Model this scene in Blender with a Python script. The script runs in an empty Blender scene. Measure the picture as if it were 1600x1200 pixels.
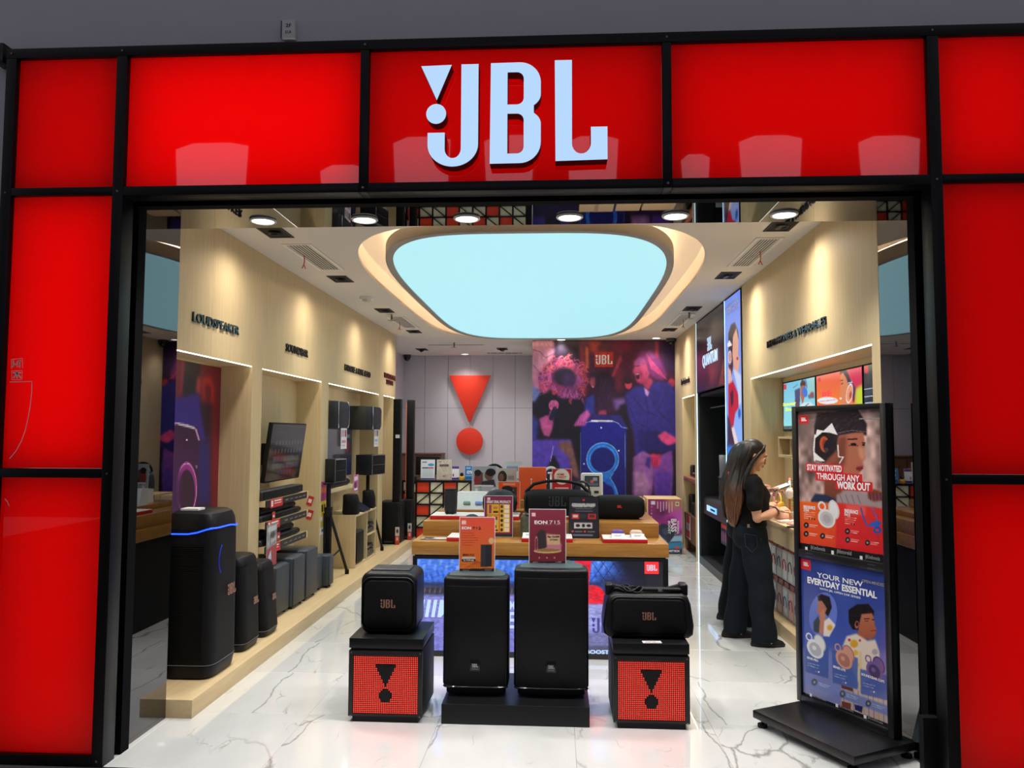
import bpy, bmesh, math, random
import numpy as np
from mathutils import Vector, Matrix, Euler
random.seed(7)
PI = math.pi
SC = bpy.context.scene
COL = SC.collection

# ------------------------------------------------------------------ camera, world, exposure
cam_d = bpy.data.cameras.new('camera'); cam = bpy.data.objects.new('camera', cam_d); COL.objects.link(cam)
FPX, PITCH, YAW, ROLL = 1218.7, 0.0636, 0.0579, 0.0038
_r = Vector((math.cos(YAW), math.sin(YAW), 0)); _f = Vector((-math.sin(YAW), math.cos(YAW), 0)); _u = Vector((0, 0, 1))
_f, _u = _f * math.cos(PITCH) + _u * math.sin(PITCH), _u * math.cos(PITCH) - _f * math.sin(PITCH)
_r, _u = _r * math.cos(ROLL) + _u * math.sin(ROLL), _u * math.cos(ROLL) - _r * math.sin(ROLL)
mw = Matrix.Identity(4)
for i in range(3):
    mw[i][0], mw[i][1], mw[i][2] = _r[i], _u[i], -_f[i]
mw[2][3] = 1.7
cam.matrix_world = mw
cam_d.sensor_width = 36; cam_d.lens = FPX / 1600 * 36; cam_d.clip_start = .05
SC.camera = cam
SC.view_settings.view_transform = 'Standard'; SC.view_settings.look = 'None'
SC.view_settings.gamma = 1; SC.view_settings.exposure = 0.0
SC.view_settings.use_curve_mapping = False
wd = bpy.data.worlds.new('mall_ambient'); SC.world = wd; wd.use_nodes = True
wd.node_tree.nodes['Background'].inputs[0].default_value = (.92, .90, 1.0, 1)
wd.node_tree.nodes['Background'].inputs[1].default_value = .26
DISC_POWER = 0.80        # luminous ceiling
SPOT_POWER = 44.0       # recessed square spots
DOWN_POWER = 70.0       # soffit downlights
RED_POWER = 0.8
FILL_POWER = 115.0     # fill lamps added at the square spots to brighten the floor

def lamp(kind, name, loc, energy, color=(1, 1, 1), target=None, **kw):
    l = bpy.data.lights.new(name, kind); l.energy = energy; l.color = color
    for k, v in kw.items(): setattr(l, k, v)
    o = bpy.data.objects.new(name, l); COL.objects.link(o); o.location = loc
    if target is not None:
        o.rotation_euler = (Vector(target) - Vector(loc)).to_track_quat('-Z', 'Y').to_euler()
    return o

# ------------------------------------------------------------------ materials
def lin(c):
    return tuple((x / 12.92 if x <= .04045 else ((x + .055) / 1.055) ** 2.4) for x in (v / 255 for v in c))
MATS = {}
def M(name, rgb=(128, 128, 128), rough=.5, metal=0., emis=None, estr=0., coat=0., spec=.5, var=.06, scale=30., bump=0., bscale=200., linear=False, trans=0., alpha=1.):
    if name in MATS: return MATS[name]
    m = bpy.data.materials.new(name); m.use_nodes = True
    nt = m.node_tree; b = nt.nodes['Principled BSDF']
    c = rgb if linear else lin(rgb)
    b.inputs['Roughness'].default_value = rough; b.inputs['Metallic'].default_value = metal
    b.inputs['Coat Weight'].default_value = coat; b.inputs['Coat Roughness'].default_value = .03
    b.inputs['Specular IOR Level'].default_value = spec
    b.inputs['Transmission Weight'].default_value = trans; b.inputs['Alpha'].default_value = alpha
    b.inputs['Base Color'].default_value = (*c, 1)
    tc = nt.nodes.new('ShaderNodeTexCoord')
    if var:
        n = nt.nodes.new('ShaderNodeTexNoise'); n.inputs['Scale'].default_value = scale; n.inputs['Detail'].default_value = 3
        nt.links.new(tc.outputs['Object'], n.inputs['Vector'])
        r = nt.nodes.new('ShaderNodeValToRGB')
        r.color_ramp.elements[0].color = (*[x * (1 - var) for x in c], 1); r.color_ramp.elements[1].color = (*[min(1, x * (1 + var)) for x in c], 1)
        nt.links.new(n.outputs['Fac'], r.inputs['Fac']); nt.links.new(r.outputs['Color'], b.inputs['Base Color'])
    if bump:
        n2 = nt.nodes.new('ShaderNodeTexNoise'); n2.inputs['Scale'].default_value = bscale
        nt.links.new(tc.outputs['Object'], n2.inputs['Vector'])
        bp = nt.nodes.new('ShaderNodeBump'); bp.inputs['Strength'].default_value = bump; bp.inputs['Distance'].default_value = .002
        nt.links.new(n2.outputs['Fac'], bp.inputs['Height']); nt.links.new(bp.outputs['Normal'], b.inputs['Normal'])
    if emis:
        b.inputs['Emission Color'].default_value = (*(emis if linear else lin(emis)), 1); b.inputs['Emission Strength'].default_value = estr
    MATS[name] = m
    return m

def wood(name, rgb, dark, rough=.45, axis='Z', stretch=(14, 14, .8), amount=.5):
    if name in MATS: return MATS[name]
    m = bpy.data.materials.new(name); m.use_nodes = True
    nt = m.node_tree; b = nt.nodes['Principled BSDF']; b.inputs['Roughness'].default_value = rough
    tc = nt.nodes.new('ShaderNodeTexCoord'); mp = nt.nodes.new('ShaderNodeMapping'); mp.inputs['Scale'].default_value = stretch
    nt.links.new(tc.outputs['Object'], mp.inputs['Vector'])
    n = nt.nodes.new('ShaderNodeTexNoise'); n.inputs['Scale'].default_value = 3.; n.inputs['Detail'].default_value = 7; n.inputs['Roughness'].default_value = .62; n.inputs['Distortion'].default_value = .25
    nt.links.new(mp.outputs['Vector'], n.inputs['Vector'])
    r = nt.nodes.new('ShaderNodeValToRGB')
    r.color_ramp.elements[0].position = .5 - amount * .45; r.color_ramp.elements[1].position = .5 + amount * .45
    r.color_ramp.elements[0].color = (*lin(dark), 1); r.color_ramp.elements[1].color = (*lin(rgb), 1)
    nt.links.new(n.outputs['Fac'], r.inputs['Fac']); nt.links.new(r.outputs['Color'], b.inputs['Base Color'])
    bp = nt.nodes.new('ShaderNodeBump'); bp.inputs['Strength'].default_value = .08; bp.inputs['Distance'].default_value = .002
    nt.links.new(n.outputs['Fac'], bp.inputs['Height']); nt.links.new(bp.outputs['Normal'], b.inputs['Normal'])
    MATS[name] = m
    return m

def marble():
    m = bpy.data.materials.new('white_marble_tile'); m.use_nodes = True
    nt = m.node_tree; L = nt.links.new; b = nt.nodes['Principled BSDF']
    b.inputs['Roughness'].default_value = .12; b.inputs['Specular IOR Level'].default_value = .5; b.inputs['Coat Weight'].default_value = 1.; b.inputs['Coat Roughness'].default_value = .025; b.inputs['Coat IOR'].default_value = 1.55
    tc = nt.nodes.new('ShaderNodeTexCoord'); oi = nt.nodes.new('ShaderNodeObjectInfo')
    ad = nt.nodes.new('ShaderNodeVectorMath'); ad.operation = 'ADD'
    mu = nt.nodes.new('ShaderNodeVectorMath'); mu.operation = 'MULTIPLY'; mu.inputs[1].default_value = (3.7, 2.1, 0)
    L(oi.outputs['Random'], mu.inputs[0]); L(tc.outputs['Object'], ad.inputs[0]); L(mu.outputs[0], ad.inputs[1])
    rot = nt.nodes.new('ShaderNodeMapping'); rot.inputs['Rotation'].default_value = (0, 0, .7); rot.inputs['Scale'].default_value = (1, .42, 1)
    L(ad.outputs[0], rot.inputs['Vector'])
    w = nt.nodes.new('ShaderNodeTexNoise'); w.inputs['Scale'].default_value = 2.4; w.inputs['Detail'].default_value = 6
    L(rot.outputs['Vector'], w.inputs['Vector'])
    mx = nt.nodes.new('ShaderNodeMix'); mx.data_type = 'VECTOR'; mx.inputs['Factor'].default_value = .28
    L(rot.outputs['Vector'], mx.inputs[4]); L(w.outputs['Color'], mx.inputs[5])
    v = nt.nodes.new('ShaderNodeTexVoronoi'); v.feature = 'DISTANCE_TO_EDGE'; v.inputs['Scale'].default_value = 1.7
    L(mx.outputs[1], v.inputs['Vector'])
    r = nt.nodes.new('ShaderNodeValToRGB'); r.color_ramp.elements[0].position = 0.0; r.color_ramp.elements[1].position = .011
    r.color_ramp.elements[0].color = (.46, .45, .43, 1); r.color_ramp.elements[1].color = (1, 1, 1, 1)
    L(v.outputs['Distance'], r.inputs['Fac'])
    n2 = nt.nodes.new('ShaderNodeTexNoise'); n2.inputs['Scale'].default_value = 1.6; n2.inputs['Detail'].default_value = 4
    L(rot.outputs['Vector'], n2.inputs['Vector'])
    r2 = nt.nodes.new('ShaderNodeValToRGB'); r2.color_ramp.elements[0].position = .42; r2.color_ramp.elements[1].position = .62
    L(n2.outputs['Fac'], r2.inputs['Fac'])
    mm = nt.nodes.new('ShaderNodeMix'); mm.data_type = 'RGBA'; mm.inputs[7].default_value = (1, 1, 1, 1)
    L(r2.outputs['Color'], mm.inputs['Factor']); L(r.outputs['Color'], mm.inputs[6])
    v2 = nt.nodes.new('ShaderNodeTexVoronoi'); v2.feature = 'DISTANCE_TO_EDGE'; v2.inputs['Scale'].default_value = 4.6
    w2 = nt.nodes.new('ShaderNodeTexNoise'); w2.inputs['Scale'].default_value = 5.; w2.inputs['Detail'].default_value = 7; L(rot.outputs['Vector'], w2.inputs['Vector'])
    mx2 = nt.nodes.new('ShaderNodeMix'); mx2.data_type = 'VECTOR'; mx2.inputs['Factor'].default_value = .22; L(rot.outputs['Vector'], mx2.inputs[4]); L(w2.outputs['Color'], mx2.inputs[5]); L(mx2.outputs[1], v2.inputs['Vector'])
    rf = nt.nodes.new('ShaderNodeValToRGB'); rf.color_ramp.elements[0].position = 0.; rf.color_ramp.elements[1].position = .02; rf.color_ramp.elements[0].color = (.62, .60, .56, 1); rf.color_ramp.elements[1].color = (1, 1, 1, 1); L(v2.outputs['Distance'], rf.inputs['Fac'])
    nm = nt.nodes.new('ShaderNodeTexNoise'); nm.inputs['Scale'].default_value = 2.3; nm.inputs['Detail'].default_value = 3; L(tc.outputs['Object'], nm.inputs['Vector'])
    rm = nt.nodes.new('ShaderNodeValToRGB'); rm.color_ramp.elements[0].position = .50; rm.color_ramp.elements[1].position = .60; L(nm.outputs['Fac'], rm.inputs['Fac'])
    mf_ = nt.nodes.new('ShaderNodeMix'); mf_.data_type = 'RGBA'; mf_.inputs[6].default_value = (1, 1, 1, 1); L(rm.outputs['Color'], mf_.inputs['Factor']); L(rf.outputs['Color'], mf_.inputs[7])
    mv = nt.nodes.new('ShaderNodeMix'); mv.data_type = 'RGBA'; mv.blend_type = 'MULTIPLY'; mv.inputs['Factor'].default_value = 1; L(mm.outputs[2], mv.inputs[6]); L(mf_.outputs[2], mv.inputs[7]); mm = mv
    n3 = nt.nodes.new('ShaderNodeTexNoise'); n3.inputs['Scale'].default_value = 2.2; n3.inputs['Detail'].default_value = 8
    L(rot.outputs['Vector'], n3.inputs['Vector'])
    r3 = nt.nodes.new('ShaderNodeValToRGB'); r3.color_ramp.elements[0].position = .3; r3.color_ramp.elements[1].position = .6
    r3.color_ramp.elements[0].color = (.74, .75, .75, 1); r3.color_ramp.elements[1].color = (.88, .885, .88, 1)
    L(n3.outputs['Fac'], r3.inputs['Fac'])
    m2 = nt.nodes.new('ShaderNodeMix'); m2.data_type = 'RGBA'; m2.blend_type = 'MULTIPLY'; m2.inputs['Factor'].default_value = 1
    L(r3.outputs['Color'], m2.inputs[6]); L(mm.outputs[2], m2.inputs[7]); L(m2.outputs[2], b.inputs['Base Color'])
    return m

def attr_mat(name, strength=None, rough=.4, coat=0.):
    if name in MATS: return MATS[name]
    m = bpy.data.materials.new(name); m.use_nodes = True
    nt = m.node_tree; b = nt.nodes['Principled BSDF']; b.inputs['Roughness'].default_value = rough; b.inputs['Coat Weight'].default_value = coat
    a = nt.nodes.new('ShaderNodeAttribute'); a.attribute_name = 'ink'
    if strength is None: nt.links.new(a.outputs['Color'], b.inputs['Base Color'])
    else:
        b.inputs['Base Color'].default_value = (.02, .02, .02, 1)
        nt.links.new(a.outputs['Color'], b.inputs['Emission Color']); b.inputs['Emission Strength'].default_value = strength
    MATS[name] = m
    return m

# ------------------------------------------------------------------ object helpers
def link(o, parent=None):
    COL.objects.link(o)
    if parent is not None: o.parent = parent
    return o
def tag(o, label=None, cat=None, group=None, kind=None):
    for k, v in (('label', label), ('category', cat), ('group', group), ('kind', kind)):
        if v: o[k] = v
    return o
def thing(name, label, cat, loc=(0, 0, 0), rz=0, group=None):
    o = bpy.data.objects.new(name, None); o.empty_display_size = .1; link(o)
    o.location = loc; o.rotation_euler = (0, 0, rz)
    return tag(o, label, cat, group)
def struct(name, label):
    o = bpy.data.objects.new(name, None); link(o)
    return tag(o, label, None, None, 'structure')
def copy_tree(o, parent=None):
    kids = list(o.children)
    c = o.copy(); COL.objects.link(c); c.parent = parent
    for k in kids: copy_tree(k, c)
    return c

class MB:
    def __init__(s): s.bm = bmesh.new()
    def _mat(s, faces, m):
        for f in faces: f.material_index = m
    def _join(s, tmp, m, mat4=None):
        me = bpy.data.meshes.new('t'); tmp.to_mesh(me); tmp.free()
        if mat4 is not None: me.transform(mat4)
        n0 = len(s.bm.faces); s.bm.from_mesh(me); bpy.data.meshes.remove(me)
        s.bm.faces.ensure_lookup_table()
        for f in s.bm.faces[n0:]: f.material_index = m
        return s
    def box(s, x0, x1, y0, y1, z0, z1, m=0, r=0., seg=2, mat4=None):
        t = bmesh.new(); bmesh.ops.create_cube(t, size=1)
        for v in t.verts:
            v.co = Vector(((x0 + x1) / 2 + v.co.x * (x1 - x0), (y0 + y1) / 2 + v.co.y * (y1 - y0), (z0 + z1) / 2 + v.co.z * (z1 - z0)))
        if r: bmesh.ops.bevel(t, geom=t.edges[:], offset=r, segments=seg, affect='EDGES', profile=.5)
        return s._join(t, m, mat4)
    def prism(s, pts, a0, a1, axis='Y', m=0, r=0., seg=2, mat4=None):
        """polygon (p,q) extruded from a0 to a1 along axis; X: (y,z)  Y: (x,z)  Z: (x,y); r bevels both rims"""
        t = bmesh.new()
        def P(p, a): return {'X': (a, p[0], p[1]), 'Y': (p[0], a, p[1]), 'Z': (p[0], p[1], a)}[axis]
        A = [t.verts.new(P(p, a0)) for p in pts]; B = [t.verts.new(P(p, a1)) for p in pts]
        fa = t.faces.new(A); fb = t.faces.new(B)
        n = len(pts)
        for i in range(n): t.faces.new((A[i], A[(i + 1) % n], B[(i + 1) % n], B[i]))
        bmesh.ops.recalc_face_normals(t, faces=t.faces[:])
        if r: bmesh.ops.bevel(t, geom=list({e for f in (fa, fb) for e in f.edges}), offset=r, segments=seg, affect='EDGES', profile=.5)
        return s._join(t, m, mat4)
    def tube(s, path, rad, n=8, m=0, closed=False):
        pts = [Vector(p) for p in path]; K = len(pts)
        rads = rad if isinstance(rad, (list, tuple)) else [rad] * K
        rings = []; up = None
        for i, p in enumerate(pts):
            a = pts[i - 1] if (i or closed) else pts[0]; c = pts[(i + 1) % K] if (i < K - 1 or closed) else pts[-1]
            d = (c - a).normalized()
            if up is None: up = d.orthogonal().normalized()
            up = (up - d * up.dot(d)); up = up.normalized() if up.length > 1e-6 else d.orthogonal().normalized()
            w = d.cross(up)
            rings.append([s.bm.verts.new(p + (up * math.cos(2 * PI * k / n) + w * math.sin(2 * PI * k / n)) * rads[i]) for k in range(n)])
        fs = []
        for i in range(K if closed else K - 1):
            A, B = rings[i], rings[(i + 1) % K]
            for k in range(n): fs.append(s.bm.faces.new((A[k], A[(k + 1) % n], B[(k + 1) % n], B[k])))
        if not closed: fs.append(s.bm.faces.new(rings[0][::-1])); fs.append(s.bm.faces.new(rings[-1]))
        s._mat(fs, m)
        return s
    def cyl(s, p0, p1, r0, r1=None, n=20, m=0):
        return s.tube([p0, p1], [r0, r0 if r1 is None else r1], n, m)
    def loft(s, rings, n=20, m=0, power=2.):
        """rings: (centre, rx, ry) in horizontal planes, or (centre, rx, ry, tilt about Y)"""
        R = []
        for rg in rings:
            c, rx, ry = rg[:3]; tilt = rg[3] if len(rg) > 3 else 0
            row = []
            for k in range(n):
                a = 2 * PI * k / n; ca, sa = math.cos(a), math.sin(a)
                x = rx * math.copysign(abs(ca) ** (2 / power), ca); y = ry * math.copysign(abs(sa) ** (2 / power), sa)
                row.append(s.bm.verts.new((c[0] + x * math.cos(tilt), c[1] + y, c[2] - x * math.sin(tilt))))
            R.append(row)
        fs = [s.bm.faces.new(R[0][::-1]), s.bm.faces.new(R[-1])]
        for A, B in zip(R, R[1:]):
            for k in range(n): fs.append(s.bm.faces.new((A[k], A[(k + 1) % n], B[(k + 1) % n], B[k])))
        s._mat(fs, m)
        return s
    def ell(s, c, r, m=0, seg=16, mat4=None):
        t = bmesh.new(); bmesh.ops.create_uvsphere(t, u_segments=seg, v_segments=max(6, seg * 2 // 3), radius=1)
        if not isinstance(r, (tuple, list)): r = (r, r, r)
        mm = Matrix.Translation(c) @ (mat4 or Matrix.Identity(4)) @ Matrix.Diagonal((*r, 1))
        return s._join(t, m, mm)
    def torus(s, c, R, r, axis='Z', m=0, n=24, k=8, sx=1., a0=0., a1=2 * PI):
        full = abs(a1 - a0 - 2 * PI) < 1e-6; N = n if full else n + 1
        pts = []
        for i in range(N):
            a = a0 + (a1 - a0) * i / n
            p, q = R * math.cos(a) * sx, R * math.sin(a)
            pts.append(Vector(c) + Vector({'Z': (p, q, 0), 'Y': (p, 0, q), 'X': (0, p, q)}[axis]))
        return s.tube(pts, r, k, m, closed=full)
    def quad(s, pts, m=0):
        f = s.bm.faces.new([s.bm.verts.new(p) for p in pts]); f.material_index = m
        return s
    def build(s, name, mats, parent=None, loc=(0, 0, 0), rot=(0, 0, 0), smooth=True, angle=35):
        bmesh.ops.recalc_face_normals(s.bm, faces=s.bm.faces[:])
        me = bpy.data.meshes.new(name); s.bm.to_mesh(me); s.bm.free()
        for m in (mats if isinstance(mats, (list, tuple)) else [mats]): me.materials.append(m)
        if smooth and len(me.polygons):
            me.polygons.foreach_set('use_smooth', [True] * len(me.polygons)); me.set_sharp_from_angle(angle=math.radians(angle))
        o = bpy.data.objects.new(name, me); link(o, parent); o.location = loc; o.rotation_euler = rot
        return o

def bx(name, mat, x0, x1, y0, y1, z0, z1, parent=None, r=0.):
    return MB().box(x0, x1, y0, y1, z0, z1, r=r).build(name, mat, parent)
def rrect(x0, x1, z0, z1, r, n=6):
    out = []
    for cx, cz, a in ((x1 - r, z1 - r, 0), (x0 + r, z1 - r, PI / 2), (x0 + r, z0 + r, PI), (x1 - r, z0 + r, 1.5 * PI)):
        for i in range(n + 1):
            t = a + PI / 2 * i / n; out.append((cx + r * math.cos(t), cz + r * math.sin(t)))
    return out
def superell(cx, cy, a, b, p=4, n=96):
    out = []
    for i in range(n):
        t = 2 * PI * i / n; c, s_ = math.cos(t), math.sin(t)
        out.append((cx + a * math.copysign(abs(c) ** (2 / p), c), cy + b * math.copysign(abs(s_) ** (2 / p), s_)))
    return out

def curve_mesh(name, loops, depth):
    """filled 2D outline with holes, extruded; lies in XY, faces +Z, back at z=0"""
    cu = bpy.data.curves.new(name, 'CURVE'); cu.dimensions = '2D'; cu.fill_mode = 'BOTH'; cu.extrude = depth / 2
    for lp in loops:
        sp = cu.splines.new('POLY'); sp.points.add(len(lp) - 1); sp.use_cyclic_u = True
        for q, p in zip(sp.points, lp): q.co = (p[0], p[1], 0, 1)
    o = bpy.data.objects.new('tmp', cu); me = bpy.data.meshes.new_from_object(o)
    bpy.data.objects.remove(o); bpy.data.curves.remove(cu)
    for v in me.vertices: v.co.z += depth / 2
    me.name = name
    return me
def add_mesh(me, name, mats, parent=None, loc=(0, 0, 0), rot=(0, 0, 0)):
    me.materials.clear()
    for m in (mats if isinstance(mats, (list, tuple)) else [mats]): me.materials.append(m)
    o = bpy.data.objects.new(name, me); link(o, parent); o.location = loc; o.rotation_euler = rot
    return o
def text_mesh(s, w=None, h=None, depth=.001, bold=0., shear=0., align=0., space=1.):
    """mesh of lettering fitted to w x h, lower left corner (or centre, right for align .5 / 1) at the origin"""
    cu = bpy.data.curves.new('lettering', 'FONT'); cu.body = s; cu.size = 1; cu.extrude = .01; cu.offset = bold; cu.shear = shear
    cu.space_character = space; cu.resolution_u = 3; cu.space_line = .9
    if '\n' in s: cu.align_x = 'LEFT' if align == 0 else 'CENTER'
    o = bpy.data.objects.new('tmp', cu); me = bpy.data.meshes.new_from_object(o)
    bpy.data.objects.remove(o); bpy.data.curves.remove(cu)
    co = np.empty(len(me.vertices) * 3); me.vertices.foreach_get('co', co); co = co.reshape(-1, 3)
    lo, hi = co.min(0), co.max(0); sx = sy = 1.
    if h: sy = h / (hi[1] - lo[1])
    if w: sx = w / (hi[0] - lo[0])
    if not h: sy = sx
    if not w: sx = sy
    co = (co - lo) * np.array([sx, sy, depth / .02]); co[:, 0] -= align * (hi[0] - lo[0]) * sx
    me.vertices.foreach_set('co', co.ravel())
    return me
RL = (PI / 2, 0, PI / 2)     # print or lettering on the left wall, faces +X
RR = (PI / 2, 0, -PI / 2)    # on the right wall, faces -X
RF = (PI / 2, 0, 0)          # faces the entrance (-Y)

# letter shapes of the red-and-white sign, height 1, width 1.772
def _n(pts): return [((x - 420) / 439, (693 - y) / 439) for x, y in pts]
def arc(cx, cy, rx, ry, a0, a1, n=14):
    return [(cx + rx * math.cos(math.radians(a0 + (a1 - a0) * i / n)), cy - ry * math.sin(math.radians(a0 + (a1 - a0) * i / n))) for i in range(n + 1)]
LOGO = {
    'triangle': [_n([(420, 266), (549, 263), (487, 412)])],
    'dot': [_n(arc(485, 470, 42, 42, 0, 345, 28))],
    'letter_j': [_n([(590, 262), (662, 262)] + arc(556, 600, 106, 93, 0, -180, 22) + [(450, 550), (522, 550)] + arc(556, 618, 34, 40, 180, 360, 14))],
    'letter_b': [_n([(714, 260)] + arc(835, 345, 88, 86, 90, 0, 10) + arc(835, 395, 88, 62, 0, -48, 6) + arc(835, 520, 88, 62, 48, 0, 6) + arc(835, 596, 88, 87, 0, -90, 10) + [(711, 684)]),
                 _n([(784, 300)] + arc(824, 328, 28, 28, 90, 0, 6) + arc(824, 409, 28, 28, 0, -90, 6) + [(784, 437)]),
                 _n([(784, 475)] + arc(824, 503, 28, 28, 90, 0, 6) + arc(824, 615, 28, 28, 0, -90, 6) + [(784, 643)])],
    'letter_l': [_n([(981, 254), (1052, 254), (1052, 605)] + arc(1091, 605, 39, 43, 180, 360, 12) + [(1130, 537), (1198, 537), (1198, 673), (984, 677)])],
}
_LG = {}
def logo_mesh(h, depth=.001):
    key = (round(h, 4), depth)
    if key not in _LG:
        bm = bmesh.new()
        for k, lp in LOGO.items():
            me = curve_mesh('logo', [[(x * h, y * h) for x, y in l] for l in lp], depth); bm.from_mesh(me); bpy.data.meshes.remove(me)
        me = bpy.data.meshes.new('logo'); bm.to_mesh(me); bm.free(); _LG[key] = me
    return _LG[key].copy()
def logo(parent, h, loc, rot, mat, name='logo', depth=.001):
    """centred small emblem"""
    me = logo_mesh(h, depth)
    for v in me.vertices: v.co.x -= .886 * h; v.co.y -= .5 * h
    return add_mesh(me, name, mat, parent, loc, rot)

# ------------------------------------------------------------------ flat prints
class Art:
    """colours of a flat print, drawn in the coordinates of a quad (tl, tr, br, bl)"""
    def __init__(s, quad, nx, ny, base, ss=2):
        s.nx, s.ny, s.ss = nx, ny, ss
        src = np.array([(0, 0), (1, 0), (1, 1), (0, 1)], float); dst = np.array(quad, float)
        A = []; bb = []
        for (u, v), (x, y) in zip(src, dst):
            A += [[u, v, 1, 0, 0, 0, -u * x, -v * x], [0, 0, 0, u, v, 1, -u * y, -v * y]]; bb += [x, y]
        s.Hm = np.append(np.linalg.solve(np.array(A), np.array(bb)), 1).reshape(3, 3); s.Hi = np.linalg.inv(s.Hm)
        U, V = np.meshgrid((np.arange(nx * ss) + .5) / (nx * ss), (np.arange(ny * ss) + .5) / (ny * ss))
        q = np.stack([U, V, np.ones_like(U)], -1) @ s.Hm.T
        s.X, s.Y = q[..., 0] / q[..., 2], q[..., 1] / q[..., 2]; s.U, s.V = U, V
        s.c = np.zeros(U.shape + (3,)); s.c[:] = base
        s.rng = np.random.default_rng(3)
    def uv(s, x, y):
        q = s.Hi @ np.array([x, y, 1.]); return q[0] / q[2], 1 - q[1] / q[2]
    def noise(s, cells):
        g = s.rng.random((cells + 2, cells + 2)); x = s.U * cells; y = s.V * cells
        i, j = x.astype(int), y.astype(int); fx, fy = x - i, y - j; fx = fx * fx * (3 - 2 * fx); fy = fy * fy * (3 - 2 * fy)
        return (g[j, i] * (1 - fx) + g[j, i + 1] * fx) * (1 - fy) + (g[j + 1, i] * (1 - fx) + g[j + 1, i + 1] * fx) * fy
    def put(s, a, col):
        a = a[..., None]; s.c = s.c * (1 - a) + np.asarray(col, float) * a
        return s
    def soften(s, m, k):
        for _ in range(2):
            for ax in (0, 1):
                p = np.cumsum(np.pad(m, [(k + 1, k) if i == ax else (0, 0) for i in (0, 1)], mode='edge'), axis=ax)
                m = (np.take(p, range(2 * k + 1, p.shape[ax]), ax) - np.take(p, range(0, p.shape[ax] - 2 * k - 1), ax)) / (2 * k + 1)
        return m
    def mask(s, pts):
        m = np.zeros(s.X.shape, bool); n = len(pts)
        for i in range(n):
            (x0, y0), (x1, y1) = pts[i], pts[(i + 1) % n]
            if y0 == y1: continue
            m ^= ((y0 > s.Y) != (y1 > s.Y)) & (s.X < (x1 - x0) * (s.Y - y0) / (y1 - y0) + x0)
        return m.astype(float)
    def poly(s, pts, col, soft=0, a=1., to=None, d='y'):
        m = s.mask(pts)
        if soft: m = s.soften(m, soft)
        if to is not None:
            P = np.array(pts); Q = s.Y if d == 'y' else s.X; lo, hi = P[:, 1 if d == 'y' else 0].min(), P[:, 1 if d == 'y' else 0].max()
            t = np.clip((Q - lo) / (hi - lo), 0, 1)[..., None]; col = np.array(col) * (1 - t) + np.array(to) * t
        return s.put(m * a, col)
    def rect(s, x0, y0, x1, y1, col, **k): return s.poly([(x0, y0), (x1, y0), (x1, y1), (x0, y1)], col, **k)
    def ell(s, cx, cy, rx, ry, col, ang=0., soft=0., a=1., ring=None):
        t = math.radians(ang); dx, dy = s.X - cx, s.Y - cy
        r = np.hypot((dx * math.cos(t) + dy * math.sin(t)) / rx, (-dx * math.sin(t) + dy * math.cos(t)) / ry)
        m = np.clip((1 - r) / max(soft, 1e-3), 0, 1) if soft else (r < 1).astype(float)
        if ring is not None: m = m * (r > ring)
        return s.put(m * a, col)
    def line(s, pts, w, col, a=1., soft=0.):
        d = np.full(s.X.shape, 1e9)
        for (x0, y0), (x1, y1) in zip(pts, pts[1:]):
            L = (x1 - x0) ** 2 + (y1 - y0) ** 2 + 1e-9
            t = np.clip(((s.X - x0) * (x1 - x0) + (s.Y - y0) * (y1 - y0)) / L, 0, 1)
            d = np.minimum(d, np.hypot(s.X - x0 - t * (x1 - x0), s.Y - y0 - t * (y1 - y0)))
        m = np.clip((w / 2 - d) / (soft * w / 2), 0, 1) if soft else (d < w / 2).astype(float)
        return s.put(m * a, col)
    def grain(s, amt, cells):
        s.c = s.c * (1 + amt * (s.noise(cells)[..., None] - .5) * 2); return s
    def build(s, name, w, h, mat, parent=None, loc=(0, 0, 0), rot=RF):
        nx, ny = s.nx, s.ny
        c = np.clip(s.c, 0, 255).reshape(ny, s.ss, nx, s.ss, 3).mean((1, 3))[::-1] / 255
        c = np.where(c <= .04045, c / 12.92, ((c + .055) / 1.055) ** 2.4)
        gx, gy = np.meshgrid(np.linspace(0, w, nx + 1), np.linspace(0, h, ny + 1))
        co = np.stack([gx, gy, np.zeros_like(gx)], -1).reshape(-1, 3)
        j, i = np.mgrid[0:ny, 0:nx]; a = (j * (nx + 1) + i).ravel()
        fc = np.stack([a, a + 1, a + nx + 2, a + nx + 1], 1)
        me = bpy.data.meshes.new(name); me.vertices.add(len(co)); me.vertices.foreach_set('co', co.ravel())
        me.loops.add(fc.size); me.loops.foreach_set('vertex_index', fc.ravel().astype(np.int32))
        me.polygons.add(len(fc)); me.polygons.foreach_set('loop_start', np.arange(0, fc.size, 4, dtype=np.int32))
        me.update()
        at = me.color_attributes.new('ink', 'FLOAT_COLOR', 'CORNER')
        cc = np.ones((len(fc), 4, 4)); cc[..., :3] = c.reshape(-1, 1, 3)
        at.data.foreach_set('color', cc.astype(np.float32).ravel())
        me.materials.append(mat)
        o = bpy.data.objects.new(name, me); link(o, parent); o.location = loc; o.rotation_euler = rot
        s.w, s.h = w, h
        return o
    def text(s, txt, x0, y0, x1, y1, mat, parent, base, bold=.0, rot=RF, shear=0., lift=.0006, name='lettering'):
        """lettering from (x0,y0) lower left to (x1,y1) upper right in the quad's coordinates, on the print at base"""
        a, b = s.uv(x0, y0), s.uv(x1, y1)
        me = text_mesh(txt, abs(b[0] - a[0]) * s.w, abs(b[1] - a[1]) * s.h, .0008, bold, shear)
        off = Euler(rot).to_matrix() @ Vector((a[0] * s.w, a[1] * s.h, lift))
        return add_mesh(me, name, mat, parent, Vector(base) + off, rot)

PRINT = attr_mat('printed_paper', rough=.45)
GLOSSPRINT = attr_mat('glossy_print', rough=.25, coat=.5)
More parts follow.
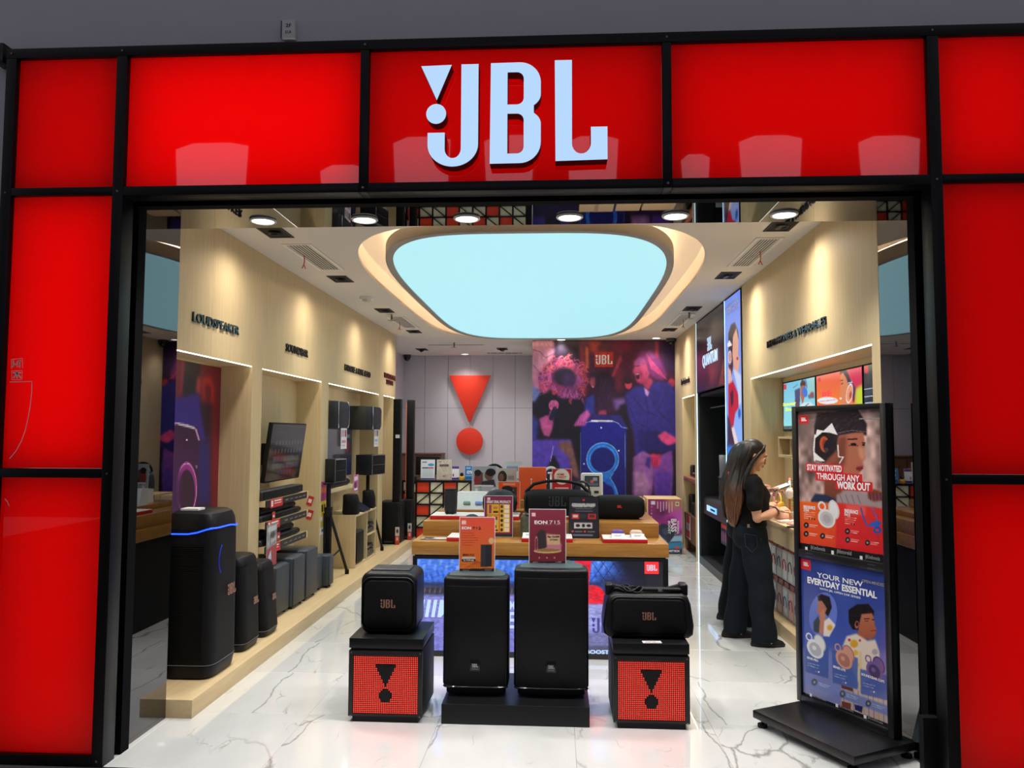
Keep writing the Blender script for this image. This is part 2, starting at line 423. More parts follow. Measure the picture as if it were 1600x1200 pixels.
#==SECTION==
# ------------------------------------------------------------------ shared materials
BLACK = M('black_painted_metal', (14, 14, 17), rough=.35, var=.1)
MATBLACK = M('matte_black', (11, 11, 13), rough=.6, var=.15, spec=.3)
FRAME = M('black_frame_profile', (9, 9, 13), rough=.4, var=.1, spec=.25)
RAIL = M('black_brush_rail', (5, 5, 7), rough=.8, var=.1, spec=.1)
MIRROR = M('smoked_mirror', (112, 112, 116), rough=.015, metal=1., var=0)
WALL_GREY = M('grey_plaster', (196, 192, 200), rough=.85, var=.03, scale=6)
CEIL = M('white_ceiling_paint', (214, 208, 200), rough=.9, var=.02, scale=4)
WOOD = wood('pale_oak_veneer', (220, 199, 158), (197, 174, 130), rough=.5, amount=.8)
WOODH = wood('pale_oak_floor_edge', (222, 198, 156), (198, 170, 124), rough=.4, stretch=(10, .8, 10), amount=.8)
WALNUT = wood('golden_walnut_table', (188, 138, 72), (134, 88, 40), rough=.22, stretch=(.9, 12, 16), amount=.7)
DKWOOD = wood('brown_walnut', (120, 78, 56), (78, 48, 34), rough=.45, stretch=(12, .9, 12), amount=.7)
WHITE = M('white_plastic', (232, 232, 230), rough=.4, var=.03)
LEDW = M('white_led_strip', (255, 255, 255), emis=(255, 250, 232), estr=8., var=0)
SEAM = M('dark_joint', (40, 36, 30), rough=.9, var=0)
RED = M('red_lacquer', (214, 42, 22), rough=.4, var=.03)
GREYMET = M('grey_metal', (120, 120, 122), rough=.35, metal=.8)
DGREY = M('charcoal_plastic', (38, 40, 44), rough=.45, var=.12, bump=.2, bscale=600)
CHARCOAL = M('charcoal_cabinet', (60, 68, 78), rough=.42, var=.08, bump=.15, bscale=500)
TXTW = M('white_ink', (236, 236, 236), rough=.5, var=0)
TXTK = M('black_ink', (16, 16, 16), rough=.5, var=0)
TXTR = M('red_ink', (196, 30, 30), rough=.5, var=0)
TXTG = M('grey_ink', (150, 150, 152), rough=.5, var=0)
LOGOCOP = M('copper_logo', (176, 128, 110), rough=.35, metal=.3, var=0)
LOGOSIL = M('silver_logo', (190, 190, 190), rough=.3, metal=.5, var=0)
GLOW_TXT = M('lit_white_letter', (60, 60, 62), emis=(196, 226, 255), estr=1.0, var=0)

# ------------------------------------------------------------------ floor
XL, XR, ZC, ZS = -2.5, 1.88, 3.215, 2.96
fl = struct('floor', 'white marble tiled shop floor with grey veins')
bx('subfloor', M('grout', (150, 150, 146), rough=.8), -3.3, 2.8, 3.94, 15.3, -.06, -.0015, fl)
MAR = marble()
tile_me = None
for ix in range(-4, 3):
    for iy in range(14):
        x0, y0 = .1 + .8 * ix, 3.96 + .8 * iy
        if y0 > 14.4 or x0 > 2.2: continue
        if tile_me is None:
            o = MB().box(.0008, .7992, .0008, .7992, -.012, 0, r=.0012, seg=1).build('tile', MAR, fl); tile_me = o.data
        else:
            o = bpy.data.objects.new('tile', tile_me); link(o, fl)
        o.location = (x0, y0, 0)
mf = struct('floor_1', 'grey floor of the mall corridor in front of the shop')
bx('slab', M('mall_floor_stone', (150, 146, 140), rough=.3, var=.08), -9, 9, -9, 3.94, -.06, -.004, mf)
bx('threshold', M('threshold_strip', (60, 62, 66), rough=.35, metal=.7), -2.31, 1.87, 3.9, 3.955, -.02, .001, mf)

# ------------------------------------------------------------------ ceiling with the luminous cove
ce = struct('ceiling', 'white plaster ceiling with a rounded light cove')
CX, CY = -.235, 9.0
me = curve_mesh('ceiling_plane', [[(-3.2, 4.55), (2.8, 4.55), (2.8, 15.3), (-3.2, 15.3)], superell(CX, CY, 1.585, 3.46)], .03)
add_mesh(me, 'ceiling_plane', CEIL, ce, (0, 0, ZC))
COVE = M('cove_plaster', (240, 230, 214), rough=.8, var=.02)
mb = MB(); P0 = superell(CX, CY, 1.585, 3.46); n = len(P0)
for i in range(n):
    a, b = P0[i], P0[(i + 1) % n]
    mb.quad([(a[0], a[1], ZC + .001), (b[0], b[1], ZC + .001), (b[0], b[1], 3.40), (a[0], a[1], 3.40)])
mb.build('cove_wall', COVE, ce, angle=60)
bx('cove_top', COVE, -2.2, 1.8, 5.2, 12.8, 3.40, 3.43, ce)
lc = thing('luminous_ceiling_panel', 'huge rounded milky light panel glowing in the middle of the ceiling', 'ceiling light', (CX - .01, 8.85, 3.17))
def ring(name, outer, inner, z0, z1, mat):
    me = curve_mesh(name, [outer, inner] if inner else [outer], z1 - z0)
    return add_mesh(me, name, mat, lc, (0, 0, z0))
ring('rim', superell(0, 0, 1.315, 3.26), superell(0, 0, 1.255, 3.20), 0, .10, M('grey_rim', (150, 146, 140), rough=.6))
ring('diffuser', superell(0, 0, 1.256, 3.201), None, .012, .03, M('stretch_ceiling_light', (90, 110, 112), rough=.6, emis=(172, 230, 240), estr=1.25 * DISC_POWER, var=0))
ring('back_tray', superell(0, 0, 1.25, 3.2), None, .05, .09, M('tray_white', (220, 220, 220)))
mb = MB(); mb.tube([(x, y, .135) for x, y in superell(0, 0, 1.22, 3.16)], .014, 6, closed=True)
mb.build('cove_led', M('warm_cove_led', (255, 220, 170), emis=(255, 222, 182), estr=13., var=0), lc)

# soffit (mirror finished underside of the sign band) and jambs
so = struct('ceiling_1', 'black mirror soffit over the shop entrance')
bx('soffit_panel', MIRROR, -2.335, 1.885, 4.02, 4.64, ZS, ZS + .02, so)
bx('bulkhead', CEIL, -2.6, 2.1, 4.175, 4.63, ZS + .02, 3.26, so)
bx('shutter_rail', RAIL, -2.33, 1.88, 4.09, 4.16, ZS - .022, ZS, so)
for nm, side, xa, xb, lab in (('wall_left_jamb', -1, -2.62, -2.335, 'left'), ('wall_right_jamb', 1, 1.885, 2.2, 'right')):
    j = struct('trim_1' if side < 0 else 'trim_2', 'smoked mirror return of the shop entrance, %s side' % lab)
    bx('jamb_core', MATBLACK, xa, xb, 4.17, 4.638, 0, 3.0, j)
    xm = xb if side < 0 else xa
    x0, x1 = (xm, xm + .004) if side < 0 else (xm - .004, xm)
    bx('mirror_panel', MIRROR, x0, x1, 3.995, 4.64, .0, ZS, j)
    bx('shutter_rail', RAIL, x1 if side < 0 else x0 - .028, x1 + .028 if side < 0 else x0, 4.11, 4.19, 0, ZS, j)
    # floor corner piece on the right
bx('corner_block', MATBLACK, 1.80, 1.878, 4.05, 4.10, 0, .31, bpy.data.objects['trim_2'])

# ------------------------------------------------------------------ mall wall and the red portal
wf = struct('wall_front', 'grey mall wall around the red shop front')
for nm, a in (('wall_slab', (-6, 6, 4.07, 4.25, 3.78, 6.)), ('wall_slab', (-6, -2.985, 4.07, 4.25, 0, 3.78)), ('wall_slab', (2.545, 6, 4.07, 4.25, 0, 3.78)),
              ('lightbox_back', (-2.985, 2.545, 4.16, 4.17, 2.98, 3.78)), ('lightbox_back', (-2.985, -2.34, 4.16, 4.17, 0, 2.98)), ('lightbox_back', (1.889, 2.545, 4.16, 4.17, 0, 2.98))):
    bx(nm, WALL_GREY if nm == 'wall_slab' else WHITE, *a, wf)
fr = thing('portal_frame', 'black metal frame holding the red panels around the shop entrance', 'frame', (0, 3.96, 0))
YF0, YF1 = -.012, .10
def bar(x0, x1, z0, z1): bx('bar', FRAME, x0, x1, YF0, YF1, z0, z1, fr, r=.004)
bar(-2.985, 2.545, 3.722, 3.777)
bar(-2.985, -2.926, 0, 3.722); bar(-2.366, -2.306, 0, 3.722); bar(1.868, 1.928, 0, 3.722); bar(2.487, 2.545, 0, 3.722)
bar(-1.037, -.99, 2.955, 3.722); bar(.542, .588, 2.955, 3.722)
bar(-2.306, -1.037, 2.955, 3.006); bar(-.99, .542, 2.955, 3.006); bar(.588, 1.868, 2.955, 3.006)
for xa, xb in ((-2.926, -2.366), (1.928, 2.487)):
    bar(xa, xb, 2.964, 3.006); bar(xa, xb, 1.462, 1.509); bar(xa, xb, 0, .053)
mb = MB()
for x in (-2.955, -2.336, -1.013, .565, 1.898, 2.515):
    for z in (3.75, 2.98, 1.485, .03):
        if abs(x) < 2 and z < 2.9 and x < 1.8: continue
        mb.cyl((x, -.012, z), (x, -.0155, z), .006, n=8)
scr = mb.build('screw', GREYMET, fr); scr['kind'] = 'stuff'
def red_mat():
    m = bpy.data.materials.new('backlit_red_acrylic'); m.use_nodes = True; nt = m.node_tree; nt.nodes.clear()
    o = nt.nodes.new('ShaderNodeOutputMaterial'); t = nt.nodes.new('ShaderNodeBsdfTranslucent'); g = nt.nodes.new('ShaderNodeBsdfGlossy'); d = nt.nodes.new('ShaderNodeBsdfDiffuse')
    t.inputs[0].default_value = (1.0, .0045, .0008, 1); d.inputs[0].default_value = (.35, .006, .004, 1); g.inputs['Roughness'].default_value = .015
    f = nt.nodes.new('ShaderNodeFresnel'); f.inputs['IOR'].default_value = 1.5
    a = nt.nodes.new('ShaderNodeMixShader'); a.inputs[0].default_value = .12; b = nt.nodes.new('ShaderNodeMixShader')
    L = nt.links.new; L(t.outputs[0], a.inputs[1]); L(d.outputs[0], a.inputs[2]); L(f.outputs[0], b.inputs[0]); L(a.outputs[0], b.inputs[1]); L(g.outputs[0], b.inputs[2]); L(b.outputs[0], o.inputs[0])
    return m
REDM = red_mat()
REDEDGE = M('panel_edge', (200, 60, 40), rough=.3)
panels = [(-2.926, -2.366, 3.006, 3.722, .62, 'small red backlit panel in the left upper corner of the portal'),
          (-2.306, -1.037, 3.006, 3.722, 1.1, 'wide red backlit panel left of the white letter sign'),
          (-.99, .542, 3.006, 3.722, .62, 'red backlit panel carrying the white letter sign'),
          (.588, 1.868, 3.006, 3.722, .72, 'wide red backlit panel right of the white letter sign'),
          (1.928, 2.487, 3.006, 3.722, .75, 'small red backlit panel in the right upper corner of the portal'),
          (-2.926, -2.366, 1.509, 2.964, .95, 'tall red backlit panel in the middle of the left column'),
          (1.928, 2.487, 1.509, 2.964, .52, 'tall red backlit panel in the middle of the right column'),
          (-2.926, -2.366, .053, 1.462, .72, 'red backlit panel at the foot of the left column'),
          (1.928, 2.487, .053, 1.462, .60, 'red backlit panel at the foot of the right column')]
PANEL_OBJ = []
for x0, x1, z0, z1, p, lab in panels:
    o = bx('backlit_sign', REDM, x0 + .0008, x1 - .0008, 3.978, 3.984, z0 + .0008, z1 - .0008)
    tag(o, lab, 'sign panel', 'red panels of the portal')
    PANEL_OBJ.append(o)
    w, h = x1 - x0, z1 - z0
    l = lamp('AREA', 'lightbox_tubes', ((x0 + x1) / 2, 4.155, (z0 + z1) / 2), 8.3 * p * RED_POWER * w * h, (1, .97, .95), ((x0 + x1) / 2, 3.9, (z0 + z1) / 2), shape='RECTANGLE', size=w * .97, size_y=h * .97)
# thin white strokes over the red panels of the left column
MARKW = M('mark_white', (236, 232, 228), rough=.4, var=0)
def white_strokes(name, strokes, r, parent):
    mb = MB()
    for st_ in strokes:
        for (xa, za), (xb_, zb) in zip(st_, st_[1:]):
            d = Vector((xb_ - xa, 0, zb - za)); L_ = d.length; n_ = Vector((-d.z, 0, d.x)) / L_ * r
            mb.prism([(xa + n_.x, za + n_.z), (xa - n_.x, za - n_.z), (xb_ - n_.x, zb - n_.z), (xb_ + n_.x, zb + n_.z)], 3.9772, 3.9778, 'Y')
    o = mb.build(name, MARKW, parent); o['kind'] = 'stuff'
white_strokes('mark_box', [[(-2.903, 2.085), (-2.841, 2.09), (-2.838, 2.038)], [(-2.903, 2.085), (-2.9, 2.035)], [(-2.897, 2.023), (-2.84, 2.025), (-2.839, 1.977), (-2.894, 1.976), (-2.897, 2.023)]], .0011, PANEL_OBJ[5])
white_strokes('mark_glyph', [[(-2.891, 2.081), (-2.89, 2.05), (-2.896, 2.043)], [(-2.89, 2.062), (-2.869, 2.054)], [(-2.868, 2.044), (-2.869, 2.074), (-2.848, 2.074)], [(-2.856, 2.083), (-2.854, 2.042)], [(-2.89, 2.013), (-2.845, 2.014)], [(-2.868, 2.021), (-2.866, 1.983)], [(-2.868, 2.011), (-2.887, 1.985)], [(-2.868, 2.011), (-2.845, 1.985)]], .0034, PANEL_OBJ[5])
white_strokes('mark_curve', [[(-2.906, 1.964), (-2.784, 1.967), (-2.782, 1.908), (-2.787, 1.84), (-2.796, 1.772), (-2.809, 1.705), (-2.827, 1.651), (-2.855, 1.598), (-2.888, 1.558)]], .0018, PANEL_OBJ[5])
white_strokes('mark_tick', [[(-2.904, 1.348), (-2.889, 1.332), (-2.878, 1.31)]], .0018, PANEL_OBJ[7])
# illuminated letters
sg = thing('letter_sign', 'white glowing three-letter sign with an exclamation mark on the red band', 'sign', (-.704, 3.978, 3.068))
SIDE = M('letter_return', (14, 14, 18), rough=.5)
FACE = M('letter_face', (60, 60, 62), emis=(182, 216, 252), estr=1.0, var=0)
for k, lp in LOGO.items():
    H = .548
    me = curve_mesh(k, [[(x * H * .988, y * H) for x, y in l] for l in lp], .075)
    o = add_mesh(me, k, SIDE, sg, (0, 0, 0), RF)
    me = curve_mesh('face', [[(x * H * .988, y * H) for x, y in l] for l in lp], .002)
    add_mesh(me, 'face', FACE, o, (0, 0, .0755))
# unit number plate
pl = thing('unit_number_plate', 'small grey unit number plate on the wall above the frame', 'plate', (-1.461, 4.05, 3.897))
bx('plate', M('plate_grey', (214, 212, 212), rough=.6), -.036, .034, -.012, .018, -.052, .05, pl)
add_mesh(text_mesh('2F', .03, .02, .001, .01, align=.5), 'lettering', TXTK, pl, (0, -.012, .008), RF)
add_mesh(text_mesh('51A', .034, .016, .001, .01, align=.5), 'lettering', TXTK, pl, (0, -.012, -.027), RF)
bx_ = bx('plate_backing', BLACK, -.045, -.036, -.004, .018, -.045, .05, pl)
bk = tag(bx('wall_bracket', BLACK, -3.09, -3.03, 3.98, 4.07, 3.72, 3.83, r=.005), 'small black box fixed to the grey wall beside the frame', 'box')

# clerestory windows of the mall hall behind the viewer (seen only as reflections in the red panels)
mw_ = struct('wall_back', 'far side of the mall hall with daylight windows')
bx('wall_slab', M('hall_wall', (120, 118, 122), rough=.9), -16, 16, -7.4, -7.2, 0, 11, mw_)
SKY = M('daylight_pane', (255, 255, 255), emis=(226, 234, 255), estr=1.7, var=0)
wn = 0
for cx, wd_, zt in ((-7.0, 1.5, 7.5), (-4.3, .9, 7.0), (-2.7, 1.15, 7.55), (-.95, 1.0, 7.55), (.7, 1.0, 7.5), (2.7, .55, 7.1), (4.15, 1.2, 7.45), (6.4, 1.15, 7.4)):
    wn += 1
    w_ = struct('window_%d' % wn, 'clerestory window of the mall hall')
    pts = [(cx - wd_ / 2 + .1, 5.6), (cx + wd_ / 2 - .1, 5.6), (cx + wd_ / 2, zt), (cx + wd_ / 4, zt + .07), (cx - wd_ / 4, zt + .07), (cx - wd_ / 2, zt - .05)]
    MB().prism(pts, -7.19, -7.17, 'Y').build('pane', SKY, w_)
    MB().box(cx - wd_ / 2 - .05, cx + wd_ / 2 + .05, -7.2, -7.1, 5.5, 5.6).build('sill', WALL_GREY, w_)

# ------------------------------------------------------------------ left wall with bays
wl = struct('wall_left', 'pale oak panelled wall with lit display bays on the left')
XB = -2.765
def panel(x0, x1, y0, y1, z0, z1, parent, mat=WOOD): return bx('panel', mat, x0, x1, y0, y1, z0, z1, parent)
ys = [4.64, 5.48, 6.55, 7.62, 8.69, 9.76, 10.83, 11.93]
for a, b in zip(ys, ys[1:]): panel(XB, XL, a + .0012, b - .0012, 2.262, 3.214, wl)
bx('lining', SEAM, XB + .01, XL - .004, 4.645, 11.925, 2.27, 3.20, wl)
BAYS = [(4.93, 6.255), (6.475, 8.15), (8.41, 10.82), (11.12, 11.875)]
for (a, b) in ((4.642, 4.93), (6.255, 6.475), (8.15, 8.41), (10.82, 11.12), (11.875, 11.93)): panel(XB, XL, a, b, 0, 2.262, wl)
for i, (a, b) in enumerate(BAYS):
    panel(XB - .03, XB, a, b, 0, 2.262, wl)
    panel(XB, XL, a, b, 2.245, 2.262, wl)
    bx('led_strip', LEDW, XL - .012, XL - .004, a + .01, b - .01, 2.240, 2.245, wl)
bx('wall_backing', MATBLACK, -2.83, -2.80, 4.6, 11.93, 0, 3.26, wl)
pf = struct('trim_3', 'pale oak plinth running along the left wall')
bx('plinth', WOODH, XB, -2.17, 4.64, 12.02, .0, .108, pf, r=.002)

SIGNMAT = M('black_letter', (14, 14, 16), rough=.4, var=0)
def wall_sign(txt, y0, y1, z0, z1, left, label, mat=SIGNMAT, rows=None):
    w = abs(y1 - y0)
    x = XL if left else XR
    o = thing('wall_lettering', label, 'lettering', (x, y0 if left else y1, z0))
    for k, (t, a, b, zz0, zz1) in enumerate(rows or [(txt, 0, w, 0, z1 - z0)]):
        loc = (.0, a, zz0) if left else (0, -a, zz0)
        me = text_mesh(t, b - a, zz1 - zz0, .012, .006)
        add_mesh(me, 'lettering', mat, o, loc, RL if left else RR)
    return o
REFL = M('polished_black_letter', (24, 26, 30), rough=.12, var=0)
wall_sign('LOUDSPEAKER', 5.175, 5.95, 2.462, 2.529, True, 'raised LOUDSPEAKER lettering on the oak wall', REFL)
wall_sign('SOUNDBAR', 7.02, 7.65, 2.452, 2.526, True, 'raised SOUNDBAR lettering on the oak wall')
wall_sign('KARAOKE & HOME AUDIO', 9.015, 10.275, 2.436, 2.512, True, 'raised KARAOKE & HOME AUDIO lettering on the oak wall')
wall_sign('', 11.12, 11.9, 2.42, 2.58, True, 'two-line PROFESSIONAL SOLUTION lettering at the far end of the oak wall', M('dark_red_letter', (70, 14, 16), rough=.4, var=0),
          rows=[('PROFESSIONAL', 0, .78, .085, .16), ('SOLUTION', .14, .60, 0, .07)])

# ------------------------------------------------------------------ right wall
wr = struct('wall_right', 'pale oak panelled wall with a lit headphone bay on the right')
XQ = 2.19
for a, b in ((4.642, 5.75), (5.75, 6.85), (6.85, 8.0)): panel(XR, 2.3, a + .0012, b - .0012, 2.262, 3.214, wr)
bx('lining', SEAM, XR + .004, 2.2, 4.645, 7.995, 2.27, 3.2, wr)
panel(XR, 2.3, 4.642, 4.762, 0, 2.262, wr); panel(XR, 2.3, 7.70, 8.0, 0, 2.262, wr)
panel(XQ, XQ + .03, 4.762, 7.70, 0, 2.262, wr); panel(XR, XQ, 4.762, 7.70, 2.245, 2.262, wr)
bx('led_strip', LEDW, XR + .004, XR + .013, 4.77, 7.69, 2.239, 2.245, wr)
# far end: brown-wood bay beyond the black gaming booth
panel(XR, 2.3, 10.66, 12.55, 2.262, 3.214, wr); panel(XR, 2.3, 10.66, 10.815, 0, 2.262, wr); panel(XR, 2.3, 11.865, 12.55, 0, 2.262, wr)
panel(XQ + .1, XQ + .13, 10.815, 11.865, 0, 2.262, wr); panel(XR, XQ + .1, 10.815, 11.865, 2.245, 2.262, wr)
bx('led_strip', LEDW, XR + .004, XR + .013, 10.83, 11.85, 2.239, 2.245, wr)
bx('wall_backing', MATBLACK, 2.62, 2.66, 4.6, 12.6, 0, 3.26, wr)
pr_ = struct('trim_4', 'pale oak plinth under the headphone counter')
bx('plinth', WOODH, XR, XQ, 4.762, 7.70, 0, .112, pr_)
wall_sign('HEADPHONES & WEARABLES', 5.524, 7.05, 2.47, 2.53, False, 'raised HEADPHONES & WEARABLES lettering on the right oak wall', REFL)
wall_sign('for Indonesia', 11.16, 11.9, 2.44, 2.53, False, 'black script lettering on the far right oak wall')

# ------------------------------------------------------------------ back walls
wb = struct('wall_rear', 'lilac grey panelled wall behind the cash desk')
LILAC = M('lilac_grey_panel', (192, 188, 198), rough=.6, var=.02, scale=3)
bx('lining', SEAM, -3.05, -.4, 15.09, 15.2, 0, 3.3, wb)
xs = [-3.02, -2.573, -2.121, -1.686, -1.246, -.811, -.40]
for a, b in zip(xs, xs[1:]):
    for z0, z1 in ((0, 2.195), (2.195, 3.214)): bx('panel', LILAC, a + .003, b - .003, 15.06, 15.10, z0 + .003, z1 - .002, wb)
ws = struct('wall_side', 'plain side wall beside the cash desk')
bx('panel', LILAC, -3.06, -3.0, 11.93, 15.2, 0, 3.25, ws)
bx('panel', LILAC, -3.0, -2.84, 11.93, 11.96, 0, 3.25, ws)
wp = struct('wall_rear_1', 'projecting store room wall that carries the big party picture')
bx('panel', LILAC, -.40, 2.64, 12.565, 12.62, 0, 3.25, wp); bx('panel', LILAC, -.40, -.37, 12.62, 15.2, 0, 3.25, wp)
# ------------------------------------------------------------------ ceiling fixtures
GLASSLIT = M('downlight_lens', (255, 255, 255), emis=(255, 250, 240), estr=6., var=0)
def downlight(x, y, z, label, group, power=DOWN_POWER, r=.062):
    t = thing('downlight', label, 'downlight', (x, y, z), 0, group)
    MB().torus((0, 0, -.005), r + .008, .009, n=28, k=6).build('trim_ring', WHITE, t)
    MB().cyl((0, 0, -.006), (0, 0, 0), r, n=24).build('lens', GLASSLIT, t)
    l = lamp('SPOT', 'downlight_lamp', (x, y, z - .03), power, (1, .97, .92), (x, y, 0), spot_size=math.radians(125), spot_blend=.9, shadow_soft_size=.06)
    return t
names = ('first', 'second', 'third', 'fourth', 'fifth', 'sixth')
for k, x in enumerate((-1.742, -1.132, -.527, .072, .68, 1.294)):
    downlight(x, 4.465, ZS, 'round downlight in the mirror soffit, %s from the left' % names[k], 'soffit downlights')
for x, y, lab in ((-1.749, 14.7, 'round downlight in front of the red exclamation mark'), (.065, 12.475, 'round ceiling downlight above the left part of the party picture'), (1.555, 12.30, 'round ceiling downlight above the right part of the party picture')):
    downlight(x, y, ZC, lab, 'ceiling downlights', 30)
SPOTB = M('spot_black', (18, 18, 19), rough=.6, var=0)
def square_spot(x, y, label, aim, power=SPOT_POWER):
    t = thing('square_spotlight', label, 'spotlight', (x, y, ZC), 0, 'recessed square spotlights')
    m = MB()
    for a in ((-.095, .095, -.16, -.135), (-.095, .095, .135, .16), (-.095, -.075, -.135, .135), (.075, .095, -.135, .135)): m.box(a[0], a[1], a[2], a[3], -.006, .0)
    m.build('trim', SPOTB, t)
    MB().box(-.075, .075, -.135, .135, -.003, -.001).build('baffle', MATBLACK, t)
    d = (Vector(aim) - Vector((x, y, ZC))).normalized()
    MB().cyl((0, 0, -.002), (d.x * .03, d.y * .03, -.012), .05, n=18).torus((d.x * .03, d.y * .03, -.012), .04, .006, n=16, k=6).build('lamp_head', M('spot_grey', (70, 70, 72), rough=.3, metal=.6), t)
    lamp('SPOT', 'spot_lamp', (x + d.x * .05, y + d.y * .05, ZC - .03), power, (1, .9, .76), aim, spot_size=math.radians(150), spot_blend=1., shadow_soft_size=.09)
    lamp('SPOT', 'fill_lamp', (x * .99, y, ZC - .03), FILL_POWER, (1, .95, .88), (x * .35, y, 0), spot_size=math.radians(125), spot_blend=1., shadow_soft_size=.1)  # extra wide lamp, added to fill floor and table with light
for y, lab in ((5.70, 'black square spotlight nearest the entrance above the loudspeaker bay'), (7.49, 'black square spotlight above the soundbar bay'), (9.46, 'black square spotlight above the karaoke bay'), (11.45, 'black square spotlight at the far end of the left wall')):
    square_spot(-2.13, y, lab, (-2.45, y + .15, .6))
for y, lab in ((5.67, 'black square spotlight nearest the entrance above the headphone bay'), (7.46, 'black square spotlight above the tall lit banner'), (9.44, 'black square spotlight above the black gaming booth'), (11.35, 'black square spotlight at the far end of the right wall')):
    square_spot(1.625, y, lab, (1.92, y - .1, .6))
square_spot(-2.44, 13.92, 'black square spotlight above the cash desk, left one', (-2.0, 14.9, 1.0), 12)
square_spot(-.98, 13.85, 'black square spotlight above the cash desk, right one', (-1.5, 14.9, 1.0), 12)
GR = M('grille_white', (226, 222, 216), rough=.5, var=0)
def vent(x0, x1, y0, y1, label, ribbon=None, slats=7):
    w, d = x1 - x0, y1 - y0
    t = thing('air_vent', label, 'vent', ((x0 + x1) / 2, (y0 + y1) / 2, ZC), 0, 'ceiling air vents')
    m = MB(); b = .03
    for a in ((-w / 2, w / 2, -d / 2, -d / 2 + b), (-w / 2, w / 2, d / 2 - b, d / 2), (-w / 2, -w / 2 + b, -d / 2 + b, d / 2 - b), (w / 2 - b, w / 2, -d / 2 + b, d / 2 - b)): m.box(*a, -.008, 0)
    m.build('frame', GR, t)
    MB().box(-w / 2 + b, w / 2 - b, -d / 2 + b, d / 2 - b, -.002, -.0005).build('dark_back', MATBLACK, t)
    sl = None
    for k in range(slats):
        x = -w / 2 + b + (w - 2 * b) * (k + .5) / slats
        if sl is None: sl = MB().box(-.0048, .0048, -d / 2 + b, d / 2 - b, -.007, -.001).build('slat', GR, t)
        else:
            sl = sl.copy(); link(sl, t)
        sl.location.x = x
    if ribbon:
        r = tag(MB().tube([(0, 0, -.004), (.004, .003, -.05), (.0, 0, -.085), (.016, 0, -.12)], .004, 5).tube([(0, 0, -.085), (-.016, .002, -.115)], .004, 5)
                .build('ribbon', RED, None, ((x0 + x1) / 2 + ribbon[0], (y0 + y1) / 2 + ribbon[1], ZC - .004)), ribbon[2], 'ribbon', 'red ribbons tied to the vents')
vent(-2.21, -1.97, 6.06, 7.06, 'white slatted air vent in the ceiling above the soundbar lettering', (-.06, -.12, 'red ribbon hanging from the near left ceiling vent'))
vent(-2.22, -1.98, 9.93, 11.03, 'white slatted air vent at the far left of the ceiling', (-.03, -.1, 'red ribbon hanging from the far left ceiling vent'))
vent(1.53, 1.745, 6.02, 7.06, 'white slatted air vent in the ceiling above the headphone lettering', (.03, -.1, 'red ribbon hanging from the near right ceiling vent'))
vent(1.53, 1.74, 9.85, 10.95, 'white slatted air vent at the far right of the ceiling', (.02, -.1, 'red ribbon hanging from the far right ceiling vent'))
vent(-1.35, -.62, 14.45, 14.68, 'white air vent in the ceiling near the lilac rear wall', None, 5)
t = thing('slot_diffuser', 'long narrow slot in the ceiling above the cash desk', 'vent', (-1.73, 13.18, ZC))
bx('frame', GR, -.5, .5, -.05, .05, -.006, 0, t); bx('slot', MATBLACK, -.48, .48, -.02, .02, -.008, -.006, t)
t = thing('smoke_detector', 'white round smoke detector on the ceiling above the left wall', 'smoke detector', (-2.12, 8.5, ZC))
MB().cyl((0, 0, -.03), (0, 0, 0), .07, .075, n=24).build('base', WHITE, t); MB().cyl((0, 0, -.055), (0, 0, -.03), .03, .055, n=20).build('sensor', M('sensor_grey', (190, 188, 180)), t)
for x, y, lab in ((-2.107, 9.77, 'small sprinkler head hanging over the left far vent'), (1.64, 9.74, 'small sprinkler head hanging over the right far vent'), (-1.72, 12.9, 'small sprinkler head near the slot above the cash desk')):
    t = thing('sprinkler', lab, 'sprinkler', (x, y, ZC), 0, 'ceiling sprinklers')
    MB().cyl((0, 0, -.07), (0, 0, 0), .011, n=10).build('pipe', GREYMET, t); MB().cyl((0, 0, -.082), (0, 0, -.072), .055, .02, n=14).build('deflector', GREYMET, t)
for x, y, lab in ((-2.9, 14.9, 'black dome camera in the corner over the cash desk'), (1.80, 12.40, 'small dome camera in the corner beside the party picture')):
    t = thing('dome_camera', lab, 'security camera', (x, y, ZC), 0, 'dome cameras')
    MB().cyl((0, 0, -.05), (0, 0, 0), .075, n=20).build('housing', M('camera_housing', (60, 60, 62)), t); MB().ell((0, 0, -.05), (.065, .065, .07)).build('dome', M('camera_dome', (14, 14, 16), rough=.1), t)

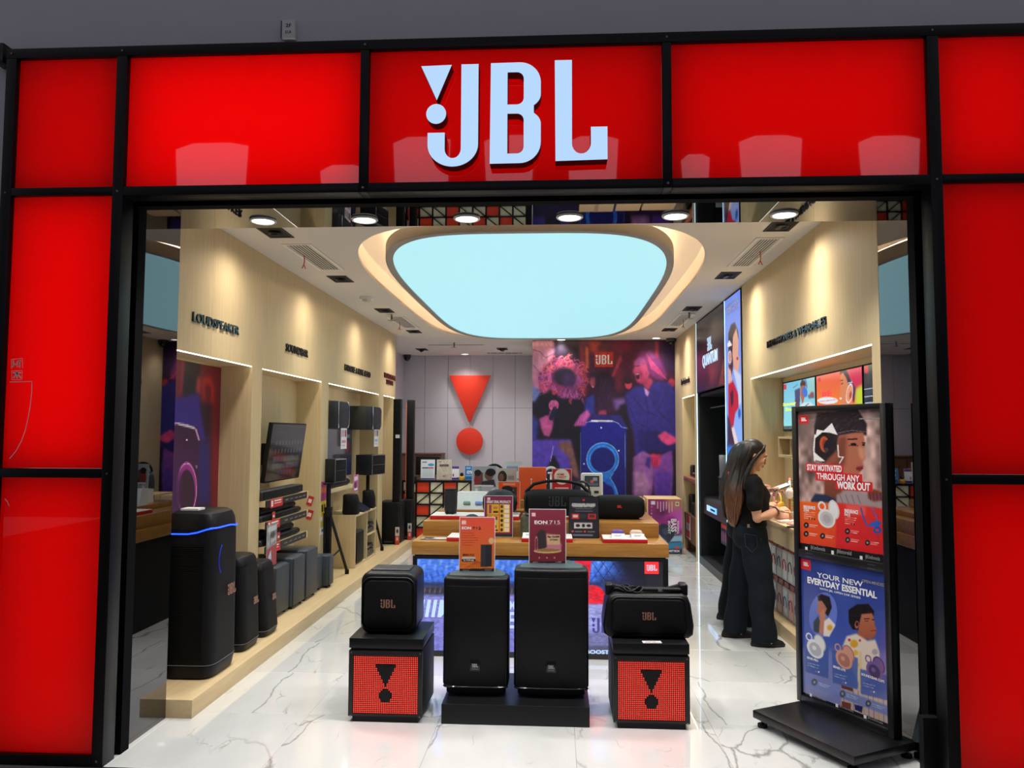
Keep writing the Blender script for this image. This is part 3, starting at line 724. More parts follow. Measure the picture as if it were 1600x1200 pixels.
# ------------------------------------------------------------------ left wall: loudspeaker bay
def party_poster():
    A = Art([(654.9, 447.6), (1034.4, 522.6), (1000.5, 1754.4), (602.4, 1981.8)], 100, 190, (40, 18, 50))
    A.poly([(640, 440), (1040, 500), (1040, 800), (640, 760)], (120, 20, 45), soft=20)
    A.poly([(850, 460), (880, 500), (850, 640), (840, 640)], (150, 35, 60))
    A.poly([(865, 490), (935, 500), (930, 640), (890, 690), (850, 660)], (38, 26, 40), soft=3)
    A.poly([(920, 560), (940, 570), (935, 650), (915, 640)], (190, 60, 60), soft=3)
    A.poly([(945, 570), (985, 560), (1003, 620), (1000, 690), (965, 700), (945, 640)], (190, 40, 45), soft=3)
    A.poly([(955, 600), (985, 600), (985, 690), (960, 690)], (110, 20, 40), soft=3)
    A.poly([(640, 640), (850, 660), (930, 640), (950, 760), (985, 760), (1000, 720), (1010, 760), (960, 870), (920, 850), (900, 800), (640, 800)], (58, 36, 150), soft=3)
    A.poly([(930, 690), (990, 690), (1010, 760), (960, 860), (945, 760)], (42, 18, 50), soft=3)
    A.poly([(600, 790), (830, 780), (920, 800), (945, 870), (960, 1300), (600, 1300)], (62, 20, 70), to=(60, 14, 60))
    A.line([(600, 800), (830, 782), (880, 792), (915, 810), (930, 860)], 8, (225, 170, 230))
    A.line([(835, 785), (905, 803)], 14, (240, 235, 245), soft=.5)
    A.rect(930, 870, 985, 1160, (40, 34, 110), soft=4)
    A.rect(985, 700, 1035, 1400, (130, 18, 45), soft=6)
    A.ell(872, 1090, 48, 125, (150, 40, 130)); A.ell(872, 1105, 38, 105, (50, 18, 50)); A.ell(872, 1090, 48, 125, (225, 150, 215), ring=.93)
    A.ell(872, 860, 4, 4, (255, 255, 255)); A.ell(918, 985, 4, 4, (255, 255, 255))
    A.poly([(660, 900), (830, 880), (850, 1300), (640, 1400)], (64, 22, 76), soft=6)
    return A
w = thing('bay_poster', 'purple and red party picture lining the loudspeaker bay', 'poster', (-2.764, 5.0, .11))
bx('board', WHITE, 0, .004, .002, 1.252, 0, 2.12, w)
party_poster().build('print', 1.25, 2.12, PRINT, w, (.0045, .0, 0), RL)

BLUE_LED = M('blue_led', (20, 60, 255), emis=(20, 60, 255), estr=4., var=0)
BLUE_DIM = M('dim_blue_led', (10, 30, 160), emis=(20, 50, 210), estr=.35, var=0)
THINL = M('thin_grey_line', (110, 112, 120), rough=.3)
SPK = M('speaker_black', (12, 13, 17), rough=.42, var=.12, bump=.15, bscale=700, spec=.3)
GRILLE = M('speaker_grille', (9, 10, 14), rough=.55, var=.25, scale=400, bump=.6, bscale=900, spec=.2)
def rings_shape(w, d, zs):
    """zs: (z, scale x, scale y, shift x)"""
    return [((sh, 0, z), d / 2 * a, w / 2 * b) for z, a, b, sh in zs]
def party_speaker(loc, d, w, h, label, rz=0., led=True, logo_h=.07, taper=0.):
    """front faces +X of its own frame"""
    t = thing('party_speaker', label, 'speaker', loc, rz, 'party speakers on the plinth')
    b = .085 * h
    MB().loft(rings_shape(w, d, [(0, .86, .9, 0), (.012, .93, .96, 0), (b * .9, 1, 1, 0), (b, .985, .985, 0)]), 48, power=5.).build('base', SPK, t)
    MB().loft(rings_shape(w, d, [(b + .002, .99, .99, 0), (h * .5, .97 - taper * .4, .985, -taper * d * .2), (h * .89, .95 - taper, .97, -taper * d * .45)]), 48, power=6.).build('body', GRILLE, t)
    MB().loft(rings_shape(w, d, [(h * .892, .955 - taper, .975, -taper * d * .45), (h * .945, .93 - taper, .95, -taper * d * .5), (h * .985, .84 - taper, .86, -taper * d * .5), (h, .70 - taper, .72, -taper * d * .5)]), 48, power=5.).build('top_cap', SPK, t)
    MB().tube([(x, y, b + .001) for x, y in superell(0, 0, d / 2 * .995, w / 2 * .995, 5.5, 64)], .0025, 5, closed=True).build('seam_line', THINL, t)
    # ribbed side grilles and a front panel set between them
    m = MB()
    for k in range(int((h * .78 - b) / .013)):
        z = b + .03 + k * .013
        f = .985 - taper * (z / h)
        m.box(-d * .36 - taper * d * .3 * z / h, d * .30 * f - taper * d * .3 * z / h, -w / 2 * 1.0, -w / 2 * .94, z, z + .006)
    ss = m.build('side_ribs', GRILLE, t); ss['kind'] = 'stuff'
    fx = d / 2
    m = MB()
    for r_ in (.11, .15, .19):
        pass
    lx = fx * (.985 - taper * .5) - taper * d * .22
    if led:
        pts = []
        for x, y in superell(0, 0, d / 2 * .952 + .003, w / 2 * .972 + .003, 6, 160):
            if y > w * .44 and x < d * .44 or x < -d * .44: continue
            u = (x + d * .44) if y < -w * .44 else d * .88 + (y + w / 2)
            q = max(0, min(1, (u - d * .45) / (d * .45))); q = q * q * (3 - 2 * q)
            pts.append((u, (x, y, h * (.866 + .034 * q) - (.012 * h if u > d * .9 + w * .6 else 0) * min(1, (u - d * .9 - w * .6) / .08))))
        pts = [p for u, p in sorted(pts)]
        MB().tube(pts, .005, 6).build('light_line', BLUE_LED, t)
        m = MB()
        m.torus((lx + .002, 0, h * .70), w * .33, .003, 'X', n=30, k=6, a0=PI * .75, a1=PI * 1.2)
        m.build('ring_light', BLUE_DIM, t)
    logo(t, logo_h, (lx + .012, w * .12, h * .5), RL, LOGOCOP)
    return t
ps = party_speaker((-2.40, 5.205, .108), .37, .42, 1.075, 'tall black party speaker with a blue light line at the front of the plinth', logo_h=.075)
MB().box(-.08, .04, -.11, -.01, 0, .012).build('label_holder', WHITE, ps, (-.02, 0, 1.075))
party_speaker((-2.41, 5.785, .108), .31, .32, .685, 'medium black rounded party speaker second from the entrance on the plinth', led=False, logo_h=.055, taper=.06)
party_speaker((-2.40, 6.185, .108), .30, .30, .575, 'slimmer tapered black party speaker third from the entrance on the plinth', led=False, logo_h=.05, taper=.14)
def subwoofer(x1, d, y0, y1, h, label, led=False):
    t = thing('subwoofer', label, 'speaker', ((2 * x1 - d) / 2, (y0 + y1) / 2, .108), 0, 'subwoofers on the plinth')
    w = y1 - y0
    MB().box(-d / 2, d / 2 - .012, -w / 2, w / 2, .022, h, r=.018, seg=3).build('cabinet', CHARCOAL, t)
    MB().box(d / 2 - .018, d / 2, -w / 2 + .006, w / 2 - .006, .03, h - .008, r=.006).build('front_grille', M('slate_grille', (58, 64, 72), rough=.5, var=.1, bump=.4, bscale=800), t)
    m = None
    for sx in (-1, 1):
        for sy in (-1, 1):
            if m is None: m = MB().cyl((0, 0, 0), (0, 0, .024), .018, n=12).build('foot', MATBLACK, t)
            else: m = m.copy(); link(m, t)
            m.location = (sx * (d / 2 - .04), sy * (w / 2 - .035), 0)
    return t
subwoofer(-2.40, .30, 6.64, 6.98, .437, 'slate grey subwoofer right behind the party speakers, nearest of the row')
subwoofer(-2.375, .33, 7.02, 7.335, .46, 'slate grey subwoofer second in the row under the soundbars')
subwoofer(-2.372, .38, 7.37, 7.715, .475, 'largest slate grey subwoofer with a wide top, third in the row')
subwoofer(-2.40, .26, 7.75, 7.975, .355, 'small slate grey subwoofer fourth in the row')
s5 = subwoofer(-2.335, .26, 8.0, 8.15, .335, 'narrow black subwoofer with a dark port at the far end of the row')

# ------------------------------------------------------------------ soundbar bay
SCREENBLACK = M('tv_glass', (8, 8, 10), rough=.06, coat=.6, var=0)
def tv(loc, w, h, d, rot, label, name='television'):
    t = thing(name, label, 'television', loc); t.rotation_euler = rot
    MB().box(0, w, -d, 0, 0, h, r=.004).build('casing', MATBLACK, t)      # local: x along width, -y back, faces +y
    return t
# local frame of a screen on the left wall: width along +Y, facing +X
t = thing('television', 'tilted black television hanging above the soundbars', 'television', (-2.60, 6.82, 1.25))
TVROT = Euler((0, .13, 0))
mt = TVROT.to_matrix().to_4x4()
MB().box(-.035, .0, 0, .95, 0, .545, r=.005, mat4=mt).build('casing', MATBLACK, t)
MB().box(-.0005, .002, .012, .938, .014, .533, mat4=mt).build('screen', SCREENBLACK, t)
A = Art([(0, 0), (95, 0), (95, 54), (0, 54)], 95, 54, (14, 14, 18))
for r_, n_, c_ in ((16, 9, (78, 78, 84)), (24, 9, (78, 78, 84))):
    for k in range(n_): A.rect(15 + k * 8.6, r_, 18 + k * 8.6, r_ + 4, c_)
for r_ in (31, 38):
    for k in range(8): A.rect(13 + k * 9.2, r_, 21 + k * 9.2, r_ + 5.2, [(64, 64, 74), (50, 56, 80), (84, 70, 66), (60, 66, 90)][(k + r_) % 4])
for k in range(5): A.rect(30 + k * 8, 45, 36 + k * 8, 49, (40, 46, 80))
A.line([(14, 8), (30, 8)], 1.2, (70, 70, 76))
tp = A.build('menu_picture', .926, .519, attr_mat('dim_tv_picture', .55, rough=.08), t, mt @ Vector((.003, .012, .014)), (mt @ Euler(RL).to_matrix().to_4x4()).to_euler())
MB().box(-.16, -.03, .35, .6, .15, .35).build('wall_bracket', MATBLACK, t)
RAILS = ((1.066, 1.128), (.884, .942), (.680, .740))
RAILP = M('price_rail_black', (20, 20, 22), rough=.4)
OAKCUT = M('oak_cut', (226, 206, 160), rough=.5)
for k, (a, b) in enumerate(RAILS):
    t = thing('wall_shelf', 'oak wall shelf with a black price rail, %s of the three under the television' % ('top one', 'middle one', 'bottom one')[k], 'shelf', (-2.6, 7.05, a), 0, 'soundbar shelves')
    bx('board', WOOD, -.163, .145, -.56, .545, .006, .058, t)
    bx('price_rail', RAILP, .145, .152, -.555, .52, 0, .06, t)
    bx('end_block', OAKCUT, .08, .155, .522, .548, -.002, .062, t)
    o = bx('price_card', M('price_card_red', (206, 30, 34), rough=.5), .152, .154, -.46, -.16, -.012, .062, t)
    o.location.y = (0, -.06, -.04)[k]
    for i, (yy, wd) in enumerate(((-.44, .04), (-.37, .17), (-.37, .17))):
        bx('print_line', TXTW, .154, .1545, yy + (0, -.06, -.04)[k], yy + wd + (0, -.06, -.04)[k], (.0, .038, .02)[i], (.052, .05, .026)[i], t)
    for i, yy in enumerate((-.06, .07, .2, .32, .43)):
        add_mesh(text_mesh(('HDMI', 'optic', 'wifi', 'Surround', 'ATMOS')[i], .07, .014, .0008, .01), 'lettering', TXTG, t, (.1525, yy - .03, .022), RL)
def soundbar(x1, d, y0, y1, z0, h, label, r=.012, mat=DGREY):
    t = thing('soundbar', label, 'soundbar', (x1 - d / 2, (y0 + y1) / 2, z0), 0, 'soundbars on the oak shelves')
    w = y1 - y0
    MB().box(-d / 2, d / 2 - .006, -w / 2, w / 2, 0, h, r=r, seg=3).build('casing', mat, t)
    MB().box(d / 2 - .014, d / 2, -w / 2 + r, w / 2 - r, r * .6, h - r * .6, r=.004).build('front_grille', GRILLE, t)
    MB().cyl((d / 2, w * .4, h * .5), (d / 2 + .0008, w * .4, h * .5), .004, n=8).build('indicator', LOGOSIL, t)
    return t
soundbar(-2.47, .12, 6.48, 7.52, 1.130, .075, 'thick square black soundbar on the top shelf under the television')
soundbar(-2.475, .11, 6.49, 7.50, .944, .052, 'slim black soundbar lying on the middle shelf', .02)
soundbar(-2.50, .11, 6.48, 7.42, .997, .055, 'black soundbar stacked on top of the slim one, middle shelf', .024, SPK)
soundbar(-2.475, .11, 6.49, 7.48, .742, .052, 'slim black soundbar lying on the bottom shelf', .02)
soundbar(-2.505, .10, 6.48, 7.40, .795, .06, 'black rounded soundbar stacked on top of the slim one, bottom shelf', .028, SPK)
TAGR = M('tag_red', (208, 48, 46), rough=.5)
for x, y, z, lab in ((-2.4655, 6.72, .985, 'red hang tag on the middle shelf soundbars'), (-2.468, 6.86, .79, 'red hang tag on the bottom shelf soundbars')):
    t = thing('price_tag', lab, 'tag', (x, y, z), 0, 'red price tags'); bx('card', TAGR, 0, .002, -.035, .035, -.045, .03, t); bx('print_line', TXTW, .002, .0025, -.02, .02, -.02, 0, t)
for z, lab in ((.985, 'upper red sticker on the side of the soundbar bay'), (.84, 'lower red sticker on the side of the soundbar bay')):
    t = thing('price_tag', lab, 'tag', (-2.6, 8.148, z), 0, 'red price tags'); t.rotation_euler = (0, .3, 0); bx('card', TAGR, -.03, .03, -.002, 0, -.05, .05, t); bx('print_line', TXTW, -.018, .018, -.0026, -.002, -.02, .02, t)
A = Art([(205, 570), (330, 580), (310, 1010), (205, 970)], 24, 60, (150, 150, 154))
A.grain(.35, 9); A.poly([(215, 600), (325, 600), (322, 660), (213, 650)], (205, 205, 208)); A.ell(270, 700, 40, 40, (70, 70, 74), soft=.4); A.ell(280, 760, 40, 22, (190, 190, 194), soft=.4)
A.rect(200, 815, 320, 1020, (170, 60, 66)); A.poly([(225, 880), (250, 840), (255, 930), (215, 940)], (190, 215, 245))
t = thing('product_leaflet', 'grey and red product leaflet in a clear holder under the soundbars', 'leaflet', (-2.444, 6.52, .56))
bx('holder', M('clear_acrylic', (200, 206, 210), rough=.1), -.003, 0, 0, .235, 0, .36, t); A.build('print', .235, .36, PRINT, t, (.0006, 0, 0), RL)
bx('back_strut', M('clear_acrylic'), -.03, -.003, .08, .15, .12, .18, t)
A = Art([(0, 0), (20, 0), (20, 60), (0, 60)], 20, 60, (235, 232, 235))
A.rect(0, 0, 20, 22, (168, 60, 120)); A.rect(2, 6, 18, 13, (230, 110, 60)); A.rect(0, 22, 20, 40, (236, 200, 40)); A.rect(3, 26, 9, 34, (60, 50, 20)); A.rect(11, 26, 17, 34, (80, 60, 20)); A.rect(0, 44, 20, 52, (200, 190, 70)); A.rect(4, 54, 16, 57, (90, 80, 140))
t = thing('promotion_strip', 'narrow pink and yellow promotion poster on the pillar after the soundbars', 'poster', (-2.5, 8.19, .62))
bx('sheet', WHITE, 0, .001, 0, .21, 0, .56, t); A.build('print', .21, .56, PRINT, t, (.0014, 0, 0), RL)

# ------------------------------------------------------------------ karaoke bay
CHROME = M('chrome_strip', (200, 200, 204), rough=.2, metal=.9, var=0)
def wall_speaker(loc, d, w, h, rz, label):
    """front faces +X"""
    t = thing('karaoke_speaker', label, 'speaker', loc, rz, 'karaoke speakers in the oak bay')
    MB().box(-d / 2, d / 2 - .07, -w / 2, w / 2, 0, h, r=.006).build('cabinet', M('olive_black_cabinet', (40, 40, 36), rough=.5, var=.1), t)
    pts = [(d / 2 - .07, -w / 2), (d / 2 - .02, -w / 2 + .01), (d / 2, -w / 2 + .08), (d / 2, w / 2 - .08), (d / 2 - .02, w / 2 - .01), (d / 2 - .07, w / 2)]
    MB().prism(pts, .004, h - .004, 'Z', r=.006).build('front_grille', M('navy_grille', (24, 28, 38), rough=.5, var=.15, bump=.4, bscale=700), t)
    m = MB()
    for s in (-1, 1):
        m.tube([(d / 2 - .002, s * (w / 2 - .10), .006), (d / 2 + .004, s * (w / 2 - .07), .05), (d / 2 + .004, s * (w / 2 - .07), h - .05), (d / 2 - .002, s * (w / 2 - .10), h - .006)], .006, 6)
    m.build('chrome_trim', CHROME, t)
    MB().box(-d / 2 - .012, -d / 2, -.08, .08, .06, h - .06).build('wall_bracket', MATBLACK, t)
    return t
wall_speaker((-2.59, 8.76, 1.75), .325, .58, .31, 0, 'black wall speaker with chrome strips, left one high in the karaoke bay')
wall_speaker((-2.585, 10.36, 1.745), .335, .62, .31, 0, 'black wall speaker with chrome strips, right one high in the karaoke bay')
for x, y, z, lab in ((-2.425, 8.66, 1.58, 'white price sheet hanging under the left wall speaker'), (-2.43, 10.28, 1.58, 'white price sheet hanging under the right wall speaker')):
    A = Art([(0, 0), (22, 0), (22, 24), (0, 24)], 22, 24, (222, 220, 226)); A.rect(2, 2, 5, 10, (190, 50, 70)); A.rect(7, 2, 12, 10, (150, 150, 156)); A.rect(14, 2, 20, 10, (140, 30, 50) if y < 9 else (40, 40, 46)); A.rect(3, 14, 19, 17, (200, 120, 140) if y < 9 else (140, 160, 190)); A.rect(4, 19, 17, 21, (190, 190, 196))
    t = thing('price_sheet', lab, 'sheet', (x, y, z), 0, 'price sheets'); bx('sheet', WHITE, -.0015, 0, 0, .24, -.06, .175, t); A.build('print', .24, .235, PRINT, t, (.0004, 0, -.06), RL)
t = thing('wall_television', 'black wall television half hidden behind the karaoke speakers', 'television', (-2.70, 9.0, 1.16))
MB().box(-.03, .02, 0, 1.1, 0, .60, r=.006).build('casing', MATBLACK, t)
A = Art([(0, 0), (100, 0), (100, 55), (0, 55)], 60, 33, (44, 44, 54)); A.poly([(0, 28), (100, 40), (100, 55), (0, 55)], (20, 28, 60), soft=2); A.poly([(60, 10), (90, 16), (84, 30), (70, 24)], (120, 36, 50), soft=1); A.rect(30, 30, 50, 40, (70, 60, 60), soft=1)
A.build('screen', 1.08, .575, attr_mat('dim_tv_picture'), t, (.0205, .01, .012), RL)
MB().box(-.065, -.03, .4, .7, .2, .4).build('wall_bracket', MATBLACK, t)
def small_speaker(loc, d, w, h, rz, label):
    t = thing('bookshelf_speaker', label, 'speaker', loc, rz, 'speakers on tripod stands')
    MB().box(-d / 2, d / 2 - .01, -w / 2, w / 2, 0, h, r=.008).build('cabinet', M('blue_black_cabinet', (20, 23, 30), rough=.45, var=.1), t)
    MB().box(d / 2 - .014, d / 2 + .004, -w / 2 + .014, w / 2 - .014, .014, h - .014, r=.004).build('front_grille', GRILLE, t)
    m = MB(); P = [(d / 2, -w / 2 + .006, .006), (d / 2, w / 2 - .006, .006), (d / 2, w / 2 - .006, h - .006), (d / 2, -w / 2 + .006, h - .006)]
    m.tube(P, .005, 6, closed=True); m.tube([(d / 2 + .005, -w / 2 + .02, h * .5), (d / 2 + .005, w / 2 - .02, h * .5)], .002, 5).build('chrome_trim', CHROME, t)
    return t
def tripod(loc, h, label, rz=0., R1=.57, R2=.03):
    t = thing('tripod_stand', label, 'stand', loc, rz, 'speaker tripods')
    MB().cyl((0, 0, .12), (0, 0, h), .019, n=12).cyl((0, 0, h * .55), (0, 0, h * .98), .024, n=12).build('pole', MATBLACK, t)
    MB().cyl((0, 0, .70), (0, 0, .80), .042, n=14).cyl((.03, 0, .75), (.085, 0, .75), .014, n=10).cyl((0, 0, .2), (0, 0, .25), .03, n=12).build('collar', MATBLACK, t)
    MB().box(-.05, .05, -.05, .05, h - .012, h).build('top_plate', MATBLACK, t)
    for k, a in enumerate((-.2, PI * .62, -PI * .7)):
        c, s = math.cos(a), math.sin(a); R = R1 if k == 0 else R2
        lg = MB().tube([(c * .035, s * .035, .74), (c * R, s * R * 1.0, .02)], .017, 8).build('leg', MATBLACK, t)
        MB().cyl((c * (R - .008), s * (R - .008), .0), (c * (R - .008), s * (R - .008), .05), .024, n=10).build('rubber_foot', MATBLACK, lg)
        MB().tube([(0, 0, .225), (c * R * .6, s * R * .6, .74 * .41)], .009, 6).build('strut', MATBLACK, t)
    return t
tripod((-2.44, 8.275, .108), 1.055, 'black tripod stand in front of the pillar, left of the karaoke cabinet', 1.66)
small_speaker((-2.435, 8.46, 1.165), .15, .28, .255, -.17, 'black boxy speaker with chrome edging on the left tripod')
tripod((-2.54, 10.42, .108), 1.04, 'black tripod stand beside the karaoke cabinet, right one', 1.02, .25, .12)
small_speaker((-2.49, 10.35, 1.15), .24, .38, .265, -.24, 'black boxy speaker with chrome edging on the right tripod')
t = thing('bracket_shelf', 'small oak shelf in the karaoke bay', 'shelf', (-2.66, 9.05, 1.03)); bx('board', WOOD, -.105, .14, -.55, .53, 0, .045, t)
soundbar(-2.53, .11, 8.52, 9.5, 1.075, .075, 'black round-ended soundbar on the small oak shelf', .032, SPK)
A = Art([(0, 0), (20, 0), (20, 26), (0, 26)], 20, 26, (190, 100, 150)); A.rect(3, 3, 17, 9, (230, 200, 220)); A.ell(8, 16, 5, 5, (90, 40, 80)); A.rect(4, 21, 16, 24, (240, 240, 240))
t = thing('pink_price_card', 'pink price card leaning on the oak shelf end', 'card', (-2.52, 9.60, 1.0)); bx('card', WHITE, -.002, 0, 0, .24, -.03, .18, t); A.build('print', .24, .21, PRINT, t, (.0006, 0, -.03), RL); bx('clip', MATBLACK, -.02, -.002, .06, .1, .03, .05, t)
t = thing('power_outlet', 'white wall outlet with a black plug under the small shelf', 'outlet', (-2.765, 8.75, .92)); bx('plate', WHITE, 0, .01, -.06, .06, -.05, .05, t); MB().cyl((.01, .05, 0), (.05, .05, 0), .022, n=12).tube([(.05, .05, 0), (.09, .06, -.01), (.10, .1, -.08), (.08, .2, -.17)], .007, 6).build('plug', MATBLACK, t)
# open karaoke cabinet
t = thing('karaoke_cabinet', 'open oak cabinet with compartments standing on the plinth', 'cabinet', (-2.57, 9.72, .108))
bx('side_panel', WOOD, -.19, .19, -.53, -.508, 0, .6, t); bx('side_panel', WOOD, -.19, .19, .508, .53, 0, .6, t); bx('divider', WOOD, -.19, .188, .05, .07, .022, .6, t)
bx('top', WOOD, -.19, .193, -.533, .533, .6, .622, t); bx('bottom', WOOD, -.19, .19, -.508, .508, 0, .022, t); bx('back_panel', WOOD, -.19, -.178, -.508, .508, .022, .6, t)
bx('shelf', WOOD, -.178, .186, .07, .508, .30, .32, t)
t = thing('slim_subwoofer', 'tall black subwoofer standing inside the oak cabinet', 'speaker', (-2.53, 9.46, .13)); MB().box(-.15, .13, -.18, .18, 0, .385, r=.008).build('cabinet', CHARCOAL, t); MB().box(.13, .142, -.17, .17, .02, .375, r=.004).build('front_grille', GRILLE, t)
def amp(z, h, label, knobs):
    t = thing('amplifier', label, 'amplifier', (-2.55, 10.0, z), 0, 'amplifiers in the oak cabinet')
    MB().box(-.14, .14, -.19, .19, .012, h, r=.004).build('case', MATBLACK, t)
    MB().box(.14, .146, -.19, .19, .016, h - .004).build('front_panel', M('amp_front', (30, 32, 38), rough=.3, metal=.4), t)
    for k in range(knobs): MB().cyl((.146, -.14 + .28 * k / max(1, knobs - 1), h * .55), (.165, -.14 + .28 * k / max(1, knobs - 1), h * .55), .014, n=12).build('knob', GREYMET, t)
    MB().box(-.12, .12, -.16, .16, 0, .012).build('foot', MATBLACK, t)
amp(.428, .07, 'black amplifier with silver knobs on the cabinet shelf', 5); amp(.499, .05, 'slimmer black amplifier on top of the one on the shelf', 3)
amp(.13, .09, 'wide black amplifier at the bottom of the cabinet', 4); amp(.221, .055, 'thin black player stacked on the bottom amplifier', 2)
def fabric_speaker(loc, r, h, label):
    t = thing('wireless_speaker', label, 'speaker', loc, .1, 'dark wireless speakers on the cabinet')
    MB().loft([((0, 0, .0), r * .9, r * 1.05), ((0, 0, .02), r, r * 1.2), ((0, 0, h * .6), r * .95, r * 1.12), ((-.01, 0, h - .015), r * .85, r), ((-.01, 0, h), r * .75, r * .9)], 32, power=3.2).build('body', GRILLE, t)
    MB().loft([((-.01, 0, h + .0005), r * .74, r * .88), ((-.01, 0, h + .004), r * .6, r * .74)], 32, power=3.2).build('top', SPK, t)
    return t
fabric_speaker((-2.47, 9.32, .73), .10, .235, 'dark fabric wireless speaker at the near end of the oak cabinet')
fabric_speaker((-2.45, 10.12, .73), .085, .225, 'dark fabric wireless speaker at the far end of the oak cabinet')
t = thing('tablet_display', 'dark blue slanted tablet between the two wireless speakers', 'tablet', (-2.50, 9.72, .73)); MB().prism([(-.13, 0), (.13, 0), (.13, .012), (-.10, .15)], -.17, .17, 'Y').build('wedge', M('navy_plastic', (24, 28, 52), rough=.3), t); MB().box(.03, .10, -.12, .12, .045, .05, mat4=Matrix.Rotation(.54, 4, 'Y') @ Matrix.Translation((.0, 0, -.0))).build('stand_key', GREYMET, t)

# ------------------------------------------------------------------ professional corner
def column(loc, w, d, h, label, edge, em):
    t = thing('column_speaker', label, 'speaker', loc, 0, 'column speakers')
    MB().box(-w / 2, w / 2, -d / 2, d / 2, 0, h, r=.008).build('cabinet', MATBLACK, t)
    MB().box(-w / 2 + .008, w / 2 - .008, -d / 2 - .006, -d / 2, .02, h - .02, r=.003).build('front_grille', GRILLE, t)
    bx('side_strip', em, *edge, t)
    return t
def big_sub(loc, w, d, h, label):
    t = thing('stage_subwoofer', label, 'speaker', loc, 0, 'stage subwoofers')
    MB().box(-w / 2, w / 2, -d / 2, d / 2, .015, h, r=.012, seg=3).build('cabinet', MATBLACK, t)
    MB().box(-w / 2 + .02, w / 2 - .02, -d / 2 - .008, -d / 2, .06, h - .03, r=.006).build('front_grille', GRILLE, t)
    MB().box(w / 2 - .002, w / 2 + .006, -d / 2 + .03, d / 2 - .03, .05, h - .04, r=.003).build('side_grille', GRILLE, t)
    MB().box(-.06, .06, -d / 2 - .006, -d / 2, .025, .05).build('handle', DGREY, t)
    MB().box(-w / 2 + .03, w / 2 - .03, -d / 2 + .03, d / 2 - .03, 0, .015).build('foot', MATBLACK, t)
    return t
big_sub((-2.42, 11.42, .108), .30, .46, .60, 'black stage subwoofer at the far end of the plinth')
column((-2.325, 11.30, .708), .11, .13, 1.49, 'tall slim black column speaker with a white edge standing on the stage subwoofer', (-.061, -.056, -.05, .04, .05, 1.45), M('white_edge', (214, 210, 200)))
big_sub((-2.26, 11.84, .108), .17, .30, .60, 'slim black stage subwoofer behind the first one')
column((-2.225, 11.80, .708), .105, .12, 1.50, 'tall slim black column speaker with an orange strip at the end of the oak wall', (-.062, -.053, -.06, -.01, .02, 1.46), M('orange_edge', (214, 104, 78)))
t = thing('white_cable_tag', 'small white tag tied to the column speaker', 'tag', (-2.31, 11.225, 1.66)); MB().box(-.03, .03, -.003, .0, -.03, .02).build('tag', WHITE, t)
for x, y, lab in ((-2.285, 11.17, 'small red and white leaflet beside the stage subwoofer, near one'), (-2.20, 11.66, 'small red and white leaflet at the far corner of the plinth')):
    A = Art([(0, 0), (8, 0), (8, 26), (0, 26)], 10, 28, (190, 186, 184)); A.rect(0, 13, 8, 26, (190, 56, 50)); A.ell(4, 6, 2, 3, (60, 40, 40)); A.rect(2, 15, 6, 20, (225, 170, 160))
    t = thing('leaflet', lab, 'leaflet', (x, y, .108), 0, 'leaflets on the plinth'); bx('card', WHITE, -.03, .03, -.003, 0, 0, .25, t); A.build('print', .06, .25, PRINT, t, (-.03, -.0036, 0), RF)
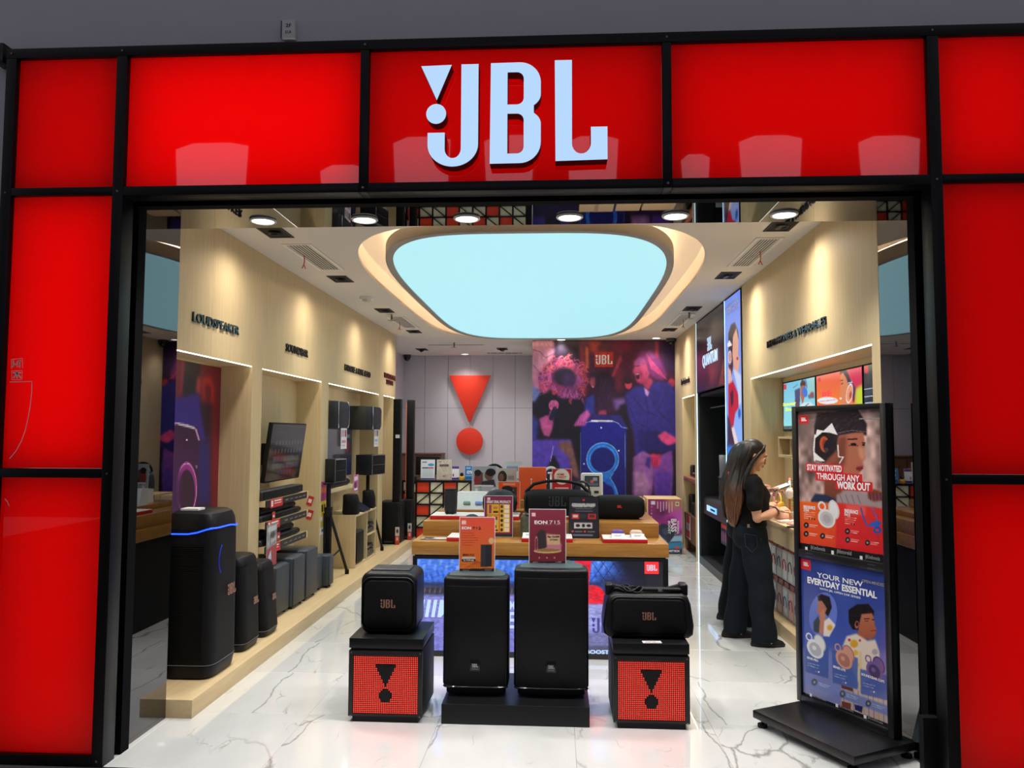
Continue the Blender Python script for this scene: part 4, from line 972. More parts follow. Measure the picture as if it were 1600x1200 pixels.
# ------------------------------------------------------------------ rear of the shop
t = thing('wall_exclamation_mark', 'big red triangle and disc forming an exclamation mark on the rear wall', 'wall emblem', (-1.688, 15.06, 1.30))
REDM2 = M('orange_red_board', (226, 52, 26), rough=.5, var=.02)
MB().prism([(-.405, 1.525), (.405, 1.525), (.01, .615), (-.01, .615)], -.07, -.02, 'Y', r=.004).build('triangle', REDM2, t)
MB().prism(arc(0, .255, .255, .258, 0, 352, 47), -.07, -.02, 'Y', r=.004).build('disc', REDM2, t)
MB().box(-.05, .05, -.02, 0, 1.0, 1.3).box(-.05, .05, -.02, 0, .2, .32).build('wall_spacer', MATBLACK, t)
def party_picture():
    A = Art([(54.9, 54), (1081.5, 50.8), (1095.4, 1512.2), (51.7, 1499.7)], 190, 268, (46, 20, 50))
    A.poly([(380, 40), (1100, 40), (1100, 330), (640, 330), (380, 480)], (84, 22, 56), soft=20)
    A.poly([(640, 40), (830, 40), (760, 130), (640, 150)], (120, 26, 62), soft=6); A.poly([(960, 60), (1100, 50), (1100, 300), (1000, 280)], (48, 24, 70), soft=12)
    A.poly([(940, 60), (966, 60), (966, 330), (944, 330)], (170, 40, 70), soft=2); A.poly([(460, 56), (560, 60), (510, 120), (640, 140), (640, 200), (470, 130)], (176, 62, 48), soft=6)
    A.poly([(388, 95), (420, 90), (450, 300), (440, 460), (400, 460)], (150, 44, 58), soft=4); A.poly([(436, 90), (460, 110), (462, 255), (440, 255)], (206, 96, 60), soft=2); A.rect(640, 160, 700, 420, (120, 34, 60), soft=8)
    A.poly([(50, 50), (216, 50), (218, 130), (190, 200), (140, 250), (120, 330), (130, 400), (50, 420)], (206, 148, 170), soft=2, to=(190, 110, 150))
    A.line([(60, 120), (110, 135), (150, 180), (205, 150)], 7, (150, 90, 120)); A.line([(60, 230), (110, 290), (120, 370)], 6, (150, 90, 120)); A.line([(150, 60), (180, 100), (215, 110)], 5, (160, 100, 130))
    A.ell(115, 330, 22, 55, (110, 50, 80), soft=.3); A.ell(140, 380, 44, 48, (190, 70, 110), soft=.3); A.poly([(50, 380), (120, 420), (70, 500), (50, 490)], (120, 130, 200), soft=3)
    A.poly([(210, 40), (390, 60), (400, 260), (330, 180), (215, 150)], (36, 20, 40), soft=5)
    # big hair
    rg = np.random.default_rng(5)
    A.ell(275, 330, 178, 165, (150, 52, 112), soft=.35)
    for k in range(330):
        a = rg.uniform(0, 2 * PI); r0 = rg.uniform(75, 175); r1 = r0 + rg.uniform(30, 90); x0, y0 = 270 + r0 * math.cos(a), 330 + r0 * math.sin(a) * .95
        c = [(222, 104, 150), (200, 70, 110), (170, 80, 190), (226, 90, 90)][rg.integers(4)]
        if y0 < 300: c = [(226, 84, 92), (232, 110, 110), (214, 92, 140)][rg.integers(3)]
        b_ = a + rg.normal(0, 1.1); L_ = rg.uniform(14, 46); A.line([(x0, y0), (x0 + L_ * .6 * math.cos(b_), y0 + L_ * .6 * math.sin(b_)), (x0 + L_ * math.cos(b_ + .6), y0 + L_ * math.sin(b_ + .6))], rg.uniform(4, 9), c, a=.6)
    A.ell(285, 315, 98, 78, (44, 26, 50), soft=.35); A.ell(320, 340, 70, 70, (70, 40, 90), soft=.5); A.ell(330, 430, 80, 60, (120, 50, 110), soft=.6)
    for k in range(40):
        x = rg.uniform(240, 420); y = rg.uniform(400, 480); A.line([(x, y), (x + rg.uniform(-25, 25), y + rg.uniform(20, 50))], 6, (206, 96, 170), a=.7)
    # singer
    A.poly([(80, 500), (110, 450), (190, 415), (260, 470), (400, 480), (450, 560), (440, 640), (400, 690), (330, 720), (330, 780), (90, 780), (110, 640), (70, 580)], (32, 18, 38), soft=3)
    A.poly([(200, 410), (225, 430), (215, 450), (195, 440)], (176, 52, 76)); A.poly([(320, 470), (340, 470), (335, 520), (318, 500)], (170, 56, 90))
    A.poly([(104, 620), (160, 590), (206, 640), (196, 700), (176, 748), (140, 740), (118, 690)], (206, 88, 156), soft=2); A.ell(208, 522, 36, 40, (214, 96, 156), ang=20); A.poly([(180, 560), (215, 560), (205, 630), (165, 640)], (170, 66, 130), soft=2)
    A.line([(216, 545), (188, 615)], 30, (28, 30, 62)); 
    for k in range(4): A.line([(188 + k * 13, 500 + k * 5), (185 + k * 13, 535 + k * 5)], 4, (150, 50, 110))
    A.poly([(50, 770), (330, 770), (350, 870), (330, 1000), (320, 1200), (250, 1200), (245, 960), (210, 880), (170, 960), (140, 1200), (50, 1200)], (96, 68, 190), soft=3, to=(70, 50, 160))
    A.poly([(205, 880), (245, 950), (250, 1250), (140, 1250), (165, 980)], (26, 18, 36), soft=2); A.line([(206, 815), (185, 925)], 5, (200, 160, 230))
    A.poly([(240, 790), (330, 780), (385, 960), (396, 1060), (340, 1020), (320, 900), (250, 830)], (128, 84, 80), soft=3); A.poly([(330, 690), (405, 700), (405, 1300), (400, 1040), (350, 800)], (22, 18, 34), soft=4)
    A.poly([(50, 580), (100, 640), (80, 780), (50, 780)], (60, 60, 150), soft=4); A.rect(50, 1200, 400, 1520, (40, 26, 80), soft=20)
    # people between
    A.poly([(440, 470), (500, 440), (520, 600), (430, 560)], (54, 58, 158), soft=3); A.ell(492, 350, 24, 46, (176, 74, 96), soft=.2); A.poly([(470, 290), (520, 270), (520, 310), (480, 330)], (50, 30, 50), soft=3)
    A.line([(486, 385), (496, 392)], 7, (230, 190, 200)); A.poly([(505, 330), (540, 280), (600, 285), (640, 320), (660, 450), (655, 590), (500, 585), (510, 460)], (42, 22, 48), soft=3, to=(58, 26, 58))
    for k in range(14): A.line([(545 + k * 7, 330), (528 + k * 10, 560)], 4, (78, 36, 84), a=.6)
    A.poly([(540, 560), (585, 555), (590, 592), (530, 592)], (170, 60, 100), soft=2); A.poly([(640, 480), (720, 470), (730, 520), (660, 560)], (130, 96, 180), soft=4); A.ell(748, 372, 30, 38, (216, 62, 92), soft=.3); A.ell(745, 345, 34, 26, (50, 22, 40), soft=.3); A.poly([(680, 520), (760, 500), (770, 680), (690, 680)], (30, 20, 40), soft=4)
    A.ell(1060, 360, 30, 40, (180, 50, 70), soft=.4); A.poly([(690, 160), (700, 190), (640, 320), (625, 310)], (190, 60, 90), soft=2)
    # party speaker in the picture
    A.poly([(404, 660), (440, 596), (690, 594), (736, 680), (738, 1520), (402, 1520)], (34, 34, 150), to=(26, 24, 96), soft=1)
    A.poly([(440, 596), (690, 594), (735, 685), (690, 650), (640, 632), (470, 632), (420, 650)], (48, 40, 122), soft=2)
    A.line([(410, 652), (470, 640), (640, 638), (672, 650), (700, 680), (740, 688)], 5, (150, 170, 240)); A.line([(482, 634), (630, 636)], 15, (236, 232, 250), soft=.4)
    A.line([(404, 720), (404, 1400)], 4, (120, 160, 240)); A.line([(724, 720), (724, 1400)], 4, (110, 150, 240))
    A.ell(562, 912, 118, 122, (36, 110, 220)); A.ell(562, 912, 118, 122, (120, 190, 250), ring=.95); A.ell(562, 920, 88, 92, (26, 30, 120)); A.ell(562, 912, 96, 100, (70, 150, 240), ring=.93)
    A.poly([(560, 1020), (640, 1000), (620, 1060), (660, 1120), (585, 1090)], (40, 120, 220), soft=2); A.ell(560, 1190, 116, 150, (36, 110, 220), ring=.78); A.line([(640, 1010), (615, 1045), (640, 1085), (672, 1170)], 4, (130, 200, 255))
    for x, y in ((551, 684), (678, 850), (427, 945)): A.ell(x, y, 6, 6, (240, 240, 255))
    A.poly([(400, 590), (450, 552), (476, 590), (446, 630), (438, 668), (352, 672), (380, 625)], (206, 92, 178), soft=2)
    for k in range(4): A.line([(378 + k * 18, 640), (372 + k * 18, 672)], 4, (150, 50, 120))
    # shouting man
    A.poly([(795, 165), (840, 125), (900, 125), (975, 190), (1010, 260), (1028, 310), (1000, 345), (940, 330), (905, 300), (885, 230), (840, 175)], (120, 44, 110), soft=3)
    for k in range(26): A.line([(880 + k * 4, 150 + k * 5), (915 + k * 4.4, 260 + k * 3)], 5, [(226, 70, 90), (196, 60, 110), (150, 60, 150)][k % 3], a=.7)
    A.poly([(792, 205), (832, 168), (872, 200), (900, 290), (885, 350), (838, 368), (806, 350), (800, 312), (778, 280), (790, 246)], (190, 72, 116), soft=2, to=(170, 56, 100))
    A.poly([(792, 205), (832, 168), (862, 190), (840, 230), (800, 230)], (150, 76, 140), soft=4); A.ell(816, 312, 13, 22, (50, 12, 30)); A.line([(806, 298), (822, 296)], 6, (230, 200, 210)); A.line([(800, 240), (826, 236)], 6, (70, 26, 50)); A.ell(838, 300, 22, 40, (150, 40, 84), soft=.8)
    A.poly([(850, 365), (900, 320), (930, 345), (900, 430), (870, 420)], (172, 56, 92), soft=2)
    A.poly([(726, 440), (800, 385), (862, 385), (890, 420), (935, 345), (1045, 358), (1098, 430), (1098, 800), (1010, 720), (960, 720), (900, 760), (880, 870), (800, 890), (775, 700), (740, 560)], (50, 44, 138), soft=3)
    A.poly([(860, 392), (900, 425), (888, 460), (870, 440)], (196, 150, 210), soft=1)
    for p in ([(870, 460), (890, 560), (880, 700)], [(790, 470), (860, 560), (960, 600)], [(1000, 480), (960, 560), (1040, 640)], [(760, 540), (800, 640), (900, 690)], [(920, 480), (930, 520), (960, 480)]): A.line(p, 8, (32, 28, 96), a=.8, soft=.5)
    A.poly([(810, 700), (960, 700), (1000, 790), (1098, 790), (1098, 850), (990, 870), (900, 850), (830, 890)], (38, 32, 110), soft=4); A.poly([(960, 740), (1010, 708), (1085, 755), (1098, 780), (1080, 800), (1030, 812), (985, 780)], (226, 74, 142), soft=2)
    A.poly([(780, 900), (850, 850), (915, 885), (935, 1010), (915, 1200), (770, 1200), (775, 1000)], (150, 92, 172), soft=2); A.poly([(925, 960), (990, 880), (1062, 845), (1076, 1000), (1058, 1200), (938, 1200)], (132, 72, 176), soft=2)
    A.poly([(790, 1000), (862, 1012), (905, 1100), (880, 1190), (790, 1180)], (182, 128, 182), soft=3); A.poly([(940, 1010), (1060, 1000), (1050, 1200), (945, 1200)], (96, 56, 176), soft=4)
    A.poly([(910, 872), (985, 878), (976, 950), (940, 978), (905, 935)], (206, 50, 104), soft=2); A.poly([(880, 900), (912, 890), (905, 980), (870, 960)], (70, 44, 140), soft=2)
    for k in range(3): A.line([(925 + k * 16, 900), (920 + k * 16, 950)], 4, (140, 26, 74))
    A.poly([(1078, 850), (1098, 820), (1098, 1520), (1066, 1520)], (24, 18, 44), soft=3); A.rect(740, 1200, 1100, 1520, (44, 24, 70), soft=20); A.rect(740, 700, 776, 1500, (30, 20, 44), soft=6)
    A.rect(503, 137, 640, 245, (208, 46, 36))
    A.grain(.10, 60)
    return A
w = thing('party_picture', 'huge purple party picture with dancing people and a blue speaker on the rear wall', 'poster', (-.40, 12.56, 0))
bx('board', WHITE, .002, 2.278, -.008, 0, .002, 3.205, w)
A = party_picture(); A.build('print', 2.276, 3.203, PRINT, w, (.002, -.0085, .002), RF)
a = A.uv(571, 191); logo(w, .155, (a[0] * 2.276, -.0095, a[1] * 3.203), RF, TXTW)

# cash desk with a red and cream mosaic front
t = thing('cash_desk', 'cash desk with a lattice front of red and cream squares', 'counter', (-2.42, 12.2, 0))
CREAM = M('cream_panel', (232, 222, 190), rough=.5, var=.03); REDT = M('red_panel', (224, 60, 28), rough=.45, var=.03)
bx('body', MATBLACK, .0, 2.0, .03, .62, 0, .95, t); bx('top', M('desk_top_black', (30, 30, 32), rough=.25), -.01, 2.01, -.01, .64, .95, .968, t)
PAT = ['/R/R/R/R/', 'R//R//R//', '/R//R/R/R', 'R//R///R/', '/R/R//R//']
mb = MB(); tm = {}
CW, RH = .2145, .178
for r_ in range(5):
    for c_ in range(9):
        x0 = c_ * CW; z1 = .945 - r_ * RH; k = PAT[r_][c_]
        if k not in tm:
            o = bx('tile', REDT if k == 'R' else CREAM, .012, CW - .012, 0, .012, .012 - RH, -.012, t); tm[k] = o
        else: o = tm[k].copy(); link(o, t)
        o.location = (x0, .016, z1)
        if k == '/':
            a_, b_ = Vector((x0 + .012, .012, z1 - RH + .012)), Vector((x0 + CW - .012, .012, z1 - .012)); d = (b_ - a_).normalized(); nn = Vector((-d.z, 0, d.x)) * .009
            mb.prism([(p.x, p.z) for p in (a_ + nn, a_ - nn, b_ - nn, b_ + nn)], .002, .018, 'Y')
for c_ in range(10): mb.box(c_ * CW - .012, c_ * CW + .012, 0, .03, 0, .95)
for r_ in range(6): mb.box(0, 9 * CW, .001, .029, max(0, .945 - r_ * RH - .012), .945 - r_ * RH + .005 if r_ == 0 else .945 - r_ * RH + .012)
mb.build('lattice', MATBLACK, t)
ACR = M('acrylic_edge', (214, 218, 220), rough=.12, var=0)
def sign_card(label, w, h, art, loc, lean=.08, rz=0., cat='sign card', group=None, name='sign_card', texts=(), edge=ACR):
    """print in an acrylic stand, faces -Y; the art is drawn in a 0..w*100 by 0..h*100 frame"""
    t = thing(name, label, cat, loc, rz, group)
    mt = Matrix.Rotation(-lean, 4, 'X')
    MB().box(-w / 2 - .004, w / 2 + .004, -.004, 0, 0, h + .006, mat4=mt).build('holder', edge, t)
    MB().prism([(0, 0), (.09, 0), (.09, .004), (.003, .012)], -w / 2, w / 2, 'X').build('foot', edge, t)
    rot = (mt @ Euler(RF).to_matrix().to_4x4()).to_euler()
    art.build('print', w, h, PRINT, t, mt @ Vector((-w / 2, -.0045, .002)), rot)
    for (s, x0, y0, x1, y1, mat, bold) in texts:
        a, b = art.uv(x0, y0), art.uv(x1, y1)
        me = text_mesh(s, (b[0] - a[0]) * w, (b[1] - a[1]) * h, .0006, bold)
        add_mesh(me, 'lettering', mat, t, mt @ Vector((-w / 2 + a[0] * w, -.0051, .002 + a[1] * h)), rot)
    return t
def AF(w, h, base, res=230): return Art([(0, 0), (w * 100, 0), (w * 100, h * 100), (0, h * 100)], max(8, int(w * res)), max(8, int(h * res)), base)
DZ = .969
A = AF(.22, .31, (226, 230, 236)); A.rect(2, 3, 9, 4.5, (60, 110, 150)); A.ell(16, 8, 5, 2.2, (70, 150, 210)); A.rect(2, 12, 20, 14, (60, 80, 130)); A.rect(11, 12, 20, 14, (200, 70, 70))
for k in range(7): A.rect(3 + k * 2.4, 15, 4.2 + k * 2.4, 27, (190, 206, 222))
A.rect(0, 29, 22, 31, (90, 80, 140))
sign_card('white rate table card with a blue and red header on the cash desk', .22, .31, A, (-2.053, 12.36, DZ), group='cards on the cash desk')
A = AF(.23, .31, (206, 194, 180)); A.grain(.08, 12); A.rect(4, 7.5, 19, 9, (70, 60, 60)); A.rect(4, 9.8, 19, 11, (70, 60, 60)); A.rect(9, 25, 14, 26.5, (200, 60, 60)); A.rect(2, 2, 7, 4, (160, 130, 140))
sign_card('beige customer card on the cash desk', .23, .31, A, (-1.792, 12.36, DZ), group='cards on the cash desk', texts=(('CUSTOMER', 4, 9.4, 19, 7.3, TXTK, .02),))
A = AF(.11, .21, (236, 236, 240)); A.rect(0, 0, 11, 4, (96, 50, 140)); A.rect(0, 18, 11, 21, (96, 50, 140)); A.rect(1, 12, 3, 16, (200, 50, 60)); A.rect(7.5, 17.5, 11, 21, (60, 60, 160))
sign_card('small purple and white payment card on the cash desk', .11, .21, A, (-1.607, 12.34, DZ), group='cards on the cash desk')
A = AF(.145, .215, (40, 120, 190)); A.rect(2, 2, 9, 4.5, (150, 200, 230)); A.rect(1, 14, 13, 16, (120, 180, 220)); A.rect(1, 17.5, 13, 20, (30, 90, 160))
sign_card('blue instalment card with a big zero per cent on the cash desk', .145, .215, A, (-1.385, 12.35, DZ), group='cards on the cash desk', texts=(('0%', 3, 12.5, 13, 7, TXTW, .03),))
t = thing('toy_figure', 'small yellow and black toy figure on the cash desk', 'figure', (-1.5, 12.30, DZ))
MB().loft([((0, 0, 0), .04, .035), ((0, 0, .04), .045, .04), ((0, 0, .06), .03, .03)], 16).build('body', M('toy_yellow', (232, 170, 40)), t); MB().ell((0, 0, .085), (.03, .03, .03)).build('head', MATBLACK, t)
t = thing('desk_monitor', 'black back of a monitor on the cash desk', 'monitor', (-2.10, 12.62, DZ))
MB().box(-.19, .20, -.02, .02, .06, .36, r=.006).build('casing', MATBLACK, t); MB().box(-.03, .03, -.01, .02, .01, .08).build('neck', MATBLACK, t); MB().box(-.11, .11, -.08, .08, 0, .012, r=.004).build('foot', MATBLACK, t)
t = thing('back_cabinet', 'low brown wooden cabinet against the rear wall', 'cabinet', (-2.55, 14.79, 0))
bx('body', DKWOOD, -.42, .38, -.2, .25, .02, 1.30, t); bx('top', DKWOOD, -.43, .39, -.22, .26, 1.30, 1.325, t); bx('door', DKWOOD, -.40, -.02, -.215, -.2, .05, 1.28, t); bx('door', DKWOOD, -.01, .37, -.215, -.2, .05, 1.28, t); bx('foot', MATBLACK, -.40, .36, -.18, .22, 0, .02, t)
for k, (x, c, h, lab) in enumerate(((-2.33, (200, 90, 70), .10, 'small pink box at the left end of the cash desk'), (-2.26, (40, 38, 40), .06, 'small black device at the left end of the cash desk'))):
    t = thing('desk_box', lab, 'box', (x, 12.36, DZ)); MB().box(-.035, .035, -.03, .03, 0, h * .8, r=.004).build('box', M('desk_box_%d' % k, c), t); MB().box(-.037, .037, -.032, .032, h * .8, h, r=.003).build('lid', M('desk_box_lid_%d' % k, [min(255, v + 40) for v in c]), t)

# cardboard product boxes on the floor behind the table
KRAFT = M('kraft_top', (214, 178, 134), rough=.7, var=.06)
A = Art([(393.8, 447.8), (796.5, 450.8), (803.2, 1099.5), (398.3, 1094.2)], 64, 104, (110, 40, 90))
A.poly([(390, 440), (800, 440), (800, 700), (390, 760)], (150, 50, 100), to=(120, 40, 110), soft=6); A.poly([(600, 440), (800, 440), (800, 640), (640, 600)], (190, 120, 110), soft=10); A.poly([(640, 600), (800, 560), (800, 820), (560, 820)], (210, 90, 190), soft=10); A.ell(560, 600, 110, 60, (110, 30, 80), soft=.8); A.poly([(400, 720), (700, 640), (760, 830), (400, 960)], (150, 40, 120), soft=8)
A.rect(390, 870, 810, 960, (150, 190, 210), soft=5); A.rect(390, 960, 810, 1040, (40, 130, 170), soft=3); A.rect(390, 1040, 810, 1105, (34, 44, 70)); A.rect(430, 470, 478, 512, (226, 220, 224)); A.rect(718, 478, 766, 532, (214, 206, 170)); A.ell(742, 505, 12, 12, (120, 100, 90))
for k in range(6): A.rect(505 + k * 34, 478, 514 + k * 34, 560 + (k * 37) % 50, (226, 196, 206))
for k in range(4): A.rect(434, 530 + k * 40, 440, 548 + k * 40, (226, 200, 210))
A.poly([(520, 770), (560, 735), (640, 750), (710, 830), (700, 890), (640, 970), (560, 900), (520, 850)], (44, 46, 58), soft=1); A.ell(600, 830, 44, 36, (66, 66, 80), ang=30); A.line([(700, 880), (780, 870)], 6, (20, 30, 40)); A.line([(660, 960), (780, 950)], 6, (20, 30, 40)); A.rect(712, 1010, 772, 1035, (206, 70, 50))
t = thing('speaker_carton', 'large pink and blue speaker carton standing on the floor behind the table', 'carton', (1.536, 11.32, 0)); bx('box', KRAFT, -.243, .243, 0, .6, 0, .778, t, .004)
A.build('print', .478, .77, GLOSSPRINT, t, (-.239, -.0008, .004), RF)
for (s, x0, x1, bold) in (('POWERFUL', 738, 762, .02), ('BASS', 668, 732, .03), ('BOOST', 632, 660, .02)):
    a, b = A.uv(x0, 835), A.uv(x1, 682)
    me = text_mesh(s, abs(b[1] - a[1]) * .77, (b[0] - a[0]) * .478, .0008, bold)
    o = add_mesh(me, 'lettering', TXTW, t, (-.239 + b[0] * .478 - .014, -.0016, .004 + b[1] * .77 - (.03 if s != 'BASS' else .0)), RF); o.rotation_euler = Euler((0, PI / 2, 0)).to_matrix().to_4x4().to_euler() if False else (PI / 2, PI / 2, 0)
    o.location.x = -.239 + a[0] * .478
a, b = A.uv(630, 1075), A.uv(770, 1050); add_mesh(text_mesh('PARTYBOX', (b[0] - a[0]) * .478, (b[1] - a[1]) * .77, .0008, .02), 'lettering', TXTW, t, (-.239 + a[0] * .478, -.0016, .004 + a[1] * .77), RF)
A = AF(.26, .40, (70, 160, 150)); A.rect(0, 0, 26, 5, (200, 190, 170)); A.ell(13, 16, 5, 4, (200, 60, 60)); A.poly([(15, 18), (19, 18), (18, 34), (14, 34)], (40, 70, 120)); A.poly([(3, 26), (9, 24), (10, 38), (2, 38)], (34, 50, 60)); A.rect(19, 22, 24, 40, (120, 60, 130))
t = thing('speaker_carton', 'teal speaker carton half hidden behind the pink carton', 'carton', (1.08, 11.45, 0)); bx('box', KRAFT, -.18, .19, 0, .55, 0, .76, t, .004); A.build('print', .26, .70, GLOSSPRINT, t, (-.09, -.0008, .03), RF)
t = thing('speaker_carton', 'brown carton further left behind the display table', 'carton', (.60, 11.5, 0)); bx('box', KRAFT, -.26, .26, 0, .5, 0, .77, t, .004); bx('tape', M('parcel_tape', (190, 160, 120), rough=.3), -.03, .03, -.001, .501, .76, .7708, t)

# ------------------------------------------------------------------ display table
tb = thing('display_table', 'stepped wooden display table with a video screen front', 'table', (0, 6.04, 0))
bx('base', MATBLACK, -1.10, .825, .02, 1.60, 0, .765, tb); bx('screen_frame', BLACK, -1.112, .84, -.004, .02, 0, .757, tb, .003)
bx('tabletop', WALNUT, -1.122, .846, 0, 1.66, .765, .867, tb, .003)
bx('riser', WALNUT, -1.097, .818, .36, 1.62, .867, .984, tb, .003); bx('riser', WALNUT, -.886, .70, .83, 1.58, .984, 1.03, tb, .003); bx('riser', WALNUT, -.45, .46, 1.06, 1.54, 1.03, 1.10, tb, .003)
A = Art([(62.5, 64.5), (1979, 90), (1985, 815.5), (54, 777)], 300, 112, (76, 124, 226))
A.rect(50, 50, 2000, 250, (70, 120, 228)); 
for k in range(34):
    A.ell(70 + k * 44, 90 + (k % 2) * 40, 18, 40, (120, 160, 240), soft=.9, ang=15); A.ell(90 + k * 44, 175 + (k % 3) * 18, 14, 44, (44, 80, 180), soft=.9, ang=-15)
A.rect(50, 250, 1500, 275, (24, 28, 70), soft=4); A.poly([(50, 272), (1400, 272), (1400, 345), (50, 360)], (52, 48, 62), soft=5)
for k in range(20): A.ell(80 + k * 40, 315, 10, 34, (104, 96, 110), soft=.9, ang=10)
A.poly([(50, 352), (1400, 345), (1400, 800), (50, 800)], (138, 136, 214), soft=3, to=(112, 112, 200)); A.poly([(50, 430), (90, 430), (70, 490), (50, 490)], (190, 180, 90), soft=3)
for k in range(5): A.line([(1410 + k * 80, 70), (1540 + k * 80, 250)], 5, (30, 50, 120)); A.line([(1540 + k * 80, 70), (1410 + k * 80, 250)], 5, (30, 50, 120))
A.poly([(1560, 50), (2000, 50), (2000, 800), (1900, 800), (1760, 420), (1660, 200)], (16, 18, 36), soft=14); A.poly([(1480, 200), (1760, 200), (1800, 420), (1520, 420)], (30, 30, 60), soft=14)
A.poly([(1280, 60), (1424, 60), (1400, 285), (1330, 180)], (222, 30, 56)); A.ell(1430, 400, 110, 130, (222, 28, 50))
A.poly([(1380, 418), (1980, 410), (1980, 800), (1380, 800)], (150, 152, 216), soft=2); A.poly([(1380, 640), (1980, 600), (1980, 770), (1380, 790)], (104, 106, 160), soft=4); A.rect(1380, 745, 1980, 790, (70, 70, 110), soft=2); A.grain(.16, 90)
sc_ = A.build('screen', 1.875, .69, attr_mat('video_screen', 1.05, rough=.12, coat=.3), tb, (-1.076, -.0052, .045), RF)
for (s, x0, y0, x1, y1, sh) in (('IIIMOVE', 72, 520, 760, 392, .15), ('SOME', 700, 460, 860, 395, 0), ('NOISE', 330, 600, 850, 480, .1)): A.text(s, x0, y0, x1, y1, GLOW_TXT, tb, (-1.076, -.0056, .045), .02, RF, sh)
m1 = M('outline_blue', (60, 60, 130), emis=(60, 60, 130), estr=.5, var=0)
logo(tb, .115, (.36, -.0064, .255), RF, m1); A.text('BOOST', 1380, 806, 1560, 778, GLOW_TXT, tb, (-1.076, -.0056, .045), .03)
lr = bx('red_square', M('screen_red', (220, 40, 44), emis=(220, 40, 44), estr=.8, var=0), .662, .768, -.0062, -.0056, .645, .735, tb); logo(tb, .045, (.715, -.0066, .69), RF, GLOW_TXT)

# things on the table
Z1, Z2, Z3, Z4 = .868, .985, 1.031, 1.101
TRAYR = M('tray_red', (190, 28, 30), rough=.4); TRAYW = M('tray_white', (220, 220, 220))
def tray(label, x0, x1, y0, d, z, h=.028):
    t = thing('display_tray', label, 'tray', ((x0 + x1) / 2, y0, z), 0, 'red and white display trays'); w = x1 - x0
    bx('base', TRAYR, -w / 2, w / 2, 0, d, 0, h, t, .002); bx('top', WHITE, -w / 2 + .004, w / 2 - .004, .004, d - .004, h, h + .004, t)
    return t
tray('red and white tray at the left end of the lower table step', -.853, -.58, 6.05, .28, Z1); tray('red and white tray in the middle of the lower table step', -.274, .12, 6.06, .28, Z1); tray('red and white tray with two earbud cases on the right of the table', .350, .69, 6.06, .26, Z1)
tray('long red and white tray on the second table step, left', -1.06, -.315, 6.52, .30, Z2); tray('red and white tray under the boombox on the second table step', -.30, .34, 6.60, .25, Z2, .02)
A = AF(.22, .15, (150, 146, 140)); A.grain(.5, 9); A.rect(2, 2, 9, 12, (50, 48, 50)); A.rect(11, 3, 20, 11, (200, 196, 190))
t = thing('flat_leaflet', 'black and silver leaflet lying on the left corner of the table', 'leaflet', (-.96, 6.13, Z1)); bx('sheet', MATBLACK, -.11, .11, 0, .15, 0, .003, t); A.build('print', .22, .15, PRINT, t, (-.11, 0, .0035), (0, 0, 0))
def ear_case(x, y, z, c, label, w=.10):
    t = thing('earbud_case', label, 'earbud case', (x, y, z), 0, 'earbud cases on the table'); m = M('case_' + label.split()[0], c, rough=.35)
    MB().loft([((0, 0, 0), w * .42, .022), ((0, 0, .012), w / 2, .03), ((0, 0, .03), w / 2, .032)], 24, power=2.8).build('shell', m, t); MB().loft([((0, 0, .031), w / 2, .032), ((0, 0, .046), w * .44, .028), ((0, 0, .054), w * .3, .018)], 24, power=2.8).build('lid', m, t)
ear_case(.472, 6.18, .901, (96, 72, 160), 'purple earbud case on the right tray'); ear_case(.614, 6.18, .901, (214, 190, 176), 'beige earbud case on the right tray')
for x, lab in ((.47, 'small white card in front of the purple earbud case'), (.62, 'small white card in front of the beige earbud case'), (-.215, 'small white card on the middle tray')):
    t = thing('price_card', lab, 'card', (x, 6.085, .9005), 0, 'small white price cards'); mt = Matrix.Rotation(-.9, 4, 'X'); MB().box(-.05, .05, -.002, 0, 0, .05, mat4=mt).build('card', WHITE, t); MB().box(-.03, .02, -.003, -.002, .02, .026, mat4=mt).box(-.03, .03, -.003, -.002, .032, .036, mat4=mt).build('print_line', TXTG, t)
A = AF(.235, .325, (34, 34, 44)); A.rect(2, 6, 21, 7.4, (170, 170, 180)); A.rect(5, 9, 19, 9.7, (110, 110, 118)); A.rect(5, 11, 19, 11.7, (110, 110, 118)); A.rect(2, 13.3, 8, 17.5, (196, 44, 44)); A.rect(9, 13.6, 14, 17, (50, 50, 60)); A.rect(15, 13.3, 21.5, 17.5, (196, 44, 44)); A.rect(3, 14.3, 7, 16.4, (214, 200, 190)); A.rect(16, 14.3, 20.5, 16.4, (70, 50, 50)); A.rect(4, 20.5, 18.5, 25, (196, 196, 200)); A.ell(7, 22.8, 1.7, 1.2, (24, 24, 28)); A.ell(11.4, 22.8, 1.2, 1.4, (24, 24, 28)); A.ell(15.6, 22.8, 1.8, 1.1, (24, 24, 28)); A.ell(2.8, 27.5, 1, .9, (190, 70, 80)); A.ell(12.5, 27.5, 1, .9, (190, 70, 80)); A.rect(4.5, 27, 10.5, 28, (110, 110, 120)); A.rect(14.5, 27, 20.5, 28, (110, 110, 120)); A.rect(3, 29.6, 19, 31, (110, 130, 160)); A.rect(10.7, 1.8, 12.6, 3.2, (200, 40, 40))
sign_card('black headphone information card on the right half of the table', .235, .325, A, (.214, 6.33, Z1), .05, group='acrylic cards on the table', texts=(('STRONGER SOUND', 2.4, 6.6, 21, 5.1, TXTW, .02), ('LONGER BATTERY', 3, 8.2, 20.5, 7, TXTW, .02)), edge=M('black_acrylic', (20, 20, 24), rough=.15))
